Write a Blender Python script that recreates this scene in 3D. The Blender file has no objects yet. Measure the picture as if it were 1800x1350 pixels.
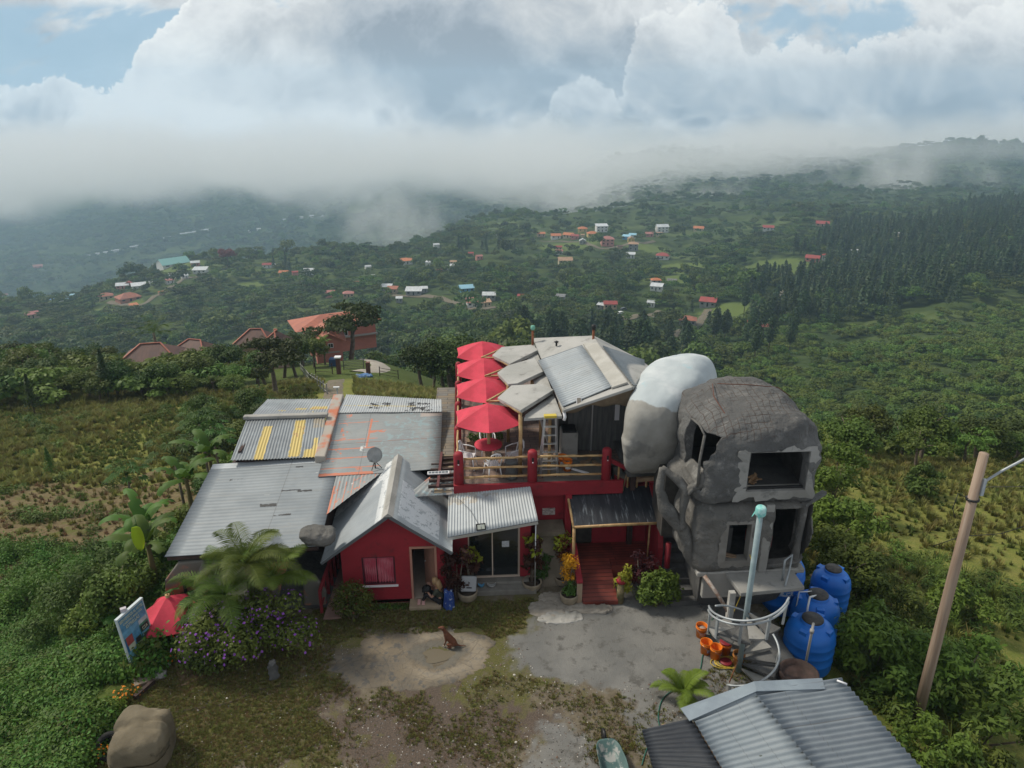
import bpy, bmesh, math, random
import numpy as np
from mathutils import Vector, Matrix, Euler, noise as mnoise
random.seed(7)
R = math.radians
scene = bpy.context.scene
COL = scene.collection

# ---------------------------------------------------------------- camera
F = 1295.0; PITCH = R(21); YAW = R(3.7); HC = 14.0
cd = bpy.data.cameras.new('camera'); cam = bpy.data.objects.new('camera', cd); COL.objects.link(cam)
cam.location = (0, 0, HC); cam.rotation_euler = (R(90) - PITCH, 0, -YAW)
cd.sensor_width = 36; cd.lens = 36 * F / 1800; cd.clip_start = 0.1; cd.clip_end = 20000
scene.camera = cam
scene.view_settings.view_transform = 'Standard'; scene.view_settings.look = 'None'
scene.view_settings.exposure = 0.06; scene.view_settings.gamma = 1.0
cy_ = scene.cycles
cy_.use_denoising = True
cy_.max_bounces = 10; cy_.diffuse_bounces = 3; cy_.glossy_bounces = 2; cy_.transmission_bounces = 4
cy_.volume_bounces = 8; cy_.transparent_max_bounces = 16
cy_.volume_step_rate = 1.0; cy_.volume_max_steps = 96

# ---------------------------------------------------------------- node helpers
def nd(nt, kind, inp=None, **kw):
    n = nt.nodes.new(kind)
    for k, v in kw.items(): setattr(n, k, v)
    if inp:
        for k, v in inp.items():
            s = n.inputs[k]
            if isinstance(v, bpy.types.NodeSocket): nt.links.new(v, s)
            else: s.default_value = v
    return n
def mth(nt, op, a, b=None, c=None, clamp=False):
    n = nt.nodes.new('ShaderNodeMath'); n.operation = op; n.use_clamp = clamp
    for i, v in enumerate((a, b, c)):
        if v is None: continue
        if isinstance(v, bpy.types.NodeSocket): nt.links.new(v, n.inputs[i])
        else: n.inputs[i].default_value = v
    return n.outputs[0]
def sstep(nt, v, lo, hi, a=0.0, b=1.0):
    n = nd(nt, 'ShaderNodeMapRange', {0: v, 1: lo, 2: hi, 3: a, 4: b}, interpolation_type='SMOOTHSTEP'); return n.outputs[0]
def mixc(nt, f, a, b, mode='MIX'):
    n = nt.nodes.new('ShaderNodeMix'); n.data_type = 'RGBA'; n.blend_type = mode
    for i, v in ((0, f), (6, a), (7, b)):
        if isinstance(v, bpy.types.NodeSocket): nt.links.new(v, n.inputs[i])
        else: n.inputs[i].default_value = v if i == 0 or len(v) == 4 else (*v, 1)
    return n.outputs[2]

# ---------------------------------------------------------------- world: Nishita sky behind a broken deck of cloud
SUN_EL, SUN_AZ = R(48), R(-62)          # azimuth from +Y towards +X
world = bpy.data.worlds.new('World'); scene.world = world; world.use_nodes = True
nt = world.node_tree; nt.nodes.clear()
out = nt.nodes.new('ShaderNodeOutputWorld'); bg = nt.nodes.new('ShaderNodeBackground'); nt.links.new(bg.outputs[0], out.inputs[0])
sky = nt.nodes.new('ShaderNodeTexSky'); sky.sky_type = 'NISHITA'; sky.sun_disc = False
sky.sun_elevation = SUN_EL; sky.sun_rotation = SUN_AZ; sky.altitude = 900; sky.air_density = 1.0; sky.dust_density = 1.5
_rs = np.random.RandomState(11); _tab = _rs.rand(256, 256)
def vnoise(x, y):
    x = np.asarray(x, float); y = np.asarray(y, float)
    xi = np.floor(x).astype(int); yi = np.floor(y).astype(int); fx = x - xi; fy = y - yi
    fx = fx * fx * fx * (fx * (fx * 6 - 15) + 10); fy = fy * fy * fy * (fy * (fy * 6 - 15) + 10)
    a = _tab[xi & 255, yi & 255]; b = _tab[(xi + 1) & 255, yi & 255]; c = _tab[xi & 255, (yi + 1) & 255]; d = _tab[(xi + 1) & 255, (yi + 1) & 255]
    return (a * (1 - fx) + b * fx) * (1 - fy) + (c * (1 - fx) + d * fx) * fy
def nfbm(x, y, oct=4, gain=.5):
    s = 0; a = 0.5; t = 0
    for i in range(oct):
        c, n = math.cos(i * 1.1), math.sin(i * 1.1); xx, yy = x * c - y * n, x * n + y * c
        s = s + a * vnoise(xx * 2 ** i + 17.3 * i, yy * 2 ** i + 5.1 * i); t += a; a *= gain
    return s / t
def billow(x, y, oct=5):                 # rounded lumps
    s = 0; a = 0.5; t = 0
    for i in range(oct):
        c, n = math.cos(i * .7 + .4), math.sin(i * .7 + .4); xx, yy = x * c - y * n, x * n + y * c
        s = s + a * np.abs(vnoise(xx * 2.1 ** i + 7.7 * i, yy * 2.1 ** i + 3.3 * i) * 2 - 1); t += a; a *= .66
    return s / t
def ss(x, a, b): t = np.clip((np.asarray(x, float) - a) / (b - a), 0, 1); return t * t * (3 - 2 * t)
def gauss(x, y, cx, cy, rx, ry): return np.exp(-((x - cx) / rx) ** 2 - ((y - cy) / ry) ** 2)
# the clouds are worked out once, over azimuth and elevation, as the sky's colour in each direction
AZ0, AZ1, EL0, EL1 = R(-75), R(80), R(-22), R(38)
IW, IH = 2700, 1040
ga_, ge_ = np.meshgrid(np.linspace(AZ0, AZ1, IW), np.linspace(EL0, EL1, IH))
# cloud features are described on a chart of the sky: sx along the horizon, sy downwards
da = ga_ - YAW
_x, _y, _z = np.sin(da) * np.cos(ge_), np.cos(da) * np.cos(ge_), np.sin(ge_)
_zc = np.maximum(_y * math.cos(PITCH) - _z * math.sin(PITCH), .08); sx = 900 + F * _x / _zc; sy = 675 - F * (_y * math.sin(PITCH) + _z * math.cos(PITCH)) / _zc
sx = np.clip(sx, -3000, 5000); sy = np.clip(sy, -2600, 1500)
q = 1 / 260.0
wx = (nfbm(sx * q, sy * q, 4) - .5) * 110; wy = (nfbm(sx * q + 50, sy * q + 9, 4) - .5) * 110
X_, Y_ = sx + wx, sy + wy
nb = nfbm(X_ / 330, Y_ / 210, 5); nm = nfbm(X_ / 105 + 3, Y_ / 80, 7, .62); bl = billow(X_ / 130, Y_ / 95, 7)
lump = (bl - .32)
tone = .50 + (nb - .5) * .95 + (nm - .5) * .55 - lump * .42
tone += .30 * gauss(X_, Y_, 330, 130, 300, 110) + .10 * gauss(X_, Y_, 150, 260, 300, 120)
tone -= .34 * gauss(X_, Y_, 700, 110, 200, 90) + .26 * gauss(X_, Y_, 930, 60, 260, 90) + .20 * gauss(X_, Y_, 1020, 140, 120, 80)
tone += .10 * gauss(X_, Y_, 500, 20, 500, 60) - .10 * gauss(X_, Y_, 760, 300, 160, 60)
def mass(pts, amp, soft, lift, fade, base, seed):
    """a cumulus mass below the edge line pts: sunlit along its top, greyer inside"""
    global tone
    xs = [p[0] for p in pts]; ys = [p[1] for p in pts]
    e = np.interp(sx + wx * .25 + (billow(sx / 70 + seed, sy / 70, 5) - .3) * amp, xs, ys) - (billow(sx / 80 + seed, sy / 80, 7) - .38) * amp * 2.4 - (billow(sx / 24 + seed, sy / 22, 5) - .38) * amp * 1.1
    d = Y_ * .25 + sy * .75 - e
    al = ss(d, -soft, soft) ** 1.0
    body = base + (nb - .5) * .45 + (nm - .5) * .45 - lump * .45 + lift * np.exp(-np.maximum(d, 0) / fade) - .10 * ss(d, 30, 200)
    w = np.exp(-np.maximum(d, 0) / (fade * 3)) * .85
    tone = tone * (1 - al * w) + body * al * w
    return al, d
al3, d3 = mass([(-3000, 400), (880, 380), (915, 300), (935, 215), (962, 196), (985, 158), (1012, 150), (1040, 128), (1062, 146), (1080, 158), (1090, 186), (1096, 150), (1104, 95), (1130, 45), (1190, 18), (1250, -5), (1290, 20), (1325, 100), (1370, 78), (1425, 78), (1470, 98), (1505, 100), (1560, 72), (1640, 70), (1700, 30), (1800, -20), (5000, -200)], 26, 7, .22, 60, .60, 3.3)
al1, d1 = mass([(-3000, 90), (-200, 150), (0, 150), (60, 146), (95, 128), (130, 148), (180, 156), (212, 138), (240, 112), (252, 76), (290, 45), (318, 20), (345, -30), (500, -400), (5000, -900)], 20, 2.0, .55, 24, .64, 9.1)
tone = np.where(sx > 700, tone, tone)
# openings to the blue
h1 = (1 - al1) * ss(sx, 560, 420)
wsp = ss(nfbm(sx / 150 + sy / 400, sy / 60 + sx / 260, 6, .6), .52, .70) * .75 + .12
h1 = h1 * (1 - wsp) * ss(sy + (nm - .5) * 30, 2, 24)
h2 = gauss(sx, sy, 1450, 35, 210, 62) + .7 * gauss(sx, sy, 1520, 92, 60, 16) + (nm - .5) * 1.5 + (nfbm(X_ / 40, Y_ / 26, 5) - .5) * .8
h2 = ss(h2, .42, .95) * .8 * (1 - .9 * ss(d3, -3, 5))
hole = np.clip(np.maximum(h1, h2) * (sy < 700), 0, 1)
lo_ = ss(sy, 150, 240); tone = tone + lo_ * (1 - ss(sy, 420, 600)) * ((nm - .5) * .5 - lump * .9 + (nb - .5) * .9) * 1.3 + lo_ * .16
tone = np.clip(.52 + (tone - .5) * 1.35, 0, 1.1)
_k = np.array([0, .22, .5, .75, 1.1]); _c = np.array([(150, 160, 171), (176, 184, 192), (205, 208, 210), (230, 232, 232), (251, 252, 249)]) / 255.0
_c = ((_c + .055) / 1.055) ** 2.4
STR = .095
img = np.empty((IH, IW, 4), np.float32)
for i in range(3): img[..., i] = np.interp(tone, _k, _c[:, i]) / STR
img[..., 3] = 1 - hole
im = bpy.data.images.new('cloud_cover', IW, IH, alpha=True, float_buffer=True); im.colorspace_settings.name = 'Non-Color'; im.alpha_mode = 'CHANNEL_PACKED'
im.pixels.foreach_set(img.ravel()); im.update()
tc = nt.nodes.new('ShaderNodeTexCoord'); sep = nd(nt, 'ShaderNodeSeparateXYZ', {0: tc.outputs['Generated']})
az = mth(nt, 'ARCTAN2', sep.outputs[0], sep.outputs[1]); el = mth(nt, 'ARCSINE', sep.outputs[2])
uu = mth(nt, 'DIVIDE', mth(nt, 'SUBTRACT', az, AZ0), AZ1 - AZ0); vv = mth(nt, 'DIVIDE', mth(nt, 'SUBTRACT', el, EL0), EL1 - EL0)
it = nd(nt, 'ShaderNodeTexImage', {0: nd(nt, 'ShaderNodeCombineXYZ', {0: uu, 1: vv}).outputs[0]}, image=im, extension='EXTEND')
blue = mixc(nt, .85, nd(nt, 'ShaderNodeVectorMath', {0: sky.outputs[0], 'Scale': .6}, operation='SCALE').outputs[0], (3.5, 5.6, 7.4))
c_ = mixc(nt, it.outputs[1], blue, it.outputs[0])
up = sstep(nt, el, R(12), R(32)); c_ = mixc(nt, up, c_, (6.1, 6.3, 6.5))
side = mth(nt, 'MAXIMUM', sstep(nt, az, AZ1 - .25, AZ1), sstep(nt, az, AZ0, AZ0 + .25, 1, 0)); c_ = mixc(nt, side, c_, (5.4, 5.7, 6.0))
nt.links.new(c_, bg.inputs[0]); bg.inputs[1].default_value = STR

# ---------------------------------------------------------------- sun behind thin cloud
sd = bpy.data.lights.new('sun', 'SUN'); sun = bpy.data.objects.new('sun', sd); COL.objects.link(sun)
sd.energy = 3.4; sd.angle = R(9); sd.color = (1.0, 0.92, 0.78)
sun.rotation_euler = Vector((-math.sin(SUN_AZ) * math.cos(SUN_EL), -math.cos(SUN_AZ) * math.cos(SUN_EL), -math.sin(SUN_EL))).to_track_quat('-Z', 'Y').to_euler()

# ---------------------------------------------------------------- picture -> place helpers (every use gives a real distance)
def ray(px, py):
    a = (px - 900) / F; u = (675 - py) / F
    d = math.cos(PITCH) + u * math.sin(PITCH); w = -math.sin(PITCH) + u * math.cos(PITCH)
    return Vector((a * math.cos(YAW) + d * math.sin(YAW), -a * math.sin(YAW) + d * math.cos(YAW), w))
def gz(px, py, z): r = ray(px, py); return Vector((0, 0, HC)) + r * ((z - HC) / r.z)
def gy(px, py, y): r = ray(px, py); return Vector((0, 0, HC)) + r * (y / r.y)
def gD(px, py, D):
    u = (675 - py) / F; r = ray(px, py); return Vector((0, 0, HC)) + r * (D / (math.cos(PITCH) + u * math.sin(PITCH)))
def XD(x, y): return x * math.cos(YAW) - y * math.sin(YAW), x * math.sin(YAW) + y * math.cos(YAW)
def xy(X, D): return X * math.cos(YAW) + D * math.sin(YAW), -X * math.sin(YAW) + D * math.cos(YAW)

# ---------------------------------------------------------------- terrain height
PROF = {
 -.66: [(4,-1.2),(12,-1.5),(20,-3),(25,-4.2),(33,-5.8),(43,-7.8),(56,-10.5),(70,-13.5),(90,-19),(120,-38),(180,-78),(250,-101),(350,-112),(450,-123),(550,-134),(650,-155),(750,-205),(1000,-290),(1300,-335),(1800,-345),(2300,-335),(2700,-290),(3100,-240)],
 -.44: [(4,0),(20,-1.5),(25,-3),(33,-5),(43,-7),(57,-10),(70,-13),(90,-18.5),(120,-36),(180,-74),(250,-99),(350,-110),(450,-117),(550,-121),(650,-125),(720,-131),(850,-180),(1100,-265),(1400,-302),(1800,-302),(2300,-275),(2700,-235),(3100,-190)],
 -.22: [(4,0),(20,0),(30,-.6),(48,-5.4),(66,-11.2),(95,-18.0),(120,-29),(180,-62),(250,-86),(350,-101),(450,-110),(550,-115),(650,-120),(750,-126),(900,-170),(1200,-245),(1600,-272),(2000,-268),(2500,-228),(3100,-175)],
 0: [(4,0),(20,0),(30,-1),(48,-6.5),(66,-13.0),(95,-24),(120,-39),(180,-56),(250,-71),(350,-90),(450,-102),(550,-108),(650,-112),(750,-116),(850,-118),(950,-123),(1150,-165),(1500,-205),(2000,-215),(2500,-195),(3100,-200)],
 .22: [(4,0),(20,-.3),(25,-1.6),(35,-4.5),(48,-9.5),(66,-18),(95,-31),(120,-41),(180,-62),(250,-76),(350,-92),(450,-101),(550,-106),(650,-109),(750,-111),(850,-112),(950,-115),(1200,-128),(1600,-130),(2000,-112),(2500,-150),(3100,-190)],
 .44: [(4,0),(15,-.4),(20,-1.6),(27,-3),(35,-4.6),(46,-8.5),(66,-20),(95,-34),(120,-42),(180,-60),(250,-74),(350,-87),(450,-94),(550,-96),(650,-98),(800,-103),(1000,-116),(1300,-124),(1600,-125),(2000,-100),(2500,-145),(3100,-190)],
 .66: [(4,-.6),(15,-2),(20,-3),(27,-4),(35,-5.5),(46,-9.3),(66,-21),(95,-35),(120,-42),(180,-56),(250,-66),(350,-76),(450,-79),(550,-79),(650,-82),(800,-92),(1000,-112),(1300,-122),(1600,-122),(2000,-98),(2500,-143),(3100,-188)],
}
_cols = sorted(PROF); _lg = np.linspace(math.log(4), math.log(3100), 400)
_H = []
for a in _cols:
    p = PROF[a]; v = np.interp(_lg, [math.log(q[0]) for q in p], [q[1] for q in p])
    k = np.exp(-np.linspace(-2, 2, 13) ** 2); k /= k.sum(); v = np.convolve(np.pad(v, 6, 'edge'), k, 'valid'); _H.append(v)
_H = np.array([_H[0]] + _H + [_H[-1]]); _A = np.array([-1.6] + _cols + [1.6])
def terrain(x, y, bump=True):
    x = np.asarray(x, float); y = np.asarray(y, float)
    X = x * math.cos(YAW) - y * math.sin(YAW); D = np.maximum(x * math.sin(YAW) + y * math.cos(YAW), 4.0)
    a = np.clip(X / D, -1.59, 1.59); i = np.clip(np.searchsorted(_A, a) - 1, 0, len(_A) - 2)
    f = (a - _A[i]) / (_A[i + 1] - _A[i]); f = f * f * (3 - 2 * f)
    l = (np.log(D) - _lg[0]) / (_lg[1] - _lg[0]); j = np.clip(l.astype(int), 0, 398); g = np.clip(l - j, 0, 1)
    h = (_H[i, j] * (1 - g) + _H[i, j + 1] * g) * (1 - f) + (_H[i + 1, j] * (1 - g) + _H[i + 1, j + 1] * g) * f
    # the levelled yard in front of the house
    xl = -8.6 + 0.12 * (y - 13); xr = 9.6 - 1.05 * ss(y, 13.2, 15)
    near = -0.36 * np.maximum(xl - x, 0) ** 0.95 - np.minimum(.85 * np.maximum(x - xr, 0), .6 + .2 * np.maximum(x - xr, 0)) - 0.03 * np.maximum(x - 7.5, 0)
    w = ss(y, 19.5, 29); h = near * (1 - w) + h * w
    pad = (1 - ss(np.abs(x + 1.8), 7.0, 9.5)) * (1 - ss(y, 27.5, 33)); h = h * (1 - pad) + 0 * pad
    if bump:
        k = np.clip((D - 24) / 30, 0, 1)
        h = h + (nfbm(x / 14, y / 14) - .5) * 1.6 * k + (nfbm(x / 70 + 9, y / 70) - .5) * np.clip((D - 60) / 200, 0, 1) * 16
        h = h + (nfbm(x / 260 + 3, y / 260, 5) - .5) * np.clip((D - 900) / 900, 0, 1) * 60
        h = h + (nfbm(x / 2.2, y / 2.2) - .5) * 0.10 * np.clip(1.5 - (D - 14) / 200, 0, 1) * np.where((x > xl) & (x < xr) & (y < 22), .25, 1.5)
    return h
def tz(x, y): return float(terrain(np.array([x]), np.array([y]))[0])
def onground(px, py, dz=0.0, D0=6, D1=2900):       # where the sight line through that spot meets the ground
    r = ray(px, py); k = np.exp(np.linspace(math.log(D0), math.log(D1), 3000)); sc = k / (math.cos(PITCH) + (675 - py) / F * math.sin(PITCH))
    x = r.x * sc; y = r.y * sc; z = HC + r.z * sc; below = np.nonzero(z < terrain(x, y) + dz)[0]
    i = below[0] if len(below) else len(k) - 1
    return Vector((x[i], y[i], float(terrain(x[i:i + 1], y[i:i + 1])[0])))

# ---------------------------------------------------------------- object helpers
def tag(o, label=None, cat=None, group=None, kind=None):
    if label: o['label'] = label
    if cat: o['category'] = cat
    if group: o['group'] = group
    if kind: o['kind'] = kind
    return o
def mesh_np(name, v, f, mat=None, parent=None, smooth=False, mats=None, midx=None):
    v = np.asarray(v, np.float32).reshape(-1, 3); f = np.asarray(f, np.int32)
    me = bpy.data.meshes.new(name); me.vertices.add(len(v)); me.vertices.foreach_set('co', v.ravel())
    n = f.shape[1]; me.loops.add(f.size); me.loops.foreach_set('vertex_index', f.ravel())
    me.polygons.add(len(f)); me.polygons.foreach_set('loop_start', np.arange(0, f.size, n, dtype=np.int32))
    me.polygons.foreach_set('loop_total', np.full(len(f), n, np.int32))
    if smooth: me.polygons.foreach_set('use_smooth', np.ones(len(f), bool))
    for m in (mats or ([mat] if mat else [])): me.materials.append(m)
    if midx is not None: me.polygons.foreach_set('material_index', np.asarray(midx, np.int32))
    me.update(calc_edges=True)
    o = bpy.data.objects.new(name, me)
    if parent != 'none':
        COL.objects.link(o)
        if parent: o.parent = parent
    return o
def fattr(o, name, arr, typ='FLOAT', dom='POINT'):
    a = o.data.attributes.new(name, typ, dom); a.data.foreach_set({'FLOAT': 'value', 'INT': 'value', 'FLOAT_VECTOR': 'vector', 'FLOAT_COLOR': 'color'}[typ], np.asarray(arr).ravel())
def empty(name, loc=(0, 0, 0), rz=0, label=None, cat=None, group=None):
    o = bpy.data.objects.new(name, None); COL.objects.link(o); o.location = loc; o.rotation_euler = (0, 0, rz); o.empty_display_size = .2
    return tag(o, label, cat, group)
def copy_tree(o, parent=None):
    c = o.copy(); COL.objects.link(c); c.parent = parent
    for ch in list(o.children): copy_tree(ch, c)
    return c

# ---------------------------------------------------------------- materials
def mat(name, col=(.5, .5, .5), rough=.8, col2=None, scale=3.0, detail=5, bump=0.0, bscale=None, metal=0.0, spec=.4, lo=.35, hi=.65, col3=None, s3=12, lo3=.6, hi3=.7, extra=None, stretch=None):
    m = bpy.data.materials.new(name); m.use_nodes = True; t = m.node_tree; b = t.nodes['Principled BSDF']
    b.inputs['Roughness'].default_value = rough; b.inputs['Metallic'].default_value = metal; b.inputs['Specular IOR Level'].default_value = spec
    co = t.nodes.new('ShaderNodeTexCoord').outputs['Object']
    if stretch: co = nd(t, 'ShaderNodeMapping', {0: co, 3: stretch}).outputs[0]
    c = None
    if col2:
        n = nd(t, 'ShaderNodeTexNoise', {'Vector': co, 'Scale': scale, 'Detail': detail, 'Roughness': .6})
        c = mixc(t, sstep(t, n.outputs[0], lo, hi), col, col2)
    if col3:
        n = nd(t, 'ShaderNodeTexNoise', {'Vector': co, 'Scale': s3, 'Detail': 6, 'Roughness': .65})
        c = mixc(t, sstep(t, n.outputs[0], lo3, hi3), c if c else col, col3)
    if extra: c = extra(t, co, c if c else (*col, 1))
    if c is not None and isinstance(c, bpy.types.NodeSocket): t.links.new(c, b.inputs['Base Color'])
    else: b.inputs['Base Color'].default_value = (*col, 1)
    if bump:
        n = nd(t, 'ShaderNodeTexNoise', {'Vector': co, 'Scale': bscale or scale * 6, 'Detail': 6, 'Roughness': .6})
        bn = nd(t, 'ShaderNodeBump', {'Height': n.outputs[0], 'Strength': 1.0, 'Distance': bump}); t.links.new(bn.outputs[0], b.inputs['Normal'])
    return m
def leafmat(name, dark, light, vary=.25, trans=.25, rough=.6, nsc=.9):
    m = bpy.data.materials.new(name); m.use_nodes = True; t = m.node_tree; b = t.nodes['Principled BSDF']
    oi = t.nodes.new('ShaderNodeObjectInfo'); co = t.nodes.new('ShaderNodeTexCoord').outputs['Object']
    a = t.nodes.new('ShaderNodeAttribute'); a.attribute_name = 'lv'
    n = nd(t, 'ShaderNodeTexNoise', {'Vector': co, 'Scale': nsc, 'Detail': 3}).outputs[0]
    f = mth(t, 'ADD', mth(t, 'MULTIPLY', a.outputs['Fac'], .55), mth(t, 'MULTIPLY', mth(t, 'SUBTRACT', n, .5), 1.0), clamp=False)
    f = mth(t, 'ADD', f, mth(t, 'MULTIPLY', oi.outputs['Random'], .35), clamp=True)
    c = mixc(t, f, dark, light)
    h = nd(t, 'ShaderNodeHueSaturation', {'Hue': mth(t, 'ADD', .5, mth(t, 'MULTIPLY', mth(t, 'SUBTRACT', oi.outputs['Random'], .5), .07 * vary * 4)), 'Value': mth(t, 'ADD', 1 - vary, mth(t, 'MULTIPLY', mth(t, 'FRACT', mth(t, 'MULTIPLY', oi.outputs['Random'], 7.3)), 2 * vary)), 'Color': c})
    t.links.new(h.outputs[0], b.inputs['Base Color']); b.inputs['Roughness'].default_value = rough; b.inputs['Specular IOR Level'].default_value = .25
    if trans:
        tr = nd(t, 'ShaderNodeBsdfTranslucent', {0: h.outputs[0]}); mx = nd(t, 'ShaderNodeMixShader', {0: trans, 1: b.outputs[0], 2: tr.outputs[0]})
        t.links.new(mx.outputs[0], t.nodes['Material Output'].inputs[0])
    return m
# ================================================================ GROUND (one sheet to the last ridge)
NA, ND = 640, 820
ga = np.concatenate([np.linspace(-1.5, -.78, 60)[:-1], np.linspace(-.78, .78, NA - 120), np.linspace(.78, 1.5, 62)[1:]]); NA = len(ga)
gd = np.exp(np.linspace(math.log(4.5), math.log(3050), ND))
AA, DD = np.meshgrid(ga, gd)
GX = AA * DD * math.cos(YAW) + DD * math.sin(YAW); GY = -AA * DD * math.sin(YAW) + DD * math.cos(YAW)
GZ = terrain(GX, GY)
idx = np.arange(NA * ND).reshape(ND, NA)
quads = np.stack([idx[:-1, :-1], idx[:-1, 1:], idx[1:, 1:], idx[1:, :-1]], -1).reshape(-1, 4)
# what covers the ground where: yard dirt, cement, grass, meadow, bare earth, woods, far fields
gxr, gyr, gdr = GX.ravel(), GY.ravel(), DD.ravel(); gar = AA.ravel()
def ell(cx, cy, rx, ry, rot=0, e=.25):
    c, s = math.cos(rot), math.sin(rot); u = ((gxr - cx) * c + (gyr - cy) * s) / rx; v = (-(gxr - cx) * s + (gyr - cy) * c) / ry
    d = np.sqrt(u * u + v * v) + (nfbm(gxr * 1.1, gyr * 1.1) - .5) * e * 2 + (nfbm(gxr * 5, gyr * 5) - .5) * e * .8
    return 1 - ss(d, .80, 1.14)
n1 = nfbm(gxr * .7, gyr * .7, 5); n2 = nfbm(gxr * 2.6 + 40, gyr * 2.6, 4)
wide = lambda a, b, c, d, x, y, s=.6: ss(x, a - s, a + s) * (1 - ss(x, b - s, b + s)) * ss(y, c - s, c + s) * (1 - ss(y, d - s, d + s))
yard = wide(-8.2, 9.3, 3, 21.5, gxr + (n1 - .5) * 2, gyr, .7)
cement = np.maximum(ell(3.9, 16.3, 2.9, 1.9, 0.0, .28), ell(5.6, 17.4, 2.6, 1.6, 0, .2)); cement = np.maximum(cement, ell(4.9, 13.9, 1.5, 2.0, 0, .5) * .75); cement = np.maximum(cement, ell(2.2, 11.9, 1.3, 1.7, .2, .6) * .7)
cement = np.maximum(cement, ell(6.6, 15.6, 2.4, 2.6, 0, .2))
grassy = np.clip(ell(.3, 17.2, 2.4, 1.6, -.3, .5) + ell(-6.3, 14.6, 2.6, 2.6, .3, .5) + ell(-3.1, 17.6, 2.2, .9, 0, .5) + ell(1.4, 15.2, 1.8, .9, .2, .9) * .6 + ell(-3.6, 12.5, 1.6, .6, .2, 1.0) * .7, 0, 1)
grassy = np.clip(grassy + ss(n2, .60, .70) * .55 + ss(-gxr, 6.3, 8.0), 0, 1)
dark = np.clip(ell(-1.2, 13.6, 3.0, 1.6, .1, .5) + ell(-4.2, 14.6, 1.3, .7, .2, .5) * .8, 0, 1)
o = mesh_np('ground', np.stack([gxr, gyr, GZ.ravel()], -1), quads, None, smooth=True); ground = o
tag(o, kind='structure')
for k, v in dict(yard=yard, cement=cement, grassy=grassy, dark=dark).items(): fattr(o, k, v)
meadL = wide(-60, -8.8, 24, 70, gxr + (n1 - .5) * 6, gyr + (n1 - .5) * 10, 3) * (gxr < -9)
earthL = meadL * (1 - ss(np.hypot((gxr + 22) / 9, (gyr - 32) / 8) + (n1 - .5) * 1.2, .7, 1.3))
meadB = wide(-16, 5, 30, 62, gxr, gyr, 4) * (gxr > -16)
meadR = wide(10, 40, 8, 47, gxr + (n1 - .5) * 4, gyr, 3)
fattr(o, 'meadow', np.clip(meadL + meadB + meadR, 0, 1)); fattr(o, 'earth', earthL)
fattr(o, 'far', ss(gdr, 60, 140))
pxd = 900 + F * gar / .95
m = bpy.data.materials.new('ground_mat'); m.use_nodes = True; t = m.node_tree; b = t.nodes['Principled BSDF']; b.inputs['Roughness'].default_value = .95; b.inputs['Specular IOR Level'].default_value = .15
co = t.nodes.new('ShaderNodeTexCoord').outputs['Object']
def A(n): a = t.nodes.new('ShaderNodeAttribute'); a.attribute_name = n; return a.outputs['Fac']
def N(s, d=5, r=.6, st=None, off=0):
    v = co if st is None else nd(t, 'ShaderNodeMapping', {0: co, 3: st}).outputs[0]
    if off: v = nd(t, 'ShaderNodeVectorMath', {0: v, 1: (off, off * .7, 0)}, operation='ADD').outputs[0]
    return nd(t, 'ShaderNodeTexNoise', {'Vector': v, 'Scale': s, 'Detail': d, 'Roughness': r}).outputs[0]
nA, nB, nC, nD_ = N(.9, 6), N(5, 5, .65), N(28, 4, .7), N(.25, 5)
def brk(w, n, s=.9): n = mth(t, 'ADD', mth(t, 'MULTIPLY', n, .6), mth(t, 'MULTIPLY', nC, .4)); return sstep(t, mth(t, 'ADD', w, mth(t, 'MULTIPLY', mth(t, 'SUBTRACT', n, .5), s * 1.6)), .22, .80)
# wild ground
wild = mixc(t, sstep(t, nB, .35, .65), (.045, .070, .014), (.095, .12, .028))
mead = mixc(t, sstep(t, nA, .35, .65), (.15, .17, .036), (.24, .215, .06)); mead = mixc(t, sstep(t, nC, .4, .62), mead, (.09, .118, .022))
mead = mixc(t, sstep(t, nB, .52, .68), mead, (.21, .19, .06))
earth = mixc(t, sstep(t, nB, .35, .65), (.12, .085, .048), (.17, .14, .07)); earth = mixc(t, sstep(t, nA, .52, .66), earth, (.10, .105, .03))
c = mixc(t, brk(A('meadow'), nA), wild, mead); c = mixc(t, brk(A('earth'), nB), c, earth)
# far hills: woods with pale pasture patches
farw = mixc(t, sstep(t, N(.05, 6), .35, .65), (.03, .05, .014), (.06, .085, .02))
fp = N(.006, 5, .6, (1, 1.4, 1)); farw = mixc(t, sstep(t, fp, .56, .62), farw, (.085, .115, .035))
c = mixc(t, A('far'), c, farw)
# yard
dirt = mixc(t, sstep(t, nB, .3, .7), (.115, .095, .068), (.175, .15, .11)); dirt = mixc(t, brk(A('dark'), nA, .7), dirt, mixc(t, sstep(t, nC, .35, .65), (.075, .060, .048), (.13, .10, .08)))
lawn = mixc(t, sstep(t, nC, .35, .65), (.075, .078, .026), (.13, .12, .045)); lawn = mixc(t, sstep(t, nB, .5, .66), lawn, (.12, .105, .062))
cem = mixc(t, sstep(t, nA, .35, .65), (.15, .15, .145), (.20, .197, .187)); cem = mixc(t, sstep(t, nC, .55, .75), cem, (.12, .118, .11)); cem = mixc(t, sstep(t, N(2.2, 5, .7, None, 7), .52, .66), cem, (.11, .107, .10))
yd = mixc(t, brk(A('grassy'), nB, 1.1), dirt, lawn); yd = mixc(t, brk(A('cement'), nB, .5), yd, cem)
peb = nd(t, 'ShaderNodeTexVoronoi', {'Vector': co, 'Scale': 11.0}); pf_ = mth(t, 'MULTIPLY', sstep(t, peb.outputs['Distance'], .10, .17, 1, 0), sstep(t, N(1.1, 3, .5, None, 3), .45, .65))
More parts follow.
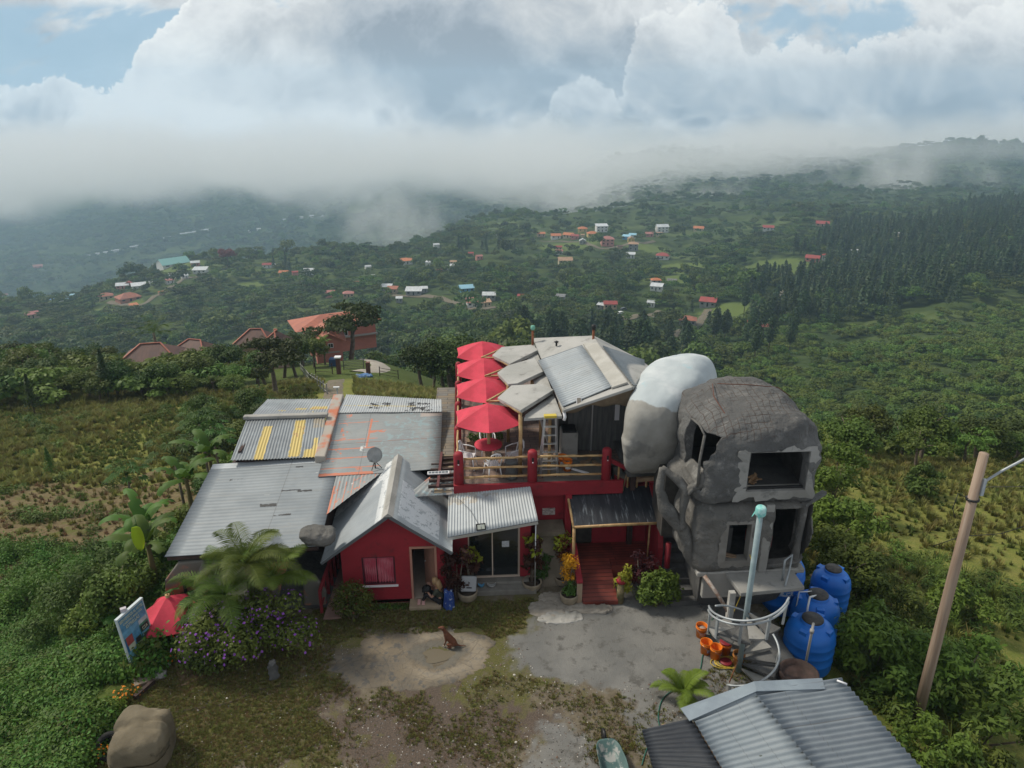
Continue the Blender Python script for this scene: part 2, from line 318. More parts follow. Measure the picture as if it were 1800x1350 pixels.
pf_ = mth(t, 'MULTIPLY', pf_, mth(t, 'SUBTRACT', 1.0, mth(t, 'MULTIPLY', A('cement'), .9)))
yd = mixc(t, mth(t, 'MULTIPLY', pf_, .6), yd, (.33, .31, .27))
c = mixc(t, brk(A('yard'), nB, .6), c, yd)
t.links.new(c, b.inputs['Base Color'])
hb = mth(t, 'ADD', mth(t, 'MULTIPLY', nB, .6), mth(t, 'MULTIPLY', nC, .5)); hb = mth(t, 'ADD', hb, mth(t, 'MULTIPLY', pf_, .6))
bn = nd(t, 'ShaderNodeBump', {'Height': hb, 'Strength': .8, 'Distance': .05}); t.links.new(bn.outputs[0], b.inputs['Normal'])
o.data.materials.append(m)
# ================================================================ VEGETATION KIT
def leaf_quads(P, Nn, size, rs, aspect=.5, jit=.6, droop=0.0):
    """kite shaped leaves at points P, roughly facing Nn"""
    n = len(P); Nn = Nn + rs.normal(0, jit, (n, 3)); Nn /= np.linalg.norm(Nn, axis=1)[:, None] + 1e-9
    T = rs.normal(0, 1, (n, 3)); T[:, 2] -= droop; T -= (T * Nn).sum(1)[:, None] * Nn; T /= np.linalg.norm(T, axis=1)[:, None] + 1e-9
    B = np.cross(Nn, T); s = (size * rs.uniform(.6, 1.4, n))[:, None]
    v = np.stack([P - T * s * .5, P + B * s * aspect * .5 - T * s * .05, P + T * s * .5 - Nn * s * .12, P - B * s * aspect * .5 - T * s * .05], 1).reshape(-1, 3)
    return v, np.arange(4 * n).reshape(n, 4)
def crown_mesh(name, m, seed, blobs, nleaf, size, aspect=.6, jit=.45, shell=.75, low=-.35, parent='none'):
    rs = np.random.RandomState(seed); vs = []; lv = []
    w = np.array([b[3] ** 2 for b in blobs]); cnt = (nleaf * w / w.sum()).astype(int) + 6
    for (bx, by, bz, br, fz), k in zip(blobs, cnt):
        d = rs.normal(0, 1, (k * 2, 3)); d /= np.linalg.norm(d, axis=1)[:, None]; d = d[d[:, 2] > low][:k]
        lum = rs.uniform(-.22, .22); r = rs.uniform(shell, 1.05, len(d))[:, None] * (1 + .18 * np.sin(d[:, :1] * 7 + seed) * np.cos(d[:, 1:2] * 6))
        P = np.array([bx, by, bz]) + d * r * br * np.array([1, 1, fz]); v, _ = leaf_quads(P, d * np.array([1, 1, 1.4]) + np.array([0, 0, .35]), size, rs, aspect, jit)
        vs.append(v); lv.append(np.clip(.42 + lum + rs.uniform(-.3, .3, len(d)), 0, 1))
    v = np.concatenate(vs); l = np.concatenate(lv); f = np.arange(len(v)).reshape(-1, 4)
    o = mesh_np(name, v, f, m, parent); fattr(o, 'lv', np.repeat(l, 4)); return o
def blobs_round(seed, R_, z, n=14, squash=.8, br=.5):
    rs = np.random.RandomState(seed); o = []
    for i in range(n):
        a = rs.uniform(0, 6.28); e = rs.uniform(-.25, 1.0); rr = math.sqrt(max(0, 1 - e * e * .8)) * rs.uniform(.45, .8) * R_
        o.append((rr * math.cos(a), rr * math.sin(a), z + e * R_ * squash * .6, R_ * rs.uniform(br * .7, br * 1.15), rs.uniform(.65, .95)))
    return o
def blobs_flat(seed, R_, z, n=12):
    rs = np.random.RandomState(seed); o = []
    for i in range(n):
        a = rs.uniform(0, 6.28); rr = rs.uniform(.1, .95) ** .6 * R_
        o.append((rr * math.cos(a), rr * math.sin(a), z + rs.uniform(-.28, .12) * R_ - .12 * rr, R_ * rs.uniform(.25, .42), rs.uniform(.32, .5)))
    return o
def tube_np(pts, rad, seg=7, cap=True):
    """tapered tube through pts -> verts, quad faces"""
    pts = [Vector(p) for p in pts]; V = []; Fc = []
    up = Vector((0, 0, 1)); prev = None
    for i, p in enumerate(pts):
        d = (pts[min(i + 1, len(pts) - 1)] - pts[max(i - 1, 0)]).normalized()
        a = d.cross(up if abs(d.z) < .95 else Vector((1, 0, 0))).normalized() if prev is None else (prev - d * prev.dot(d)).normalized()
        prev = a; b = d.cross(a); r = rad[i] if hasattr(rad, '__len__') else rad
        for k in range(seg): t_ = 2 * math.pi * k / seg; V.append(p + (a * math.cos(t_) + b * math.sin(t_)) * r)
    for i in range(len(pts) - 1):
        for k in range(seg): k2 = (k + 1) % seg; Fc.append((i * seg + k, i * seg + k2, (i + 1) * seg + k2, (i + 1) * seg + k))
    if cap:
        for base, rev in ((0, True), ((len(pts) - 1) * seg, False)):
            c = len(V); V.append(pts[0] if rev else pts[-1])
            for k in range(seg):
                k2 = (k + 1) % seg; Fc.append((base + k2, base + k, c, c) if rev else (base + k, base + k2, c, c))
    return V, Fc
class MB:                                 # collects shapes, then links them as ONE mesh
    def __init__(s): s.v = []; s.f = []; s.sm = []; s.mi = []
    def add(s, V, Fc, sm=False, mi=0):
        k = len(s.v); s.v += [tuple(x) for x in V]; s.f += [tuple(dict.fromkeys(i + k for i in f)) for f in Fc]; s.sm += [sm] * len(Fc); s.mi += [mi] * len(Fc); return s
    def tube(s, pts, rad, seg=8, mi=0, sm=True): return s.add(*tube_np(pts, rad, seg), sm=sm, mi=mi)
    def box(s, c, d, rz=0, rx=0, ry=0, mi=0):
        M_ = Euler((rx, ry, rz)).to_matrix(); V = [Vector(c) + M_ @ Vector((x * d[0] / 2, y * d[1] / 2, z * d[2] / 2)) for x in (-1, 1) for y in (-1, 1) for z in (-1, 1)]
        return s.add(V, [(0, 1, 3, 2), (4, 6, 7, 5), (0, 4, 5, 1), (2, 3, 7, 6), (0, 2, 6, 4), (1, 5, 7, 3)], mi=mi)
    def bb(s, x0, x1, y0, y1, z0, z1, mi=0): return s.box(((x0 + x1) / 2, (y0 + y1) / 2, (z0 + z1) / 2), (x1 - x0, y1 - y0, z1 - z0), mi=mi)
    def beam(s, a, b, w, h, mi=0):
        a = Vector(a); b = Vector(b); d = b - a; q = d.to_track_quat('Y', 'Z'); V = []
        for x in (-1, 1):
            for y in (0, 1):
                for z in (-1, 1): V.append(a + d * y + q @ Vector((x * w / 2, 0, z * h / 2)))
        return s.add(V, [(0, 1, 3, 2), (4, 6, 7, 5), (0, 4, 5, 1), (2, 3, 7, 6), (0, 2, 6, 4), (1, 5, 7, 3)], mi=mi)
    def lathe(s, prof, c=(0, 0, 0), seg=24, mi=0, sm=True):
        V = []; Fc = []; n = len(prof)
        for r, z in prof:
            for k in range(seg): t_ = 2 * math.pi * k / seg; V.append((c[0] + r * math.cos(t_), c[1] + r * math.sin(t_), c[2] + z))
        for i in range(n - 1):
            for k in range(seg): k2 = (k + 1) % seg; Fc.append((i * seg + k, i * seg + k2, (i + 1) * seg + k2, (i + 1) * seg + k))
        Fc.append(tuple(range(seg))[::-1]); Fc.append(tuple(range((n - 1) * seg, n * seg)))
        return s.add(V, Fc, sm=sm, mi=mi)
    def prism(s, poly, off, mi=0):          # planar polygon extruded by off
        n = len(poly); P = [Vector(p) for p in poly]; o = Vector(off); V = P + [p + o for p in P]
        return s.add(V, [tuple(range(n))[::-1], tuple(range(n, 2 * n))] + [(i, (i + 1) % n, n + (i + 1) % n, n + i) for i in range(n)], mi=mi)
    def quad(s, *p, mi=0): return s.add(p, [tuple(range(len(p)))], mi=mi)
    def build(s, name, m=None, parent=None, mats=None, loc=None, label=None, cat=None, group=None, kind=None, bevel=0, link=True):
        me = bpy.data.meshes.new(name); me.from_pydata(s.v, [], s.f); me.polygons.foreach_set('use_smooth', s.sm)
        for x in (mats or ([m] if m else [])): me.materials.append(x)
        me.polygons.foreach_set('material_index', s.mi); me.update()
        b = bmesh.new(); b.from_mesh(me); bmesh.ops.recalc_face_normals(b, faces=b.faces); b.to_mesh(me); b.free()
        o = bpy.data.objects.new(name, me)
        if link: COL.objects.link(o)
        if parent: o.parent = parent
        if loc is not None: o.location = loc
        if bevel: bv = o.modifiers.new('b', 'BEVEL'); bv.width = bevel; bv.segments = 2; bv.limit_method = 'ANGLE'
        return tag(o, label, cat, group, kind)
bark = mat('bark', (.10, .075, .05), .9, (.17, .14, .11), 6, bump=.02)
L_dark = leafmat('leaf_dark', (.022, .044, .009), (.075, .12, .022), .28)
L_mid = leafmat('leaf_mid', (.040, .074, .012), (.13, .185, .030), .28)
L_lite = leafmat('leaf_light', (.055, .10, .014), (.165, .225, .036), .22)
L_yel = leafmat('leaf_olive', (.055, .095, .014), (.16, .22, .040), .25)
L_pine = leafmat('leaf_pine', (.020, .042, .014), (.060, .095, .030), .2, .1)
L_vine = leafmat('leaf_vine', (.045, .11, .014), (.13, .24, .036), .2)
L_red = leafmat('leaf_red', (.08, .02, .012), (.18, .05, .02), .2)
L_maroon = leafmat('leaf_maroon', (.035, .012, .012), (.11, .035, .02), .3)
L_crot = leafmat('leaf_croton', (.22, .20, .015), (.42, .38, .03), .2)
L_gold = leafmat('leaf_gold', (.50, .20, .01), (.70, .42, .02), .15)
L_purp = leafmat('petal_purple', (.20, .06, .42), (.34, .14, .60), .15)
L_oran = leafmat('petal_orange', (.80, .16, .01), (.90, .32, .02), .15)
L_palm = leafmat('leaf_palm', (.05, .09, .014), (.17, .22, .04), .2)
L_ban = leafmat('leaf_banana', (.035, .085, .012), (.10, .18, .025), .2)
L_dry = leafmat('leaf_dry', (.16, .10, .04), (.32, .24, .10), .2)
L_ppl = leafmat('leaf_papaya', (.035, .085, .015), (.085, .16, .03), .2)

def trunk_mesh(name, seed, h, r, spread, n=5):
    rs = random.Random(seed); b = MB(); top = Vector((rs.uniform(-.1, .1) * h, rs.uniform(-.1, .1) * h, h * .62))
    b.tube([(0, 0, -.5), (0, 0, 0), top * .5 + Vector((rs.uniform(-.04, .04) * h, 0, 0)), top], [r * 1.5, r * 1.25, r, r * .7], 7)
    for i in range(n):
        a = i * 6.28 / n + rs.uniform(-.4, .4); s0 = top * rs.uniform(.55, 1)
        e = Vector((math.cos(a) * spread * rs.uniform(.5, .9), math.sin(a) * spread * rs.uniform(.5, .9), h * rs.uniform(.72, .95)))
        b.tube([s0, s0.lerp(e, .5) + Vector((0, 0, .06 * h)), e], [r * .55, r * .35, r * .12], 5)
    return b.build(name, bark, link=False)
def pine_far(seed, m, n=330, size=1.0):
    rs = np.random.RandomState(seed); z = rs.uniform(.18, 1, n) ** .8; a = rs.uniform(0, 6.28, n); tier = np.floor(z * 9) / 9
    r = (1.16 - z) ** .8 * 3.0 * rs.uniform(.35, 1, n) * (.75 + .35 * np.sin(z * 55)) ; P = np.stack([r * np.cos(a), r * np.sin(a), z * 11 - r * .12], -1)
    v, f = leaf_quads(P, np.stack([np.cos(a), np.sin(a), np.full(n, 1.0)], -1), size, rs, .5, .4)
    o = mesh_np('pine_crown', v, f, m, 'none'); fattr(o, 'lv', np.repeat(rs.uniform(0, 1, n) * .6 + tier * .3, 4)); return o
def fit(o, R_): return o
# ---- scatter of instances: one object, its members come from a hidden set of small meshes
def scatter(name, P, rotz, scl, which, protos, kind='stuff', label=None, tilt=None):
    col = bpy.data.collections.new(name + '_kinds')
    for i, p in enumerate(protos): p.name = 'k%02d_%s' % (i, name); col.objects.link(p)
    P = np.asarray(P, np.float32); n = len(P)
    me = bpy.data.meshes.new(name); me.vertices.add(n); me.vertices.foreach_set('co', P.ravel()); o = bpy.data.objects.new(name, me); COL.objects.link(o)
    rot = np.zeros((n, 3), np.float32); rot[:, 2] = rotz
    if tilt is not None: rot[:, :2] = tilt
    scl = np.asarray(scl, np.float32); scl = np.repeat(scl[:, None], 3, 1) if scl.ndim == 1 else scl
    fattr(o, 'rot', rot, 'FLOAT_VECTOR'); fattr(o, 'scl', scl, 'FLOAT_VECTOR'); fattr(o, 'idx', np.asarray(which, np.int32), 'INT')
    g = bpy.data.node_groups.new(name, 'GeometryNodeTree'); g.interface.new_socket('Geometry', in_out='INPUT', socket_type='NodeSocketGeometry'); g.interface.new_socket('Geometry', in_out='OUTPUT', socket_type='NodeSocketGeometry')
    gi = g.nodes.new('NodeGroupInput'); go = g.nodes.new('NodeGroupOutput'); ip = g.nodes.new('GeometryNodeInstanceOnPoints'); ci = g.nodes.new('GeometryNodeCollectionInfo')
    ci.inputs['Collection'].default_value = col; ci.inputs['Separate Children'].default_value = True; ci.inputs['Reset Children'].default_value = True
    def at(nm, ty): a = g.nodes.new('GeometryNodeInputNamedAttribute'); a.data_type = ty; a.inputs['Name'].default_value = nm; return a.outputs['Attribute']
    e2r = g.nodes.new('FunctionNodeEulerToRotation'); g.links.new(at('rot', 'FLOAT_VECTOR'), e2r.inputs[0])
    g.links.new(gi.outputs[0], ip.inputs['Points']); g.links.new(ci.outputs[0], ip.inputs['Instance']); ip.inputs['Pick Instance'].default_value = True
    g.links.new(at('idx', 'INT'), ip.inputs['Instance Index']); g.links.new(e2r.outputs[0], ip.inputs['Rotation']); g.links.new(at('scl', 'FLOAT_VECTOR'), ip.inputs['Scale']); g.links.new(ip.outputs[0], go.inputs[0])
    md = o.modifiers.new('scatter', 'NODES'); md.node_group = g
    return tag(o, label, kind=kind)

# ---------------------------------------------------------------- the woods down the slopes and across the valley
rs = np.random.RandomState(5)
def sample(D0, D1, dens_near, dens_far, amax=.84):
    n = int(amax * (D1 ** 2 - D0 ** 2) / dens_near); D = np.sqrt(rs.uniform(D0 ** 2, D1 ** 2, n)); a = rs.uniform(-amax, amax, n)
    keep = rs.uniform(0, 1, n) < dens_near / (dens_near + (dens_far - dens_near) * (D - D0) / (D1 - D0)); D = D[keep]; a = a[keep]
    X, Y = xy(a * D, D); return X, Y, a, D
CLEAR = []                               # (x, y, radius) kept free of trees
def clear_px(px, py, r): p = onground(px, py, D0=60); CLEAR.append((p.x, p.y, r)); return p
HOUSES = []
# ================================================================ VILLAGE HOUSES
_mc = {}
def cm(name, col, rough=.8, **k):
    if name not in _mc: _mc[name] = mat(name, col, rough, **k)
    return _mc[name]
RC = dict(terra=cm('roof_terracotta', (.36, .13, .075), col2=(.26, .10, .07), scale=.8), red=cm('roof_red', (.33, .05, .045), col2=(.22, .06, .05), scale=.6), pink=cm('roof_pink', (.42, .16, .14), col2=(.30, .14, .12), scale=.7),
          white=cm('roof_zinc', (.42, .44, .45), .5, col2=(.56, .58, .60), scale=.6), blue=cm('roof_blue', (.06, .20, .42), .5), sky=cm('roof_pale_blue', (.26, .48, .60), .5), teal=cm('roof_teal', (.16, .34, .32), .5), orange=cm('roof_orange', (.50, .17, .06), col2=(.36, .13, .07), scale=.8),
          tan=cm('roof_tan', (.42, .26, .16), col2=(.30, .19, .12), scale=.8), grey=cm('roof_grey', (.20, .20, .20), col2=(.13, .13, .13), scale=.8), brown=cm('roof_brown', (.13, .075, .06), col2=(.09, .055, .045), scale=.9))
WC = dict(white=cm('wall_white', (.62, .62, .60)), cream=cm('wall_cream', (.52, .44, .30)), pink=cm('wall_pink', (.50, .22, .18)), grey=cm('wall_grey', (.30, .30, .29), col2=(.20, .20, .20), scale=.5), blue=cm('wall_blue', (.10, .30, .50)), tan=cm('wall_tan', (.40, .30, .20)), yellow=cm('wall_yellow', (.55, .42, .16)), terra=cm('wall_terra', (.42, .18, .13)))
dk = cm('window_dark', (.015, .018, .02), .25)
def far_house(px, py, w, roof, wall, label, kind='gable', st=1, rz=0.0, depth=.75, pos=None, scale=None, name='house'):
    p = pos or onground(px, py, D0=60); X, D = XD(p.x, p.y); zc = D * math.cos(PITCH) - (p.z - HC) * math.sin(PITCH)
    W = w * zc / F * 1.1; Dp = W * depth; h = min(2.7 * st, W * .30 * st + .8); rh = W * .17; ov = min(.6, W * .06)
    if pos is None: CLEAR.append((p.x, p.y, W * .66)); d_ = Vector((p.x, p.y)).normalized(); CLEAR.append((p.x - d_.x * W * .8, p.y - d_.y * W * .8, W * .6)); CLEAR.append((p.x - d_.x * W * 1.5, p.y - d_.y * W * 1.5, W * .45))
    e = empty(name, (p.x, p.y, p.z + .5), -math.atan2(p.x, p.y) + rz, label, 'house', 'houses of the village')
    b = MB(); b.bb(-W / 2, W / 2, -Dp / 2, Dp / 2, -4, h); 
    if kind == 'gable': b.prism([(-W / 2, -Dp / 2, h), (-W / 2, Dp / 2, h), (-W / 2, 0, h + rh)], (W, 0, 0))
    if kind == 'front': b.prism([(-W / 2, -Dp / 2, h), (W / 2, -Dp / 2, h), (0, -Dp / 2, h + W * .28)], (0, Dp, 0))
    b.build('wall', WC[wall], e)
    r = MB(); x, y = W / 2 + ov, Dp / 2 + ov; t = .18
    if kind == 'gable':
        k = rh / (Dp / 2); z0 = h - ov * k
        for s in (-1, 1): r.prism([(-x, s * y, z0 + .05), (x, s * y, z0 + .05), (x, 0, h + rh + .05), (-x, 0, h + rh + .05)], (0, 0, t))
    elif kind == 'front':
        k = W * .28 / (W / 2); z0 = h - ov * k
        for s in (-1, 1): r.prism([(s * x, -y, z0 + .05), (s * x, y, z0 + .05), (0, y, h + W * .28 + .05), (0, -y, h + W * .28 + .05)], (0, 0, t))
    elif kind == 'hip':
        g = max(W - Dp, W * .2) / 2; z0 = h + .02; A = [(-x, -y, z0), (x, -y, z0), (x, y, z0), (-x, y, z0)]; B = [(-g, 0, z0 + rh * 1.2), (g, 0, z0 + rh * 1.2)]
        r.add(A + B, [(0, 1, 5, 4), (1, 2, 5), (2, 3, 4, 5), (3, 0, 4), (3, 2, 1, 0)])
    elif kind == 'flat': r.prism([(-x, -y, h - .05), (x, -y, h - .05), (x, y, h + .35 + W * .08), (-x, y, h + .35 + W * .08)], (0, 0, t))
    r.build('roof', RC[roof], e)
    if w > 9:
        nw = 2 if w < 16 else 3
        for s in range(st):
            zz = s * 2.7 + 1.5
            if zz + .5 > h: zz = h - .8
            for i in range(nw):
                xx = (-.5 + (i + .5) / nw) * W
                if s == 0 and i == nw // 2: MB().bb(xx - W * .045, xx + W * .045, -Dp / 2 - .06, -Dp / 2 + .1, 0, min(2.1, h * .8)).build('door', dk, e)
                else: MB().bb(xx - W * .07, xx + W * .07, -Dp / 2 - .06, -Dp / 2 + .1, zz - .5, zz + .5).build('window', dk, e)
    return e
HT = [
 (7,530,12,'white','white','white roofed house at the very edge of the left village below a small red roof','flat',1), (6,522,13,'terra','cream','low terracotta roofed house just above the white roof at the picture edge','gable',1),
 (49,520,14,'white','grey','long low white roof standing alone in woods above the two blue roofs','flat',1), (67,535,9,'white','white','tiny white roofed house just left of the deep blue roof','gable',1),
 (90,534,12,'blue','sky','small house with a deep blue roof beside the long pale blue one','gable',1), (117,529,25,'sky','white','long pale blue metal roof in the woods of the left village','gable',1), (133,521,7,'blue','white','tiny blue roof at the right end of the long pale blue roof','gable',1),
 (187,526,20,'terra','cream','terracotta roofed house just left of the biggest terracotta roof','hip',1), (226,529,32,'terra','terra','largest terracotta hip roofed house of the left village','hip',1), (236,543,12,'orange','terra','flat orange roof right below the largest terracotta house','flat',1),
 (217,507,18,'white','pink','white roof with a red gable beside it in the left village','gable',1), (227,503,9,'red','pink','small red gable touching the white roof of the left village','front',1), (245,508,20,'white','white','long narrow white roof right of the white and red pair','flat',1),
 (267,500,7,'white','white','tiny white roofed hut below the cluster of white roofs','gable',1), (57,559,18,'pink','tan','faded reddish roof low in the woods under the blue roofs','gable',1), (299,499,12,'pink','white','pale red roof with white wall under the cluster of white roofs','gable',1),
 (308,489,15,'white','white','left one of the bright white roofs below the green sports field','gable',1), (325,490,10,'white','white','small white roof at the right of the cluster below the sports field','gable',1), (353,480,20,'white','white','white zinc roof right of the green sports field','flat',1),
 (305,467,42,'teal','white','long teal roofed school hall at the top edge of the sports field','gable',1), (344,467,13,'white','pink','white roofed house right of the long teal hall','gable',1), (272,467,8,'white','white','small white house left of the long teal hall','gable',1), (284,519,8,'orange','tan','tiny orange roof alone right of the large terracotta house','gable',1),
 (470,471,13,'red','white','red roofed house beneath the row of tall pines on the left ridge','gable',1), (481,470,7,'white','white','small white gable joined to the red roof beneath the pines','front',1), (500,485,14,'orange','tan','orange roofed house right of and below the red one under the pines','gable',1), (519,484,9,'red','pink','small dull red roof between the orange roof and the long white one','gable',1), (543,482,16,'white','white','long white roof at the right end of the row under the pines','flat',1),
 (647,474,9,'white','white','lone white roofed house in dark woods left of the mist','gable',1), (656,489,6,'white','white','very small white hut below the lone white house','gable',1), (622,505,16,'terra','tan','red brown roof directly above the big pink hall','gable',1),
 (680,511,16,'white','grey','grey white roof joined to a brown red roof right above the hall','flat',1), (690,515,16,'terra','tan','brown red roof joined to the grey white roof above the hall','flat',1), (728,518,24,'white','grey','wide pale grey roof right of the brown red pair','flat',1), (745,514,12,'white','grey','small pale roof behind the wide pale grey one','flat',1),
 (820,513,22,'sky','blue','bright blue house with a light blue roof in the middle of the valley','gable',1), (581,521,14,'pink','pink','pink roofed house hidden in trees behind the big hall','gable',1), (613,523,16,'pink','tan','second pink roof behind the big hall, the right one','hip',1), (702,531,10,'white','grey','small white roof low in the trees right of the hall','flat',1),
 (860,526,20,'white','grey','pale zinc roof just above the striped red and white roofs','gable',1), (835,538,26,'pink','white','wide faded red and white roof in the valley','flat',1), (852,539,18,'tan','cream','tan roof at the right end of the wide faded red roof','flat',1),
 (715,464,17,'orange','white','orange roofed house within the drifting mist','flat',1), (753,466,8,'white','white','small white roof right of the orange roof in the mist','flat',1), (797,466,10,'tan','cream','small tan roofed house above two white roofs','gable',1), (797,473,10,'white','white','small white roof right below the tan one','flat',1), (783,475,8,'white','white','small white roof left of the tan and white pair','flat',1), (772,479,9,'pink','pink','small pink house left of the little white roofs','gable',1), (750,492,9,'pink','pink','lone pink roof among trees under the small white roofs','gable',1),
 (767,435,9,'white','white','white house on the misty brow of the central ridge','gable',1), (828,450,8,'red','pink','small red house left of the dark pine clump','gable',1), (842,456,10,'pink','pink','pink roof right of the small red house','gable',1), (877,419,8,'white','white','small white house on the skyline left of the main village','gable',1),
 (1024,407,14,'orange','yellow','orange roofed yellow house highest in the village','hip',1), (1057,407,18,'white','white','white flat roofed villa on the village skyline','flat',2), (1163,408,18,'white','white','white two storey house on the skyline right of the turquoise roof','gable',2), (1228,406,15,'orange','cream','orange roof alone on the skyline right of the white house','gable',1),
 (977,419,15,'orange','white','orange gabled house with a white wall at the left of the village','gable',1), (951,416,12,'orange','tan','leftmost orange roof of the skyline village','gable',1), (1000,418,16,'orange','cream','orange roof touching a red roof in the skyline village','gable',1), (1011,420,12,'red','pink','red roof touching the orange one in the skyline village','gable',1), (1041,416,16,'orange','yellow','orange roofed yellow house in front of the white flat villa','hip',1), (1024,417,6,'tan','cream','tiny cream house between the red roof and the yellow house','gable',1),
 (1024,429,10,'white','grey','pale grey roof alone under the skyline village','front',1), (1067,431,20,'pink','pink','pink two storey house with arcaded front in the village','hip',2), (1101,421,12,'sky','blue','turquoise blue roof in the village','flat',1), (1112,418,11,'sky','white','pale blue and white house behind the turquoise roof','gable',1), (1109,425,10,'tan','yellow','small tan gable in front of the turquoise roof','front',1), (1141,416,12,'pink','pink','pinkish roofed house left of the white two storey one','gable',1), (1159,416,10,'tan','cream','tan roof right in front of the white two storey house','gable',1),
 (1113,440,15,'tan','grey','tan roofed house with a dark open ground floor','hip',2), (1089,438,8,'brown','tan','small brown house left of the tan roofed two storey one','gable',1), (1108,453,14,'white','white','long white flat roof below the village','flat',1), (1165,455,20,'red','white','crimson roofed white house right below the village','hip',1),
 (982,440,10,'red','tan','small red house above a small white one','gable',1), (983,447,10,'pink','white','small white house below the small red one','gable',1), (993,469,21,'tan','cream','cream house with a tan roof alone in woods below the village','gable',2),
 (1152,505,15,'orange','grey','orange roofed grey house above a long white roof','hip',2), (1154,511,18,'white','white','long white roof right under the orange roofed grey house','flat',1), (1181,501,14,'grey','grey','grey roofed shed right of the orange roofed grey house','gable',1), (1221,501,18,'orange','grey','steep orange gabled cottage','front',1),
 (917,527,12,'red','pink','small red roof alone in woods left of centre valley','gable',1), (985,529,14,'grey','grey','grey unfinished house with no colour in a small clearing','flat',1), (1072,543,20,'red','tan','bright red roof with a pale lean-to at its left','gable',1), (1058,544,14,'white','grey','pale lean-to roof at the left of the bright red roof','flat',1), (1144,539,12,'white','white','white roof hidden by pines right of the bright red one','flat',1),
 (1244,538,24,'red','grey','red metal roof on posts above a sloping lawn','flat',1), (1208,571,26,'terra','grey','grey walled house with a red brown hip roof among tall pines','hip',1), (1101,596,14,'white','brown_','small shed of zinc and rust below the lawn patch','flat',1), (904,588,16,'tan','cream','tan hip roofed cream cottage behind the umbrellas','hip',1),
 (1445,398,19,'red','tan','wide red roof at the edge of the far pines','gable',1), (1350,405,16,'red','white','red and white house on the far slope left of the wide red roof','gable',1), (1428,460,20,'red','pink','low red roof at the top corner of the pine plantation','gable',1), (1450,458,10,'red','white','small white house with a red top beside the low red roof','hip',2), (1501,447,10,'white','white','small white roof at the upper edge of the pine plantation','flat',1), (1674,390,7,'white','white','tiny white house high in the woods far right','gable',1),
]
for h in HT:
    px, py, w, rf, wl, lab, kd, st = h; wl = {'sky': 'blue', 'brown_': 'tan'}.get(wl, wl)
    far_house(px, py, w, rf, wl, lab, kd, st, rz=((px * 7919) % 100 - 50) / 100 * .7)
# the red roofed farmhouse, larger
far_house(1330, 583, 42, 'red', 'grey', 'grey farmhouse with a bright red gabled roof above the scrub on the right', 'gable', 1, .12, .55)
# white tower house
far_house(1580, 398, 14, 'red', 'white', 'tall white house with a red hip roof standing above the far right woods', 'hip', 2, .3, .9)
for i, (x, y) in enumerate([(157,451),(172,448),(186,446),(199,443),(206,442),(214,440),(224,438),(233,436),(241,434),(285,421),(298,419),(320,413),(328,412),(335,411),(342,410),(350,408),(357,407),(364,406),(440,408),(455,405),(500,388),(530,384),(548,382),(566,381),(590,377)]):
    far_house(x, y, 4.5 + (i * 37 % 5) * .5, 'white', 'white', 'tiny pale house of the hazy village strung along the far valley floor', 'gable', 1)['group'] = 'houses on the far valley floor'
far_house(67, 470, 13, 'pink', 'pink', 'pinkish roofed house alone on the hazy far slope', 'gable', 1)
# lookout tower
p = onground(1575, 434, D0=200); X, D = XD(p.x, p.y); k = D / F * 1.06
tw = empty('lookout_tower', p, .2, 'tan round lookout tower with a flaring top rising above the pines', 'tower')
MB().lathe([(k * 5.5, -2), (k * 4.6, k * 8), (k * 4.2, k * 17)], seg=12).build('shaft', WC['tan'], tw); MB().lathe([(k * 6, k * 17.02), (k * 6.4, k * 19)], seg=12).build('platform', WC['cream'], tw)
g = MB()
for i in range(6): g.tube([(k * 5 * math.cos(i), k * 5 * math.sin(i), k * 19), (k * 5 * math.cos(i), k * 5 * math.sin(i), k * 22.5)], k * .35, 5)
g.build('post', WC['tan'], tw); MB().lathe([(k * 6.6, k * 22.5), (k * 5.8, k * 23.6)], seg=12).build('roof', WC['grey'], tw); CLEAR.append((p.x, p.y, k * 8))
# white car by the red roof
def car(px, py, col, label):
    p = onground(px, py, D0=100); e = empty('parked_car', p, .5, label, 'car'); CLEAR.append((p.x, p.y, 5)); b = MB()
    b.prism([(-2.1, -.8, .4), (2.1, -.8, .4), (2.1, -.8, .85), (1.3, -.8, .95), (.8, -.8, 1.4), (-1.2, -.8, 1.45), (-1.9, -.8, 1.0), (-2.1, -.8, .9)], (0, 1.6, 0)); b.build('body', cm('car_' + col, (.65, .66, .68) if col == 'white' else (.05, .06, .07), .3), e, bevel=.06)
    MB().bb(-1.15, .75, -.83, .83, 1.0, 1.32).build('window', dk, e)
    for x in (-1.3, 1.35):
        for y in (-.8, .8): MB().tube([(x, y - .1, .33), (x, y + .1, .33)], .33, 12).build('wheel', cm('tyre', (.02, .02, .02), .9), e)
car(1091, 552, 'white', 'white car parked right of the bright red roof in the valley'); car(1096, 545, 'dark', 'dark car parked behind the white one in the valley')

ROADS = [[(1372, 512), (1362, 528), (1340, 540), (1318, 548)], [(1150, 424), (1100, 431), (1050, 436), (1000, 426), (950, 424)], [(690, 520), (760, 523), (830, 543), (880, 540)], [(1245, 545), (1215, 580), (1170, 600)], [(1070, 550), (1110, 560), (1160, 548)], [(190, 532), (250, 536), (300, 505), (350, 486)]]
RW = []
for L_r in ROADS:
    q_ = [onground(*p, D0=60) for p in L_r]; RW.append(q_)
    for a_r, b_r in zip(q_[:-1], q_[1:]):
        n_r = int((b_r - a_r).length / 6) + 1
        for i in range(n_r): c = a_r.lerp(b_r, i / n_r); CLEAR.append((c.x, c.y, 4.5)); d_ = Vector((c.x, c.y)).normalized(); CLEAR.append((c.x - d_.x * 8, c.y - d_.y * 8, 4))
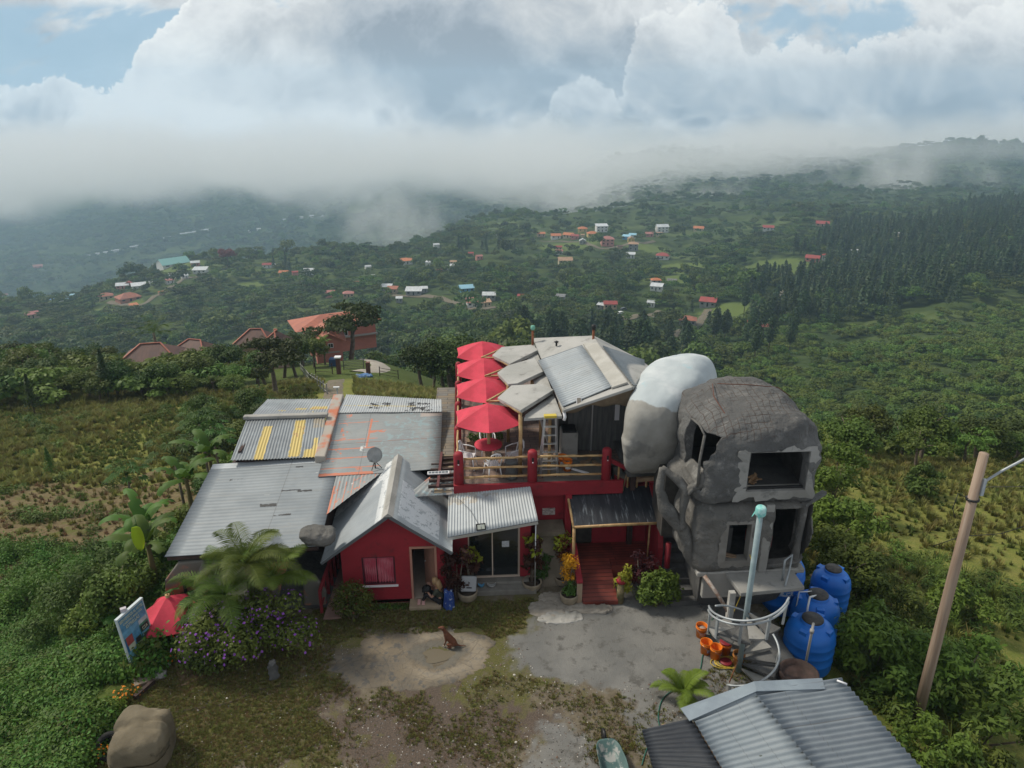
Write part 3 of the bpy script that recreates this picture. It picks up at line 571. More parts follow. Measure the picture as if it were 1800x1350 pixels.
# clearings: lawns and pastures
FIELDS = []
def field(px, py, rx, ry):
    p = onground(px, py, D0=60); FIELDS.append((p.x, p.y, rx, ry))
field(318, 472, 26, 26); field(1110, 578, 12, 14); field(1000, 432, 30, 25); field(1140, 435, 22, 25); field(1200, 470, 20, 18); field(1280, 552, 16, 22); field(1560, 394, 60, 30); field(1190, 494, 26, 16); field(205, 541, 20, 16); field(446, 500, 14, 12)
field(1390, 480, 30, 40); field(1330, 600, 14, 8)
FA = np.zeros_like(gxr)
for fx, fy, a_, b_ in FIELDS: FA = np.maximum(FA, 1 - ss(np.hypot((gxr - fx) / a_, (gyr - fy) / b_) + (n1 - .5) * .4, .85, 1.05))
fattr(ground, 'field', FA)
t = ground.data.materials[0].node_tree; b = t.nodes['Principled BSDF']; src = b.inputs['Base Color'].links[0].from_socket
at = t.nodes.new('ShaderNodeAttribute'); at.attribute_name = 'field'
t.links.new(mixc(t, at.outputs['Fac'], src, mixc(t, .5, (.085, .125, .028), (.11, .14, .035))), b.inputs['Base Color'])
# ================================================================ FAR WOODS
far_k = []
for i in range(4): far_k.append(crown_mesh('far_round', [L_dark, L_mid, L_mid, L_lite][i], 20 + i, blobs_round(30 + i, 3.6, 4.2, 11, .8, .55), 420, .85, .7, .5))
for i in range(2): far_k.append(crown_mesh('far_flat', [L_mid, L_dark][i], 40 + i, blobs_flat(50 + i, 4.6, 5.0, 11), 420, .8, .7, .4, low=-.1))
for i in range(2): far_k.append(pine_far(60 + i, L_pine))
scrub_k = [crown_mesh('scrub', [L_yel, L_mid, L_lite, L_lite][i], 70 + i, blobs_flat(80 + i, 2.4, 1.9, 9) if i % 2 else blobs_round(80 + i, 1.9, 1.4, 8), 520, .42, .6, .5, low=-.1) for i in range(4)]
X, Y, a, D = sample(92, 2400, 26, 210); _x = sample(340, 900, 22, 40); _k = _x[2] > .33; X, Y, a, D = [np.concatenate([p, q[_k]]) for p, q in zip((X, Y, a, D), _x)]; extra = np.arange(len(X)) >= len(X) - _k.sum()
A_, DD_ = a, D
inpine = ((a > .33 + .10 * ss(D, 420, 700)) & (D > 345 + (a - .35) * -60) & (D < 680 + (a - .4) * 500) & ~((a > .62) & (D < 380)))
inpine |= (np.hypot(a + .31, (D - 640) / 260) < .035) | (np.hypot(a - .15, (D - 300) / 900) < .05) | (np.hypot(a + .03, (D - 640) / 500) < .045) | (np.hypot(a - .27, (D - 380) / 1200) < .03)
scr = (a > .20 + .12 * (nfbm(X / 60, Y / 60) - .5)) & (D < 330 - 80 * (a < .35)) & ~inpine
thin = rs.uniform(0, 1, len(X))
keep = ~extra | inpine
keep &= ~((a > -.06) & (a < .34) & (D > 620) & (D < 980) & (nfbm(X / 45, Y / 45) > .50) & (thin < .75))
keep &= ~(scr & (nfbm(X / 16, Y / 16) > .52) & (thin < .85))
keep &= ~((D > 900) & (nfbm(X / 120, Y / 90) > .60) & (thin < .8))
for cx, cyy, r in CLEAR: keep &= np.hypot(X - cx, Y - cyy) > r + 2.2
for cx, cyy, r1, r2 in FIELDS: keep &= np.hypot((X - cx) / (r1 * 1.02), (Y - cyy) / (r2 * 1.02)) > 1
# the pink estate stands on its own shoulder of the ridge
keep &= ~((a > -.46) & (a < -.08) & (D < 128))
X, Y, a, D, inpine, scr = X[keep], Y[keep], a[keep], D[keep], inpine[keep], scr[keep]
Z = terrain(X, Y) - .4
which = rs.randint(0, 6, len(X)); big = nfbm(X / 90, Y / 90, 3); which[big > .56] = rs.randint(4, 6, (big > .56).sum()); which[inpine] = rs.choice([6, 7, 6, 7, 6, 7, 1], inpine.sum())
scl = rs.uniform(.55, 1.25, len(X)) * (1 + .5 * ss(D, 900, 2200)); scl[D < 200] *= .72; scl *= np.where(rs.uniform(0, 1, len(X)) < .09, rs.uniform(1.3, 1.9, len(X)), 1); scl[inpine] = rs.uniform(.6, 1.35, inpine.sum())
sel = ~scr
scatter('forest', np.stack([X, Y, Z], -1)[sel], rs.uniform(0, 6.28, sel.sum()), np.stack([scl, scl, scl * rs.uniform(.8, 1.25, len(X))], -1)[sel], which[sel], far_k)
# scrub of the near right slopes
X2, Y2, a2, D2 = sample(48, 330, 7.0, 16, .86)
s2 = (a2 > .03 + .17 * ss(D2, 90, 200)) ; s2 |= (a2 < -.02) & (D2 < 150) & (D2 > 62)
s2 &= nfbm(X2 / 12, Y2 / 12) > .40
for cx, cyy, r in CLEAR: s2 &= np.hypot(X2 - cx, Y2 - cyy) > r
for cx, cyy, r1, r2 in FIELDS: s2 &= np.hypot((X2 - cx) / r1, (Y2 - cyy) / r2) > 1
s2 &= ~((a2 > -.42) & (a2 < .05) & (D2 < 125)) & ~((D2 < 60) & (a2 < .4) & (a2 > -.3))
X2, Y2, D2 = X2[s2], Y2[s2], D2[s2]; sc2 = rs.uniform(.5, 1.25, len(X2)) * (1 + .3 * ss(D2, 80, 250))
scatter('scrub', np.stack([X2, Y2, terrain(X2, Y2) - .1], -1), rs.uniform(0, 6.28, len(X2)), sc2, rs.randint(0, 4, len(X2)), scrub_k)
print('forest', sel.sum(), 'scrub', len(X2))
# ================================================================ MATERIALS OF THE HOUSE
def plain(nt_): return None
M = {}
M['red'] = mat('red_paint', (.29, .017, .028), .65, (.225, .014, .023), 1.2, bump=.004, bscale=30, col3=(.14, .018, .022), s3=3, lo3=.54, hi3=.72)
M['redwood'] = mat('red_wood', (.30, .03, .04), .6, (.22, .025, .03), 3)
M['canvas'] = mat('umbrella_canvas', (.60, .048, .085), .8, (.46, .038, .062), 1.6, bump=.004, bscale=40)
M['bamboo'] = mat('bamboo', (.34, .20, .085), .55, (.48, .33, .16), 5, col3=(.16, .09, .04), s3=14, lo3=.6, hi3=.68)
M['darkwood'] = mat('dark_wood', (.035, .022, .018), .8, (.06, .035, .03), 6)
M['conc'] = mat('concrete', (.27, .265, .245), .85, (.36, .35, .33), 1.1, bump=.012, bscale=16, col3=(.19, .185, .17), s3=3.2, lo3=.55, hi3=.72)
M['conc_roof'] = mat('concrete_roof', (.30, .30, .285), .8, (.38, .375, .36), .9, bump=.01, bscale=14, col3=(.21, .205, .195), s3=2.6, lo3=.55, hi3=.72)
M['conc_dk'] = mat('concrete_dark', (.075, .075, .075), .9, (.12, .12, .118), 1.4, bump=.03, bscale=9, col3=(.17, .168, .16), s3=2.2, lo3=.60, hi3=.75)
M['conc_side'] = mat('concrete_plaster', (.22, .215, .20), .85, (.29, .285, .27), .8, bump=.008, bscale=12, col3=(.15, .15, .145), s3=1.6, lo3=.55, hi3=.7)
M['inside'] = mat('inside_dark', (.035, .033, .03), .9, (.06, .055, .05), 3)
M['soffit'] = mat('soffit_cement', (.16, .12, .08), .9, (.24, .19, .13), 1.5, bump=.03, bscale=5)
M['wall_grey'] = mat('grey_board', (.085, .085, .085), .9, (.14, .14, .135), 2.5, stretch=(4, 4, .4), bump=.006)
M['white'] = mat('white_plastic', (.72, .72, .74), .35)
M['cream'] = mat('cream_frame', (.50, .40, .33), .6)
M['pinkdoor'] = mat('pink_door', (.42, .22, .16), .6, (.36, .19, .14), 3)
M['glass'] = mat('dark_glass', (.012, .014, .016), .06, spec=.8)
M['black'] = mat('black_plastic', (.012, .012, .013), .5)
M['alu'] = mat('aluminium', (.55, .56, .57), .35, metal=.7)
M['galv'] = mat('galvanised_pipe', (.30, .33, .35), .5, (.38, .41, .43), 4, metal=.35)
M['orange'] = mat('orange_plastic', (.78, .20, .015), .4, (.66, .17, .015), 4)
M['blue_tank'] = mat('blue_tank', (.010, .13, .50), .42, (.016, .17, .62), .8, bump=.003, bscale=6, col3=(.06, .14, .36), s3=3.0, lo3=.66, hi3=.78)
M['wood'] = mat('wood', (.20, .13, .08), .8, (.28, .20, .13), 4, stretch=(1, 1, .2))
M['pole'] = mat('pole_wood', (.25, .175, .125), .85, (.33, .25, .19), 3, stretch=(3, 3, .15), bump=.01, bscale=12, col3=(.34, .28, .23), s3=3, lo3=.6, hi3=.75)
M['rust'] = mat('rust', (.16, .05, .02), .8, (.26, .10, .05), 6)
M['ochre'] = mat('ochre_cement', (.42, .17, .09), .85, (.50, .26, .15), 1.5, bump=.02, bscale=5)
M['tile'] = mat('floor_tile', (.40, .34, .28), .5, (.48, .42, .36), 2)
M['pinkcloth'] = mat('pink_curtain', (.42, .05, .09), .8, (.52, .16, .20), 2)
M['stone'] = mat('carved_boulder', (.115, .095, .062), .9, (.18, .15, .10), 1.2, bump=.03, bscale=6, col3=(.07, .06, .04), s3=2.5, lo3=.58, hi3=.7)
M['pale_stone'] = mat('pale_stone', (.24, .215, .18), .9, (.31, .28, .24), 1.4, bump=.03, bscale=8, col3=(.20, .18, .16), s3=3)
M['soil'] = mat('soil', (.04, .03, .022), .95, (.07, .05, .035), 5)
M['pot'] = mat('clay_pot', (.22, .18, .13), .9, (.30, .25, .18), 4, bump=.01)
M['paver'] = None
def tex_brick(name, c1, c2, mo, scale, bw=.5, rh=.25, rough=.8, ms=.012, rot=0):
    m = bpy.data.materials.new(name); m.use_nodes = True; t = m.node_tree; b = t.nodes['Principled BSDF']; b.inputs['Roughness'].default_value = rough
    co = t.nodes.new('ShaderNodeTexCoord').outputs['Object']; co = nd(t, 'ShaderNodeMapping', {0: co, 2: (0, 0, rot)}).outputs[0]
    k = nd(t, 'ShaderNodeTexBrick', {'Vector': co, 'Color1': (*c1, 1), 'Color2': (*c2, 1), 'Mortar': (*mo, 1), 'Scale': scale, 'Mortar Size': ms, 'Brick Width': bw, 'Row Height': rh})
    n = nd(t, 'ShaderNodeTexNoise', {'Vector': co, 'Scale': 2.2, 'Detail': 5}).outputs[0]
    t.links.new(mixc(t, sstep(t, n, .4, .7), k.outputs[0], mixc(t, .5, k.outputs[0], mo)), b.inputs['Base Color']); return m
M['paver'] = tex_brick('deck_paver', (.26, .17, .13), (.17, .13, .12), (.08, .07, .065), 1.0, .42, .2)
M['walk'] = tex_brick('roof_shingle', (.16, .16, .155), (.22, .17, .11), (.06, .055, .05), 1.0, .8, .22)
M['plank'] = tex_brick('red_planks', (.23, .045, .03), (.17, .035, .025), (.05, .012, .01), 1.0, 3.0, .14, .5)
def roofmat(name, base, base2, patches=(), seams=(), rough=.55, metal=.12, dirt=(.20, .19, .17), dirt_lo=.60, speck=(0, 0, 0), streak=(1, 14)):
    """sheet metal; puv = (u, v) on the roof, patches are worn paint or bare metal with ragged edges"""
    m = bpy.data.materials.new(name); m.use_nodes = True; t = m.node_tree; b = t.nodes['Principled BSDF']; b.inputs['Roughness'].default_value = rough; b.inputs['Metallic'].default_value = metal
    a = t.nodes.new('ShaderNodeAttribute'); a.attribute_name = 'puv'; sp = nd(t, 'ShaderNodeSeparateXYZ', {0: a.outputs['Vector']}); u, v = sp.outputs[0], sp.outputs[1]
    co = t.nodes.new('ShaderNodeTexCoord').outputs['Object']
    n1_ = nd(t, 'ShaderNodeTexNoise', {'Vector': co, 'Scale': .8, 'Detail': 6, 'Roughness': .65}).outputs[0]; n2_ = nd(t, 'ShaderNodeTexNoise', {'Vector': co, 'Scale': 5.0, 'Detail': 5, 'Roughness': .7}).outputs[0]
    n3_ = nd(t, 'ShaderNodeTexNoise', {'Vector': nd(t, 'ShaderNodeCombineXYZ', {0: mth(t, 'MULTIPLY', u, streak[1] * 6), 1: mth(t, 'MULTIPLY', v, streak[0] * 2)}).outputs[0], 'Scale': 1.0, 'Detail': 5, 'Roughness': .6}).outputs[0]
    c = mixc(t, sstep(t, n1_, .35, .65), base, base2)
    pl = mth(t, 'FRACT', mth(t, 'MULTIPLY', mth(t, 'FLOOR', mth(t, 'MULTIPLY', u, streak[1] * .5)), .377)); c = mixc(t, mth(t, 'MULTIPLY', pl, .22), c, tuple(x * .62 for x in base))
    c = mixc(t, mth(t, 'MULTIPLY', sstep(t, n3_, .45, .75), .35), c, dirt); c = mixc(t, mth(t, 'MULTIPLY', sstep(t, n2_, dirt_lo, dirt_lo + .14), .55), c, dirt)
    for (u0, u1, v0, v1, col, amp, lo) in patches:
        du = mth(t, 'SUBTRACT', (u1 - u0) / 2, mth(t, 'ABSOLUTE', mth(t, 'SUBTRACT', u, (u0 + u1) / 2))); dv = mth(t, 'SUBTRACT', (v1 - v0) / 2, mth(t, 'ABSOLUTE', mth(t, 'SUBTRACT', v, (v0 + v1) / 2)))
        d = mth(t, 'ADD', mth(t, 'MINIMUM', du, dv), mth(t, 'MULTIPLY', mth(t, 'SUBTRACT', n2_, .5), amp)); f = sstep(t, d, -.002, .004)
        if lo: f = mth(t, 'MULTIPLY', f, sstep(t, n2_, lo, lo + .05))
        c = mixc(t, f, c, col)
    for (ax, p0) in seams:
        s_ = u if ax == 'u' else v; f = sstep(t, mth(t, 'ABSOLUTE', mth(t, 'SUBTRACT', s_, p0)), .0015, .004, 1, 0); c = mixc(t, mth(t, 'MULTIPLY', f, .6), c, (.10, .10, .10))
    t.links.new(c, b.inputs['Base Color']); return m
def corr(name, A, B, C, D, m, parent=None, pitch=.09, amp=.012, nv=6, cut=None, box=False, thick=.012):
    """corrugated sheet: A->B across the waves, A->D (and B->C) along them"""
    A, B, C, D = map(Vector, (A, B, C, D)); L = ((B - A).length + (C - D).length) / 2; n = int(L / pitch * 6)
    u = np.linspace(0, 1, n + 1); v = np.linspace(0, 1, nv + 1); U, V = np.meshgrid(u, v)
    P = ((1 - U) * (1 - V))[..., None] * np.array(A) + (U * (1 - V))[..., None] * np.array(B) + (U * V)[..., None] * np.array(C) + ((1 - U) * V)[..., None] * np.array(D)
    N = (B - A).cross(D - A).normalized(); N = N if N.z > 0 else -N
    w = np.sin(U * L / pitch * 2 * math.pi); w = (np.clip(np.abs(w), 0, .7) / .7 * np.sign(w)) if box else w
    P = P + (w * amp)[..., None] * np.array(N) + ((nfbm(U * L * .8, V * 4 + L) - .5) * .03)[..., None] * np.array(N)
    P2 = P - np.array(N) * thick; nP = P.reshape(-1, 3); k = len(nP)
    i = np.arange((nv + 1) * (n + 1)).reshape(nv + 1, n + 1); f = np.stack([i[:-1, :-1], i[:-1, 1:], i[1:, 1:], i[1:, :-1]], -1).reshape(-1, 4)
    e = []
    for r in (i[0], i[-1], i[:, 0], i[:, -1]): e += [(r[j], r[j + 1], r[j + 1] + k, r[j] + k) for j in range(len(r) - 1)]
    o = mesh_np(name, np.concatenate([nP, P2.reshape(-1, 3)]), np.concatenate([f, f[:, ::-1] + k, np.array(e)]), m, parent, smooth=False)
    uv = np.stack([U.ravel(), V.ravel(), 0 * U.ravel()], -1); fattr(o, 'puv', np.concatenate([uv, uv]), 'FLOAT_VECTOR'); return o
ZN, ZN2 = (.185, .212, .235), (.24, .267, .288)
ORG, YEL, BLK, WHT, PLE = (.50, .18, .11), (.52, .41, .15), (.02, .02, .022), (.55, .56, .55), (.38, .41, .435)

# ================================================================ LONG METAL ROOFED HALL (left)
def hz(x, y): return 2.2 + .04 * (x + 8.45) + .12 * (y - 17.97)
def hp(x, y, d=0): return (x, y, hz(x, y) + d)
hall = empty('metal_roofed_hall', (0, 0, 0), 0, 'long low hall under grey metal sheets with worn yellow and orange paint', 'hall')
mr = roofmat('hall_roof_front', ZN, ZN2, [(.44, .47, .50, .62, BLK, .05, 0), (.60, .615, .62, .76, BLK, .05, 0), (.585, .60, .74, .84, BLK, .04, 0), (.33, .345, .62, .74, BLK, .04, .42), (.88, .90, .66, .72, BLK, .03, 0), (.93, 1.0, 0, 1, PLE, .03, 0), (.57, .575, .5, .54, WHT, .01, 0), (.80, .806, .83, .85, WHT, .01, 0), (.77, .79, .20, .30, BLK, .06, .55)], [('v', .62), ('u', .93)], streak=(1, 10))
corr('roof', hp(-8.5, 17.95), hp(-8.5, 22.5), hp(-4.25, 22.5), hp(-4.25, 17.95), mr, hall, .16, .0055, box=True, nv=10)
mr2 = roofmat('hall_roof_back', (.225, .25, .262), (.28, .295, .295), [(0, .04, 0, .45, ORG, .03, 0), (.10, .115, .0, .50, ORG, .02, 0), (.24, .258, 0, .42, ORG, .02, 0), (.38, .395, .02, .42, ORG, .02, 0), (.52, .535, .02, .44, ORG, .03, 0), (.62, .66, .36, .50, ORG, .05, .42), (.80, .815, .05, .42, ORG, .03, 0), (.40, .86, .34, .36, ORG, .02, 0), (.05, .10, .30, .36, ORG, .05, .5), (.47, .475, .25, 1, ORG, .006, 0), (.33, .42, .30, .345, WHT, .04, .50), (.1, .95, .1, .14, ORG, .14, .56), (.2, .9, .5, .95, (.24, .31, .33), .3, .52), (.84, .97, .8, 1.0, (.38, .33, .30), .05, 0)], [('v', .33), ('u', .47)], streak=(1, 12), dirt=(.17, .15, .13))
corr('roof', hp(-4.85, 21.3, .03), hp(-4.85, 25.35, .03), hp(-.95, 25.35, .03), hp(-.95, 21.3, .03), mr2, hall, .16, .0055, box=True, nv=8)
corr('roof', hp(-4.8, 25.3, .07), hp(-.95, 24.9, .07), hp(-1.0, 26.0, -.02), hp(-4.7, 26.9, -.05), roofmat('hall_roof_strip', PLE, (.45, .47, .48), [(.30, .48, .25, .60, BLK, .2, .5), (.66, .88, .1, .7, BLK, .25, .48), (.02, .75, .38, .42, YEL, .02, .4)], streak=(1, 8)), hall, .09, .014, nv=3)
corr('roof', hp(-4.27, 19.35, .012), hp(-2.72, 21.5, .012), hp(-2.72, 22.45, .012), hp(-4.27, 22.45, .012), mr2, hall, .16, .0055, box=True, nv=3)
corr('roof', hp(-.98, 21.3, .031), hp(-.5, 21.3, .031), hp(-.5, 19.9, .031), hp(-2.0, 19.9, .031), mr2, hall, .15, .006, nv=3)
pm = [(.25, .36, .0, .80, YEL, .05, 0), (.63, .76, .03, .93, YEL, .06, 0), (.80, .99, .0, .20, YEL, .07, 0), (.90, .95, .18, .46, YEL, .06, .42), (.66, .75, .5, .85, (.40, .22, .12), .2, .56), (.86, 1.0, .72, .97, (.30, .27, .22), .08, .42)]
corr('raised_roof', (-7.84, 22.3, 2.96), (-4.92, 22.3, 2.99), (-5.14, 24.75, 3.38), (-7.95, 24.8, 3.34), roofmat('raised_roof_front', (.20, .22, .24), (.28, .31, .33), pm, streak=(1, 6), dirt=(.15, .15, .15)), hall, .10, .017, nv=6)
corr('raised_roof', (-7.93, 24.9, 3.30), (-5.12, 24.85, 3.34), (-5.12, 26.7, 3.28), (-7.72, 26.9, 3.26), roofmat('raised_roof_back', PLE, ZN2, [(.28, .42, .0, .42, YEL, .07, .0), (.52, .68, .05, .5, YEL, .1, 0), (.72, .95, .1, .58, YEL, .12, 0), (.76, .9, .2, .5, (.42, .2, .1), .25, .52), (.0, 1.0, .0, .42, (.27, .29, .31), .03, .38)], streak=(1, 6)), hall, .10, .015, nv=4)
b = MB(); b.beam((-8.05, 24.85, 3.40), (-5.05, 24.8, 3.44), .24, .13); b.build('ridge_beam', M['conc'], hall, bevel=.03)
b = MB(); b.prism([(-5.1, 22.2, 2.74), (-4.74, 22.15, 2.74), (-4.78, 26.7, 3.15), (-5.16, 26.7, 3.15)], (0, 0, .34)); b.build('parapet', mat('parapet_cement', (.36, .33, .29), .85, (.46, .16, .09), 1.2, lo=.45, hi=.62, bump=.01), hall, bevel=.04)
b = MB(); b.bb(-7.6, -4.95, 22.55, 22.7, 2.6, 2.9); b.bb(-7.7, -7.6, 22.7, 26.5, 2.6, 3.1); b.build('clerestory', M['darkwood'], hall)
b = MB(); b.bb(-8.2, -4.4, 21.2, 21.35, 0, 2.5); b.bb(-4.5, -4.35, 19.6, 21.3, 0, 2.5); b.bb(-4.6, -1.0, 22.4, 22.6, 0, 2.7); b.bb(-8.0, -1.0, 25.8, 26, 0, 2.7); b.bb(-8.0, -7.9, 21.4, 25.8, -2, 2.6); b.build('wall', M['darkwood'], hall)
MB().bb(-8.4, -3.9, 18.3, 26, -1.5, .04).build('floor_slab', M['conc_dk'], hall)
for x in (-8.2, -6.3): MB().tube([(x, 18.15, -1), (x, 18.15, hz(x, 18.15) - .05)], .05, 8).build('post', M['black'], hall)
b = MB()
for x in (-8.3, -7.0, -5.7, -4.5): b.beam(hp(x, 18.0, -.10), hp(x, 21.5, -.10), .08, .12)
b.beam(hp(-8.45, 18.0, -.09), hp(-4.3, 18.0, -.09), .08, .10); b.build('purlin', M['darkwood'], hall)
# curving plaster walls with ochre edges at the hall's front
def slab_organic(name, pts, th, m, parent, seed=0, amp=.05, cuts=3):
    """upright or lying outline with real thickness, softened"""
    bm = bmesh.new(); vs = [bm.verts.new(p) for p in pts]; f = bm.faces.new(vs); r = bmesh.ops.extrude_face_region(bm, geom=[f]); nv = [v for v in r['geom'] if isinstance(v, bmesh.types.BMVert)]
    bmesh.ops.translate(bm, verts=nv, vec=th); bmesh.ops.recalc_face_normals(bm, faces=bm.faces); me = bpy.data.meshes.new(name); bm.to_mesh(me); bm.free(); me.materials.append(m)
    o = bpy.data.objects.new(name, me); COL.objects.link(o); o.parent = parent
    a = o.modifiers.new('bev', 'BEVEL'); a.width = .06; a.segments = 3
    return o
for nm, P, th in (('wall_fin', [(-8.75, 18.0, -.6), (-8.5, 18.4, .2), (-8.85, 18.3, .8), (-8.7, 18.1, 1.3), (-8.2, 18.0, 1.95), (-7.5, 18.0, 2.0), (-7.3, 18.0, 1.4), (-7.7, 18.0, .4), (-7.6, 18.0, -.6)], (0, .18, 0)), ('wall_fin', [(-6.5, 18.2, .2), (-6.3, 18.2, 1.2), (-5.9, 18.2, 1.6), (-5.2, 18.2, 1.7), (-5.5, 18.2, 1.0), (-5.7, 18.2, .2)], (0, .16, 0)), ('wall_fin', [(-5.0, 18.4, .0), (-4.95, 18.4, .9), (-4.6, 18.4, 1.1), (-4.3, 18.4, .5), (-4.35, 18.4, 0)], (0, .14, 0))):
    slab_organic(nm, P, th, mat('plaster_ochre', (.17, .16, .14), .9, (.42, .17, .10), .8, lo=.50, hi=.60, bump=.02, bscale=6), hall)

# ================================================================ RED HUT
hut = empty('red_hut', (0, 0, 0), 0, 'small red gabled hut with an open pinkish door and a curtained window', 'hut')
b = MB()
x0, x1, yf, yb = -3.78, -.78, 18.42, 21.4; ap = (-2.31, 3.05)
def zroof(x): return (1.76 + (x + 4.23) * (3.18 - 1.76) / (4.23 - 2.31)) if x < -2.31 else (1.92 + (-.60 - x) * (3.18 - 1.92) / (2.31 - .60))
th = .14; D0_, D1_, DZ = -1.80, -1.02, 1.93; W0, W1, Z0_, Z1_ = -3.20, -2.24, .66, 1.62
def strip(xa, xb, za, zb=None):          # piece of the front wall; zb None follows the roof
    if zb is None:
        xs = [xa] + ([-2.31] if xa < -2.31 < xb else []) + [xb]; b.prism([(xa, yf, za)] + [(xb, yf, za)] + [(x, yf, zroof(x) - .05) for x in reversed(xs)], (0, th, 0))
    else: b.prism([(xa, yf, za), (xb, yf, za), (xb, yf, zb), (xa, yf, zb)], (0, th, 0))
strip(x0, W0, 0); strip(W0, W1, 0, Z0_); strip(W0, W1, Z1_); strip(W1, D0_, 0); strip(D0_, D1_, DZ); strip(D1_, x1, 0)
b.bb(x0, x0 + th, yf + th, yb, 0, zroof(x0) - .06); b.bb(x1 - th, x1, yf + th, yb, 0, zroof(x1) - .06)
b.prism([(x0, yb, 0), (x1, yb, 0), (x1, yb, zroof(x1) - .06), (-2.31, yb, zroof(-2.31) - .06), (x0, yb, zroof(x0) - .06)], (0, .1, 0))
b.build('wall', M['red'], hut)
MB().bb(x0 + th, x1 - th, yf, yb, .02, .12).build('floor', M['tile'], hut)
# left slope, waves run down the slope: A->B along the eave, A->D up the slope
corr('roof', (-4.30, 18.12, 1.71), (-4.30, 21.45, 1.71), (-2.31, 21.85, 3.20), (-2.31, 18.12, 3.20), roofmat('hut_roof_left', (.25, .28, .305), (.32, .35, .375), [(.0, 1, .90, 1, (.34, .34, .32), .0, 0), (.0, 1, .80, .90, (.50, .52, .53), .01, .40), (.72, 1, 0, .9, (.50, .52, .53), .02, .42)], streak=(1, 5), dirt=(.22, .23, .22)), hut, .085, .012)
corr('roof', (-.55, 21.3, 1.88), (-.55, 18.12, 1.88), (-2.31, 18.12, 3.22), (-2.31, 21.85, 3.22), roofmat('hut_roof_right', (.29, .325, .35), (.36, .395, .42), [(.36, .93, .22, .86, (.50, .53, .56), .05, .42), (.0, 1, .95, 1, (.28, .29, .28), 0, 0)], streak=(1, 6), dirt=(.24, .25, .26)), hut, .085, .012)
b = MB(); b.prism([(-2.45, 18.10, 3.13), (-2.31, 18.10, 3.245), (-2.17, 18.10, 3.13)], (0, 3.75, 0)); b.build('ridge_cap', M['conc'], hut)
b = MB(); b.beam((-4.30, 18.14, 1.66), (-2.31, 18.14, 3.13), .03, .10); b.beam((-2.31, 18.14, 3.13), (-.55, 18.14, 1.83), .03, .10); b.build('fascia', mat('fascia_grey', (.10, .11, .12), .6), hut)
b = MB(); b.bb(D0_, D0_ + .06, yf - .02, yf + .15, .1, DZ); b.bb(D1_ - .06, D1_, yf - .02, yf + .15, .1, DZ); b.bb(D0_ + .06, D1_ - .06, yf - .02, yf + .15, DZ - .07, DZ); b.build('door_frame', M['pinkdoor'], hut)
dr = MB().bb(-.70, 0, -.02, .02, .12, 1.84).build('door', M['pinkdoor'], hut, loc=(D1_ - .07, yf + .16, 0)); dr.rotation_euler = (0, 0, -R(62))
MB().tube([(-.64, -.05, .95), (-.64, .05, .95)], .025, 8).build('handle', M['alu'], dr)
w = MB(); fr = .04; w.bb(W0, W0 + fr, yf + .02, yf + .1, Z0_, Z1_); w.bb(W1 - fr, W1, yf + .02, yf + .1, Z0_, Z1_); w.bb(W0 + fr, W1 - fr, yf + .02, yf + .1, Z1_ - fr, Z1_); w.bb(W0 + fr, W1 - fr, yf + .02, yf + .1, Z0_, Z0_ + fr); wf = w.build('window', mat('maroon_frame', (.06, .012, .02), .5), hut)
def curtain(x0, x1, z0, z1, y, m, parent, pin=None, n=40):
    V = []; k = n + 1
    for j in range(9):
        v = j / 8
        for i in range(k): u = i / n; xx = x0 + (x1 - x0) * (u if pin is None else u * (1 - .35 * v) + pin * .35 * v); V.append((xx, y + .025 * math.sin(u * 38 + v * .7) * (.5 + v), z1 + (z0 - z1) * v))
    return MB().add(V, [(j * k + i, j * k + i + 1, (j + 1) * k + i + 1, (j + 1) * k + i) for j in range(8) for i in range(n)], sm=True).build('curtain', m, parent)
curtain(W0 + .04, W0 + .40, Z0_ + .05, Z1_ - .04, yf + .085, M['pinkcloth'], wf); curtain(W0 + .43, W1 - .04, Z0_ + .04, Z1_ - .04, yf + .085, M['pinkcloth'], wf)
MB().bb(W0 - .02, W1 + .06, yf - .06, yf, Z0_ - .05, Z0_ - .01).build('sill', M['white'], wf)
MB().bb(-1.86, -.92, 17.98, 18.41, 0, .13).build('step', mat('step_cement', (.33, .26, .18), .85, (.26, .20, .14), 3), hut, bevel=.02)
MB().bb(-2.8, -1.9, 20.6, 21.3, .12, .75).build('bed', M['darkwood'], hut)

# ================================================================ RED HOUSE with the roof terrace
TZ = 3.0
hs = empty('red_terrace_house', (0, 0, 0), 0, 'red painted house carrying the paved roof terrace, with glass sliding doors and a plank porch', 'house')
b = MB(); b.bb(-.45, 2.95, 20.3, 20.45, 0, 2.62); b.bb(2.95, 3.15, 19.9, 20.45, 0, 2.62); b.bb(3.9, 5.65, 20.3, 20.45, 0, 2.62); b.bb(3.15, 3.9, 20.3, 20.45, 2.2, 2.62); b.bb(-.45, -.3, 20.46, 29, 0, 2.62); b.bb(-.3, 5.6, 28.85, 29, 0, 2.62); b.bb(5.5, 5.64, 20.46, 28.8, -2, 2.62)
b.bb(-.62, -.1, 19.14, 19.3, 0, 2.2); b.bb(1.46, 1.80, 19.14, 19.3, 0, 2.45); b.bb(1.66, 1.80, 19.3, 20.3, 0, 2.5); b.bb(-.62, -.48, 19.3, 20.3, 0, 2.1)
b.prism([(5.66, 18.75, .2), (5.66, 20.29, .2), (5.66, 20.29, 2.78), (5.66, 18.95, 1.95), (5.66, 18.75, 1.35)], (.15, 0, 0))
b.build('wall', M['red'], hs)
b = MB(); b.bb(-.45, 4.45, 20.08, 29, 2.78, 2.98); b.bb(4.45, 5.4, 21.4, 29, 2.78, 2.98); b.build('deck_slab', M['paver'], hs)
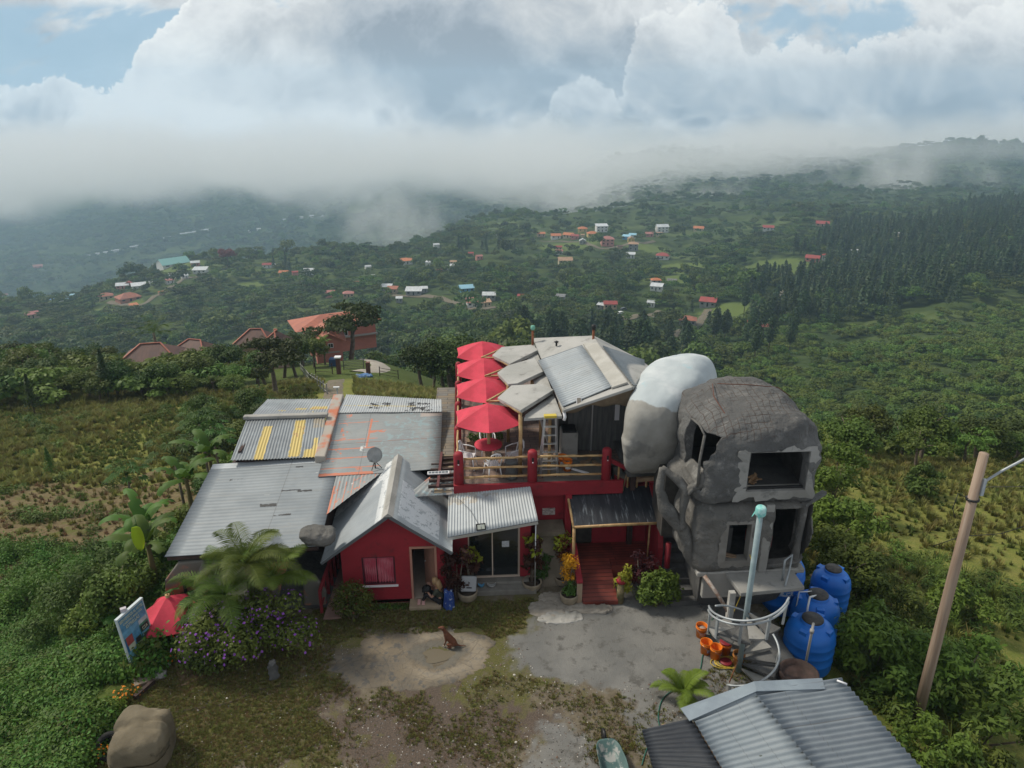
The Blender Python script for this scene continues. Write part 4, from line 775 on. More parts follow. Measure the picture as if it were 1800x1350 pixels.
b = MB(); b.bb(-.5, 4.75, 19.98, 20.075, 2.58, 3.02); b.bb(-.5, -.455, 20.08, 29, 2.62, 3.02); b.build('fascia_beam', M['red'], hs)
MB().bb(2.3, 4.3, 20.12, 22.0, 2.985, 2.992).build('cement_screed', mat('screed', (.14, .13, .115), .9, (.20, .19, .17), 1.5, col3=(.42, .10, .03), s3=1.1, lo3=.64, hi3=.68), hs)
# sliding door
gd_ = empty('sliding_door', (0, 0, 0)); gd_.parent = hs
b = MB()
for x in (-.10, .62, .80 + .62, 1.44): b.bb(x, x + .035, 19.12, 19.2, .32, 2.05)
b.bb(-.1, 1.48, 19.11, 19.21, .26, .315); b.bb(-.1, 1.48, 19.12, 19.2, 2.051, 2.12); b.build('frame', M['cream'], gd_)
MB().bb(-.06, 1.43, 19.15, 19.16, .32, 2.05).build('pane', M['glass'], gd_)
MB().bb(.93, 1.15, 19.138, 19.146, 1.33, 1.54).build('notice', mat('notice_paper', (.55, .57, .60), .6, (.30, .32, .36), 30), gd_)
MB().bb(-.55, 1.95, 18.55, 19.1, 0, .17).bb(-.35, 1.75, 18.85, 19.1, .17, .27).build('door_step', mat('step_grey', (.15, .14, .125), .9, (.20, .19, .17), 3, bump=.01), hs, bevel=.015)
corr('canopy', (-.66, 20.0, 2.74), (1.86, 20.0, 2.92), (1.96, 18.5, 2.60), (-.70, 18.5, 2.15), roofmat('canopy_zinc', (.32, .35, .37), (.40, .43, .45), [(0, .35, 0, .28, (.36, .34, .30), .2, .44), (.0, .6, .0, .22, (.27, .27, .26), .2, .5)], streak=(1, 6), dirt=(.36, .37, .37)), hs, .085, .012)
b = MB(); b.beam((-.7, 18.52, 2.08), (1.96, 18.52, 2.53), .04, .09); b.tube([(1.9, 18.58, .0), (1.9, 18.58, 2.5)], .02, 6); b.build('canopy_frame', M['alu'], hs)
# porch
b = MB(); b.prism([(3.26, 17.9, .0), (3.26, 19.5, .0), (3.26, 19.5, .6), (3.26, 17.9, .14)], (1.06, 0, 0)); b.bb(2.96, 5.64, 19.5, 20.29, 0, .6); b.bb(4.32, 5.64, 19.0, 19.5, 0, .6); b.build('porch_floor', M['plank'], hs)
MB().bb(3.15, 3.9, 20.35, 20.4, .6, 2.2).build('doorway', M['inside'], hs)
b = MB(); b.prism([(3.08, 17.95, 0), (3.08, 19.4, 0), (3.08, 19.4, 1.15), (3.08, 17.95, .75)], (.16, 0, 0)); b.build('porch_wall', mat('wall_cement', (.24, .18, .12), .9, (.32, .24, .17), 2), hs); b = MB(); b.beam((3.16, 17.93, .79), (3.16, 19.4, 1.19), .19, .08); b.build('coping', M['red'], hs, bevel=.02)
b = MB(); b.tube([(4.4, 18.0, 0), (4.4, 18.0, .72)], .11, 10); b.build('gate_post', mat('gate_post_plaster', (.24, .19, .10), .9, (.12, .11, .05), 5), hs); MB().lathe([(.03, .70), (.14, .72), (.145, .80), (.11, .86), (.02, .88)], (4.4, 18.0, 0), 16).build('post_cap', M['red'], hs)
b = MB(); b.prism([(3.05, 20.28, 2.60), (5.74, 20.28, 2.62), (5.66, 18.95, 2.12), (3.10, 18.95, 2.08)], (0, 0, .03)); o = b.build('porch_canopy', mat('black_sheet', (.020, .022, .028), .45, (.035, .038, .045), 1.5, stretch=(6, .6, 1), col3=(.16, .18, .20), s3=2.2, lo3=.54, hi3=.70), hs)
b = MB(); b.tube([(3.08, 18.95, 2.06), (4.4, 18.93, 2.10), (5.68, 18.95, 2.10)], .045, 8); b.tube([(3.08, 18.92, 2.06), (3.03, 20.28, 2.62)], .04, 8); b.tube([(3.12, 18.98, .0), (3.1, 18.98, 2.08)], .05, 8); b.tube([(5.5, 19.3, .6), (5.5, 19.3, 2.1)], .03, 6); b.build('bamboo_frame', M['bamboo'], hs)
MB().bb(5.66, 5.80, 18.9, 20.28, 2.2, 2.3).build('canopy_end', M['red'], hs)
b = MB(); b.tube([(5.95, 18.7, .0), (5.95, 18.7, 1.55)], .09, 10).build('post', M['red'], hs)
b = MB(); b.prism([(2.05, 18.9, .0), (2.9, 18.9, 0), (2.85, 19.6, 1.45), (2.05, 19.6, 1.4)], (0, .6, .0)); b.bb(2.0, 2.92, 19.5, 20.25, 1.42, 1.55); b.build('cement_counter', mat('counter_cement', (.13, .11, .08), .9, (.19, .16, .12), 2), hs)
MB().bb(2.28, 2.68, 20.26, 20.298, 1.72, 1.95).build('meter_box', mat('meter_white', (.55, .50, .48), .6, (.20, .17, .16), 9, stretch=(1, 1, 3)), hs)
# side stair with red stringer, right of the terrace
b = MB(); b.prism([(4.55, 20.3, 2.75), (4.55, 20.42, 2.75), (6.0, 20.42, 1.95), (6.0, 20.3, 1.95)], (0, 0, .26)); b.prism([(4.35, 20.2, 3.55), (4.35, 20.3, 3.55), (5.9, 20.3, 2.65), (5.9, 20.2, 2.65)], (0, 0, .14)); b.build('stair_rail', M['red'], hs)
b = MB()
for i in range(5): x = 4.65 + i * .3; b.tube([(x, 20.25, 2.6 - i * .16), (x, 20.25, 3.45 - i * .17)], .035, 6)
b.build('baluster', M['bamboo'], hs)
b = MB()
for i in range(8): b.bb(4.7 + i * .26, 4.96 + i * .26, 20.45, 21.35, 1.0, 2.8 - i * .22)
b.build('stair', M['conc_dk'], hs)
sb = empty('concrete_stair', (0, 0, 0), 0, 'dark concrete steps climbing between the porch and the grey pod', 'stair'); b = MB()
for i in range(10): b.bb(5.86, 6.75, 17.7 + i * .3, 18.0 + i * .3, -.2, .18 + i * .17)
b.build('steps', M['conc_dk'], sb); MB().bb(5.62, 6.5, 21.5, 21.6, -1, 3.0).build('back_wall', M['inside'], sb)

# railing of the terrace
rg = empty('terrace_railing', (0, 0, 0), 0, 'railing of round red posts and bamboo rails along the terrace edge', 'railing')
def rpost(x, y, h=.98, r=.15):
    o = MB().lathe([(r, TZ - .35), (r, TZ + h), (r * .92, TZ + h + .05), (r * .6, TZ + h + .09), (.01, TZ + h + .1)], (x, y, 0), 18).build('post', M['red'], rg)
    MB().bb(x - .03, x + .03, y - r - .02, y - r + .01, TZ + h - .22, TZ + h - .10).build('solar_lamp', M['black'], o); MB().lathe([(.022, -.01), (.022, .01)], (0, 0, 0), 10).build('lens', M['white'], o, loc=(x, y - r - .022, TZ + h - .25)); return o
rnd = random.Random(3)
for x in (-.33, 1.93, 4.23): rpost(x, 20.16)
for y in (22.3, 24.4, 26.5, 28.7): MB().lathe([(.12, TZ - .3), (.12, TZ + .9), (.08, TZ + .97), (.01, TZ + .98)], (-.36, y, 0), 14).build('post', M['red'], rg)
def bam(p, q, r=.038):
    p, q = Vector(p), Vector(q); n = 9; pts = [p.lerp(q, i / n) + Vector((rnd.uniform(-.01, .01), rnd.uniform(-.01, .01), rnd.uniform(-.012, .012))) for i in range(n + 1)]
    return MB().tube(pts, [r * rnd.uniform(.85, 1.2) for _ in pts], 8).build('rail', M['bamboo'], rg)
for z in (.20, .52, .84):
    bam((-.18, 20.16, TZ + z), (1.78, 20.16, TZ + z)); bam((2.08, 20.16, TZ + z), (4.08, 20.16, TZ + z - .02))
ys = [20.3, 22.18, 24.28, 26.38, 28.6]
for i in range(4):
    for z in (.22, .55, .86): bam((-.36, ys[i] + (.13 if i else 0), TZ + z), (-.36, ys[i + 1], TZ + z), .035)
# dark beams jutting over the hall roof, and the shingled strip beyond
pg = empty('roof_edge_pergola', (0, 0, 0), 0, 'dark timber beams jutting from the terrace edge over the hall roof', 'pergola')
for i in range(6): MB().beam((-1.28 + i * .01, 20.15 + i * .36, 2.93), (-.5, 20.15 + i * .36, 2.95), .08, .09).build('beam', M['darkwood'], pg)
MB().beam((-.98, 19.95, 3.02), (-.92, 22.3, 3.03), .08, .05).build('cross_beam', mat('maroon_wood', (.11, .035, .035), .8), pg)
MB().bb(-1.25, -.52, 22.1, 28.4, 2.86, 2.99).build('shingle_strip', M['walk'], pg)
MB().bb(-1.1, -.55, 20.0, 22.1, 2.74, 2.80).build('board', mat('board_tan', (.30, .24, .17), .9), pg)
so = empty('solar_charger', (-.98, 20.75, 3.07), .03, 'narrow white framed solar panel lying on the dark beams', 'solar panel')
MB().bb(-.34, .34, -.09, .09, 0, .03).build('frame', M['white'], so)
b = MB()
for i in range(6): b.bb(-.31 + i * .105, -.22 + i * .105, -.06, .06, .031, .036)
b.build('cells', mat('pv_cell', (.10, .12, .14), .3), so)
so2 = empty('solar_lamp', (0, 0, 0), 0, 'small tilted solar panel on the corrugated terrace roof edge', 'solar panel')
# ================================================================ ROOFED ROOM AND CANOPIES ON THE TERRACE
rm = empty('terrace_room', (0, 0, 0), 0, 'grey room on the terrace under a folded concrete roof with corrugated insets', 'room')
E0, E1, B1, R1, R0 = Vector((2.86, 20.32, 5.3)), Vector((2.59, 27.3, 5.4)), Vector((4.61, 25.4, 6.05)), Vector((4.63, 23.88, 6.1)), Vector((4.88, 20.07, 6.1))
MB().prism([E0, R0, R1, B1, E1], (0, 0, -.10)).build('roof', M['conc_roof'], rm, bevel=.02)
G2, G1, G0 = Vector((6.15, 24.33, 5.45)), Vector((6.3, 23.82, 5.4)), Vector((5.67, 21.73, 5.4))
MB().prism([R0 + Vector((.005, 0, 0)), G0, G1, G2, B1, R1], (0, 0, -.08)).build('roof', M['conc_roof'], rm)
def onl(px, py, d):                      # spot on the left slope
    n = (R0 - E0).cross(E1 - E0).normalized(); r = ray(px, py); o_ = Vector((0, 0, HC)); t_ = (E0 - o_).dot(n) / r.dot(n); n = n if n.z > 0 else -n; return o_ + r * t_ + n * d
a_, b_, c_2, d_2 = onl(990, 717, .05), onl(1077, 682, .05), onl(1024, 609, .05), onl(947, 636, .05)
corr('corrugated_sheet', a_, d_2, c_2, b_, roofmat('inset_zinc', (.33, .365, .39), (.40, .43, .45), streak=(1, 4)), rm, .16, .032)
n = (G0 - R0).cross(R1 - R0).normalized(); n = n if n.z > 0 else -n
corr('corrugated_sheet', R0.lerp(R1, .02) + n * .05, R1 + n * .05, G2.lerp(G1, .3) + n * .06, G0 + n * .05, roofmat('inset_zinc_right', (.22, .25, .27), (.28, .31, .33), streak=(1, 5)), rm, .14, .02)
bd = MB(); e = [onl(1077, 684, .07), onl(1104, 676, .09), onl(1050, 606, .09), onl(1026, 606, .07)]; bd.prism(e, (0, 0, -.06)); bd.build('ridge_band', mat('band_cement', (.34, .33, .30), .85, (.42, .41, .38), 1.5, bump=.01), rm)
# rolled cement eave, sagging
V = []; K = 13
for i in range(31):
    u = i / 30; p = E0.lerp(R0 + Vector((.45, .1, -.05)), u); sag = .16 + .30 * math.exp(-((u - .8) / .22) ** 2) + .12 * math.sin(u * 9) ** 2
    for j in range(K): a = math.pi * 1.15 * j / (K - 1); V.append((p.x, p.y + .05 + 1.1 * (j / (K - 1)) - .10 * math.sin(a), p.z + .02 - sag * math.sin(a) * (1.0) - .32 * (j / (K - 1))))
MB().add(V, [(i * K + j, i * K + j + 1, (i + 1) * K + j + 1, (i + 1) * K + j) for i in range(30) for j in range(K - 1)], sm=True).build('eave', M['soffit'], rm)
b = MB(); b.bb(3.3, 5.2, 22.2, 22.3, TZ, 5.25); b.bb(5.1, 5.2, 22.3, 27, TZ, 5.3); b.bb(2.7, 5.1, 26.9, 27, TZ, 5.2); b.bb(2.9, 3.0, 22.2, 26.9, TZ, 5.0); b.build('wall', M['wall_grey'], rm)
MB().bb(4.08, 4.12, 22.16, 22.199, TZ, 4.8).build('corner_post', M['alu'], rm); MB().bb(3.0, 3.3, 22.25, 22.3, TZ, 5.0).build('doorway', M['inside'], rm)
MB().bb(4.85, 5.0, 22.15, 22.199, 4.1, 4.7).build('window', M['white'], rm)
b = MB(); b.tube([(2.9, 20.4, 5.22), (2.93, 20.36, 5.05), (2.9, 20.35, 4.95)], .05, 8).build('downspout', M['white'], rm)
b = MB(); b.box((3.35, 20.42, 5.52), (.16, .02, .28), rx=-.6).build('panel', M['white'], so2); MB().box((3.35, 20.41, 5.525), (.12, .02, .23), rx=-.6).build('cells', mat('pv_cell2', (.25, .22, .18), .4), so2); MB().tube([(3.35, 20.45, 5.3), (3.35, 20.43, 5.5)], .012, 6).build('stand', M['alu'], so2)
for px, py, lab in ((937, 594, 'red chimney pipe with a green cap at the back left corner of the terrace roof'), (1044, 594, 'red chimney pipe with a black cowl at the back right corner of the terrace roof')):
    p = gz(px, py, 5.6 if px < 1000 else 6.1); p.y += .12; e = empty('vent_pipe', p, 0, lab, 'vent pipe'); MB().tube([(0, 0, -.6), (0, 0, .28)], .045, 8).build('pipe', M['rust'], e)
    MB().lathe([(.06, .28), (.09, .34), (.08, .44), (.03, .46)], seg=12).build('cowl', mat('cap_green', (.15, .38, .30)) if px < 1000 else M['black'], e)
e = empty('roof_spigot', onl(978, 608, 0), 0, 'little dark vent cap standing on the pale concrete roof', 'vent'); MB().tube([(0, 0, 0), (0, 0, .14)], .035, 8).build('pipe', M['black'], e); MB().lathe([(.05, .12), (.09, .16), (.02, .2)], seg=10).build('cap', M['black'], e)
# three faceted concrete canopies reaching towards the umbrellas
def canopy(pts, z0, z1, label, tip):
    e = empty('concrete_canopy', (0, 0, 0), 0, label, 'canopy', 'concrete canopies beside the umbrellas'); P = [Vector((x, y, z0 + (z1 - z0) * (x - .9) / 1.8)) for x, y in pts]
    MB().prism(P, (0, 0, -.13)).build('slab', M['conc_roof'], e, bevel=.015)
    b = MB(); q = [p - Vector((0, 0, .15)) for p in P]; a = q[-1].lerp(q[-2], .12); c = q[-2]
    b.beam(q[-1] + Vector((.05, .12, -.04)), q[-2] + Vector((-.05, .15, -.04)), .05, .16); b.build('fascia', M['darkwood'], e)
    b = MB(); t_ = Vector(tip); b.tube([P[1] + Vector((0, 0, -.08)), t_, P[0] + Vector((.1, -.1, -.08)), P[-1] + Vector((0, -.03, -.1))], .035, 6); b.build('bamboo_edge', M['bamboo'], e)
    for p in (P[-1], P[2]): MB().tube([(p.x, p.y + .1, TZ - .02), (p.x, p.y + .1, p.z - .12)], .055, 8).build('post', M['bamboo'], e)
    return e
canopy([(.95, 21.9), (1.46, 22.83), (2.45, 22.66), (2.78, 22.02), (1.6, 20.66)], 5.12, 5.3, 'nearest faceted concrete canopy behind the stepladder', (.60, 21.85, 5.02))
canopy([(1.05, 24.2), (1.44, 24.81), (2.47, 25.31), (2.62, 23.79), (1.67, 22.95), (1.36, 22.98)], 5.12, 5.3, 'middle one of the three faceted concrete canopies', (.62, 24.1, 5.05))
canopy([(.95, 26.15), (1.35, 26.99), (2.52, 26.84), (2.68, 26.14), (1.54, 24.95)], 5.12, 5.3, 'farthest faceted concrete canopy on the terrace', (.55, 26.1, 5.05))
MB().prism([(1.7, 20.6, 4.93), (2.84, 20.38, 5.08), (2.62, 27.2, 5.18), (2.1, 27.0, 5.1), (2.3, 23, 5.0)], (0, 0, -.08)).build('lean_roof', M['conc_roof'], rm)
for x, y in ((1.62, 20.75), (2.5, 20.6)): MB().tube([(x, y, TZ - .02), (x, y, 4.9)], .05, 8).build('post', M['bamboo'], rm)
MB().beam((2.75, 21.2, TZ + .1), (2.2, 20.9, 4.9), .06, .06).build('brace', M['alu'], rm)

# ---- umbrellas, tables, chairs
def umbrella(x, y, label, z=TZ, h=2.1, Rr=1.17, ph=math.pi / 6, group='red umbrellas in a row on the terrace', n=6, drop=.46):
    e = empty('umbrella', (x, y, z), 0, label, 'umbrella', group); b = MB(); S = 8; V = []; Fc = []
    rim = [Vector((Rr * math.cos(ph + i * 2 * math.pi / n), Rr * math.sin(ph + i * 2 * math.pi / n), h - drop)) for i in range(n)]; top = Vector((0, 0, h))
    for i in range(n):
        a, c = rim[i], rim[(i + 1) % n]; k = len(V)
        for r in range(S + 1):
            v = r / S
            for s in range(S + 1): u = s / S; p = top.lerp(a.lerp(c, u), v); p.z -= .07 * math.sin(math.pi * u) * v * v - .03 * math.sin(math.pi * v); q_ = math.sin(math.pi * u) * v * .05; p.x *= 1 - q_; p.y *= 1 - q_; V.append(p)
        for r in range(S):
            for s in range(S): Fc.append((k + r * (S + 1) + s, k + (r + 1) * (S + 1) + s, k + (r + 1) * (S + 1) + s + 1, k + r * (S + 1) + s + 1))
    b.add(V, Fc, sm=False); c = b.build('canopy', M['canvas'], e); sm = c.modifiers.new('t', 'SOLIDIFY'); sm.thickness = .012
    b = MB()
    for p in rim: b.tube([top - Vector((0, 0, .05)), p * .98 - Vector((0, 0, -.0)) + Vector((0, 0, -.02))], .012, 5)
    b.build('rib', M['wood'], e)
    MB().tube([(0, 0, 0), (.02, 0, .8), (0, .01, 1.5), (0, 0, h - .03)], [.065, .055, .06, .05], 9).build('pole', M['bamboo'], e); return e
ul = ['nearest red umbrella, above the round red table', 'second red umbrella from the front of the terrace', 'third red umbrella from the front of the terrace', 'farthest red umbrella at the back of the terrace']
for i, y in enumerate((21.42, 23.8, 25.9, 27.95)): umbrella(.62, y, ul[i])
def table(x, y, label, r=.44):
    e = empty('round_table', (x, y, TZ - .015), 0, label, 'table', 'round tables under the umbrellas'); MB().lathe([(.07, .68), (r, .68), (r + .01, .71), (r, .74), (.065, .745)], seg=28).build('tabletop', M['canvas'], e)
    MB().lathe([(.17, 0), (.12, .05), (.10, .35), (.16, .67), (.07, .68)], seg=14).build('pedestal', M['wood'], e); return e
table(.62, 21.42, 'round red table nearest the front railing'); table(.62, 23.8, 'round red table under the second umbrella')
def chair(x, y, rz, label):
    e = empty('plastic_chair', (x, y, TZ - .012), rz, label, 'chair', 'white plastic chairs around the table')
    MB().box((0, 0, .42), (.40, .40, .03)).build('seat', M['white'], e, bevel=.012)
    b = MB(); b.tube([(-.20, .19, .42), (-.21, .27, .70), (-.14, .30, .86), (0, .31, .90), (.14, .30, .86), (.21, .27, .70), (.20, .19, .42)], .022, 7)
    for i in (-.08, 0, .08): b.tube([(i, .20, .43), (i, .27, .7), (i, .30, .88)], .014, 5)
    b.build('backrest', M['white'], e)
    for s in (-1, 1):
        MB().tube([(s * .17, -.17, .42), (s * .23, -.23, 0)], [.024, .018], 7).build('leg', M['white'], e); MB().tube([(s * .17, .17, .42), (s * .22, .24, 0)], [.024, .018], 7).build('leg', M['white'], e)
        MB().tube([(s * .23, .26, .68), (s * .25, .05, .66), (s * .24, -.17, .62), (s * .19, -.19, .42)], .02, 7).build('armrest', M['white'], e)
    return e
chair(-.02, 21.25, R(75), 'white plastic chair left of the red table'); chair(1.42, 21.25, R(-70), 'white plastic chair right of the red table beside the grey stool'); chair(.72, 20.62, R(200), 'white plastic chair between the red table and the front rail'); chair(.62, 22.15, R(5), 'white plastic chair on the far side of the red table')
o = MB().lathe([(.18, 0), (.20, .1), (.17, .35), (.20, .55), (.19, .62), (.02, .63)], seg=20).build('concrete_stool', M['conc_dk'], None, loc=(1.3, 20.45, TZ - .015), label='rough grey cement stool by the front rail', cat='stool')
for i, y in enumerate((22.75, 24.9)):
    e = empty('planter_box', (.55, y, TZ - .015), 0, ['long wooden planter behind the first umbrella', 'long wooden planter behind the second umbrella'][i], 'planter', 'wooden planters on the terrace'); MB().bb(-.62, .62, -.14, .14, 0, .26).build('box', M['wood'], e)
    c = crown_mesh('plants', L_mid, 300 + i, [(-.45 + .3 * k, 0, .36, .17, .9) for k in range(4)], 260, .12, .5, parent=e)
# stepladder
ld = empty('stepladder', (2.47, 20.72, TZ - .002), R(2), 'tall aluminium stepladder with yellow top standing on the terrace', 'ladder')
for s in (-1, 1): MB().beam((s * .27, -.30, 0), (s * .17, -.36, 2.08), .03, .07).build('rail', M['alu'], ld); MB().beam((s * .30, .12, 0), (s * .16, -.30, 2.0), .025, .04).build('rear_leg', M['alu'], ld)
for i in range(6): k = (i + 1) / 7; MB().bb(-(.27 - .1 * k), .27 - .1 * k, -.36 - .06 * k, -.27 - .06 * k, 2.05 * k - .012, 2.05 * k + .012).build('step', M['alu'], ld)
MB().bb(-.19, .19, -.42, -.24, 2.05, 2.13).build('top_cap', mat('ladder_yellow', (.55, .42, .06), .5), ld, bevel=.01)
MB().beam((-.30, .10, .25), (.30, .10, .25), .02, .03).build('brace', M['alu'], ld)
# buckets (also used in the yard)
def bucket(x, y, z, label, m=None, fill=None, lid=None, h=.37, r=.15, rot=0, name='bucket', group='orange buckets', lab=None):
    e = empty(name, (x, y, z), rot, label, 'bucket', group); mm = m or M['orange']
    b = MB().lathe([(.0, .0), (r * .84, 0), (r, h), (r * 1.06, h), (r * 1.06, h - .03), (r * 1.03, h - .035), (r * .98, h - .08), (r * .97, h - .085)] [:4], seg=22)
    b = MB(); P_ = [(r * .84, 0), (r * .97, h - .09), (r * 1.07, h - .085), (r * 1.05, h - .06), (r * 1.0, h - .055), (r * 1.01, h - .01), (r * 1.06, h), (r * .97, h), (r * .93, h - .02), (r * .80, .03)]
    b.lathe(P_, seg=22); b.build('body', mm, e)
    if fill: MB().lathe([(r * .80, h * .55), (r * .88, h * .72), (.01, h * .74)], seg=18).build('contents', fill, e)
    if lid: MB().lathe([(r * 1.08, h - .01), (r * 1.09, h + .02), (r * .95, h + .03), (.01, h + .025)], seg=22).build('lid', lid, e)
    MB().tube([(r * 1.02 * math.cos(t_), -r * 1.02 * math.sin(t_) * .9 - .02, h - .06 - .12 * math.sin(t_)) for t_ in np.linspace(0, math.pi, 12)], .005, 5).build('handle', M['alu'], e)
    lm = lab or WC['white']; V = []
    for i in range(7): a = -2.2 + i * .22; V += [(r * .925 * math.cos(a) * 1.012, r * .925 * math.sin(a) * 1.012, .10), (r * .96 * math.cos(a) * 1.012, r * .96 * math.sin(a) * 1.012, .21)]
    MB().add(V, [(2 * i, 2 * i + 2, 2 * i + 3, 2 * i + 1) for i in range(6)]).build('label', lm, e); return e
redm = mat('red_plastic', (.22, .02, .03), .5); ind = mat('bucket_label', (.50, .48, .46), .6, (.10, .06, .22), 30); ind2 = mat('bucket_label_red', (.45, .05, .03), .6, (.60, .35, .2), 25)
bucket(3.00, 21.15, TZ - .012, 'orange bucket standing right behind the stepladder on the terrace', group=None); bucket(3.12, 20.85, TZ - .012, 'orange and blue bucket in front of the other terrace bucket', group=None, fill=WC['blue'])
# counter with stove
e = empty('cement_counter_block', (0, 0, 0), 0, 'pale cement block with a black stove top beside the grey room', 'counter'); MB().bb(3.02, 3.55, 21.55, 22.15, TZ - .015, 3.95).build('block', M['conc_side'], e, bevel=.02); MB().bb(3.05, 3.5, 21.6, 22.1, 3.951, 4.02).build('stove_top', M['black'], e)
o = MB().beam((3.2, 20.9, TZ + .03), (3.75, 20.5, TZ + .03), .06, .05).build('white_pipe_offcut', M['white'], None, label='short white pipe lying on the terrace floor', cat='pipe')
for k, (x, y, rz) in enumerate(((3.75, 21.3, .3), (3.95, 21.5, 1.2), (4.1, 21.2, 2.0))): MB().box((0, 0, .04), (.3, .12, .07), rx=.1).build('wood_scrap', M['wood'], None, loc=(x, y, TZ - .013), label=['wood scrap nearest the white pipe on the terrace', 'wood scrap against the grey wall on the terrace', 'wood scrap nearest the right post of the terrace rail'][k], cat='wood scrap', group='scraps on the terrace').rotation_euler = (0, 0, rz)
# stick leaning at the stair
MB().tube([(4.75, 20.1, 2.3), (4.85, 20.15, 3.0), (4.98, 20.1, 3.7)], .025, 6).build('stick', M['wood'], None, label='crooked stick leaning at the red stair rail', cat='stick')

# ---- satellite dish
e = empty('satellite_dish', (-3.05, 21.6, hz(-3.05, 21.6) + .03), 0, 'grey satellite dish on the hall roof behind the red hut', 'satellite dish')
d = MB().lathe([(.01, 0), (.10, .010), (.18, .033), (.25, .07), (.25, .08), (.18, .043), (.10, .020), (.01, .010)], seg=28).build('dish', mat('dish_grey', (.33, .34, .34), .5, (.24, .25, .25), 3), e, loc=(0, -.05, .50)); d.rotation_euler = (R(68), 0, R(20)); d.scale = (1, 1, 1)
MB().tube([(0, .0, 0), (0, .02, .45)], .022, 7).build('mast', M['black'], e)
b = MB()
for a in range(3): b.tube([(.2 * math.cos(a * 2.1), .2 * math.sin(a * 2.1), 0), (0, 0, .25)], .012, 5)
b.build('bracket', M['black'], e); MB().tube([(0, -.08, .3), (-.12, -.35, .42)], .012, 5).build('feed_arm', M['black'], e)
e = empty('floodlight', (.30, 18.52, 2.33), 0, 'square black floodlight on the front edge of the zinc canopy', 'floodlight'); f = MB().box((0, 0, .1), (.28, .07, .20)).build('housing', M['black'], e); f.rotation_euler = (R(-35), 0, .12); f2 = MB().box((0, -.038, .1), (.21, .006, .13)).build('lens', mat('lens_white', (.55, .57, .48), .2), f)
MB().tube([(0, 0, .0), (0, 0, .2)], .012, 5).build('bracket', M['alu'], e)
MB().tube([(.26, 18.6, 2.4), (.0, 19.2, 2.62), (-.4, 19.7, 2.78)], .006, 5).build('cable', M['black'], None, label='thin black cable running up the zinc canopy to the floodlight', cat='cable')
# ================================================================ SCULPTED CONCRETE PODS
def sphere_grid(n=34):
    V = []; Fc = []; idx = {}
    def vid(p):
        k = tuple(round(c, 5) for c in p)
        if k not in idx: idx[k] = len(V); V.append(Vector(p))
        return idx[k]
    for ax in range(3):
        for s in (-1, 1):
            for i in range(n):
                for j in range(n):
                    q = []
                    for (di, dj) in ((0, 0), (1, 0), (1, 1), (0, 1)):
                        a = -1 + 2 * (i + di) / n; b_ = -1 + 2 * (j + dj) / n; p = [0, 0, 0]; p[ax] = s; p[(ax + 1) % 3] = a; p[(ax + 2) % 3] = b_; q.append(vid(p))
                    Fc.append(tuple(q if s > 0 else q[::-1]))
    return V, Fc
def pod(name, c, h, parent, m, ntop=(3.0, 2.3), nbot=5.0, amp=.06, fr=1.1, seed=0, t=.16, cuts=(), shape=None, floor_cut=None, n=34, mats=None):
    V, Fc = sphere_grid(n); off = Vector((seed * 13.1, seed * 7.7, 3.3)); out = []; inn = []
    for p in V:
        up = p.z > 0
        e1, e2 = (ntop if up else (nbot, nbot))
        d = ((abs(p.x) ** e1 + abs(p.z) ** e1) ** (e2 / e1) + abs(p.y) ** e2) ** (1 / e2) if up else (abs(p.x) ** nbot + abs(p.y) ** nbot + abs(p.z) ** nbot) ** (1 / nbot)
        q = p / d; w = Vector((q.x * h[0], q.y * h[1], q.z * h[2]))
        if shape: w = shape(w, q)
        nz = mnoise.fractal(w * fr + off, 1.0, 2.0, 4); w2 = w + q.normalized() * nz * amp
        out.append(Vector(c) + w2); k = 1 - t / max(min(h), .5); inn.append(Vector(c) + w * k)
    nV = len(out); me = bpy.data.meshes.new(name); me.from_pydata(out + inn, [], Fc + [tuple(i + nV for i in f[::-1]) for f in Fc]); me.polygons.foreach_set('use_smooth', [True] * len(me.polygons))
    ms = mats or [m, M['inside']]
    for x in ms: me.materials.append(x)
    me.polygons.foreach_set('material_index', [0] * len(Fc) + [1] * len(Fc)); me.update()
    o = bpy.data.objects.new(name, me); COL.objects.link(o); o.parent = parent
    for (cc, dd, rz) in cuts:
        cu = MB().box(cc, dd, rz=rz).build('cutter', None); md = o.modifiers.new('cut', 'BOOLEAN'); md.operation = 'DIFFERENCE'; md.solver = 'EXACT'; md.object = cu
        dg = bpy.context.evaluated_depsgraph_get(); dg.update(); ev = o.evaluated_get(dg); nm = bpy.data.meshes.new_from_object(ev); o.modifiers.clear(); o.data = nm; bpy.data.objects.remove(cu, do_unlink=True)
    return o
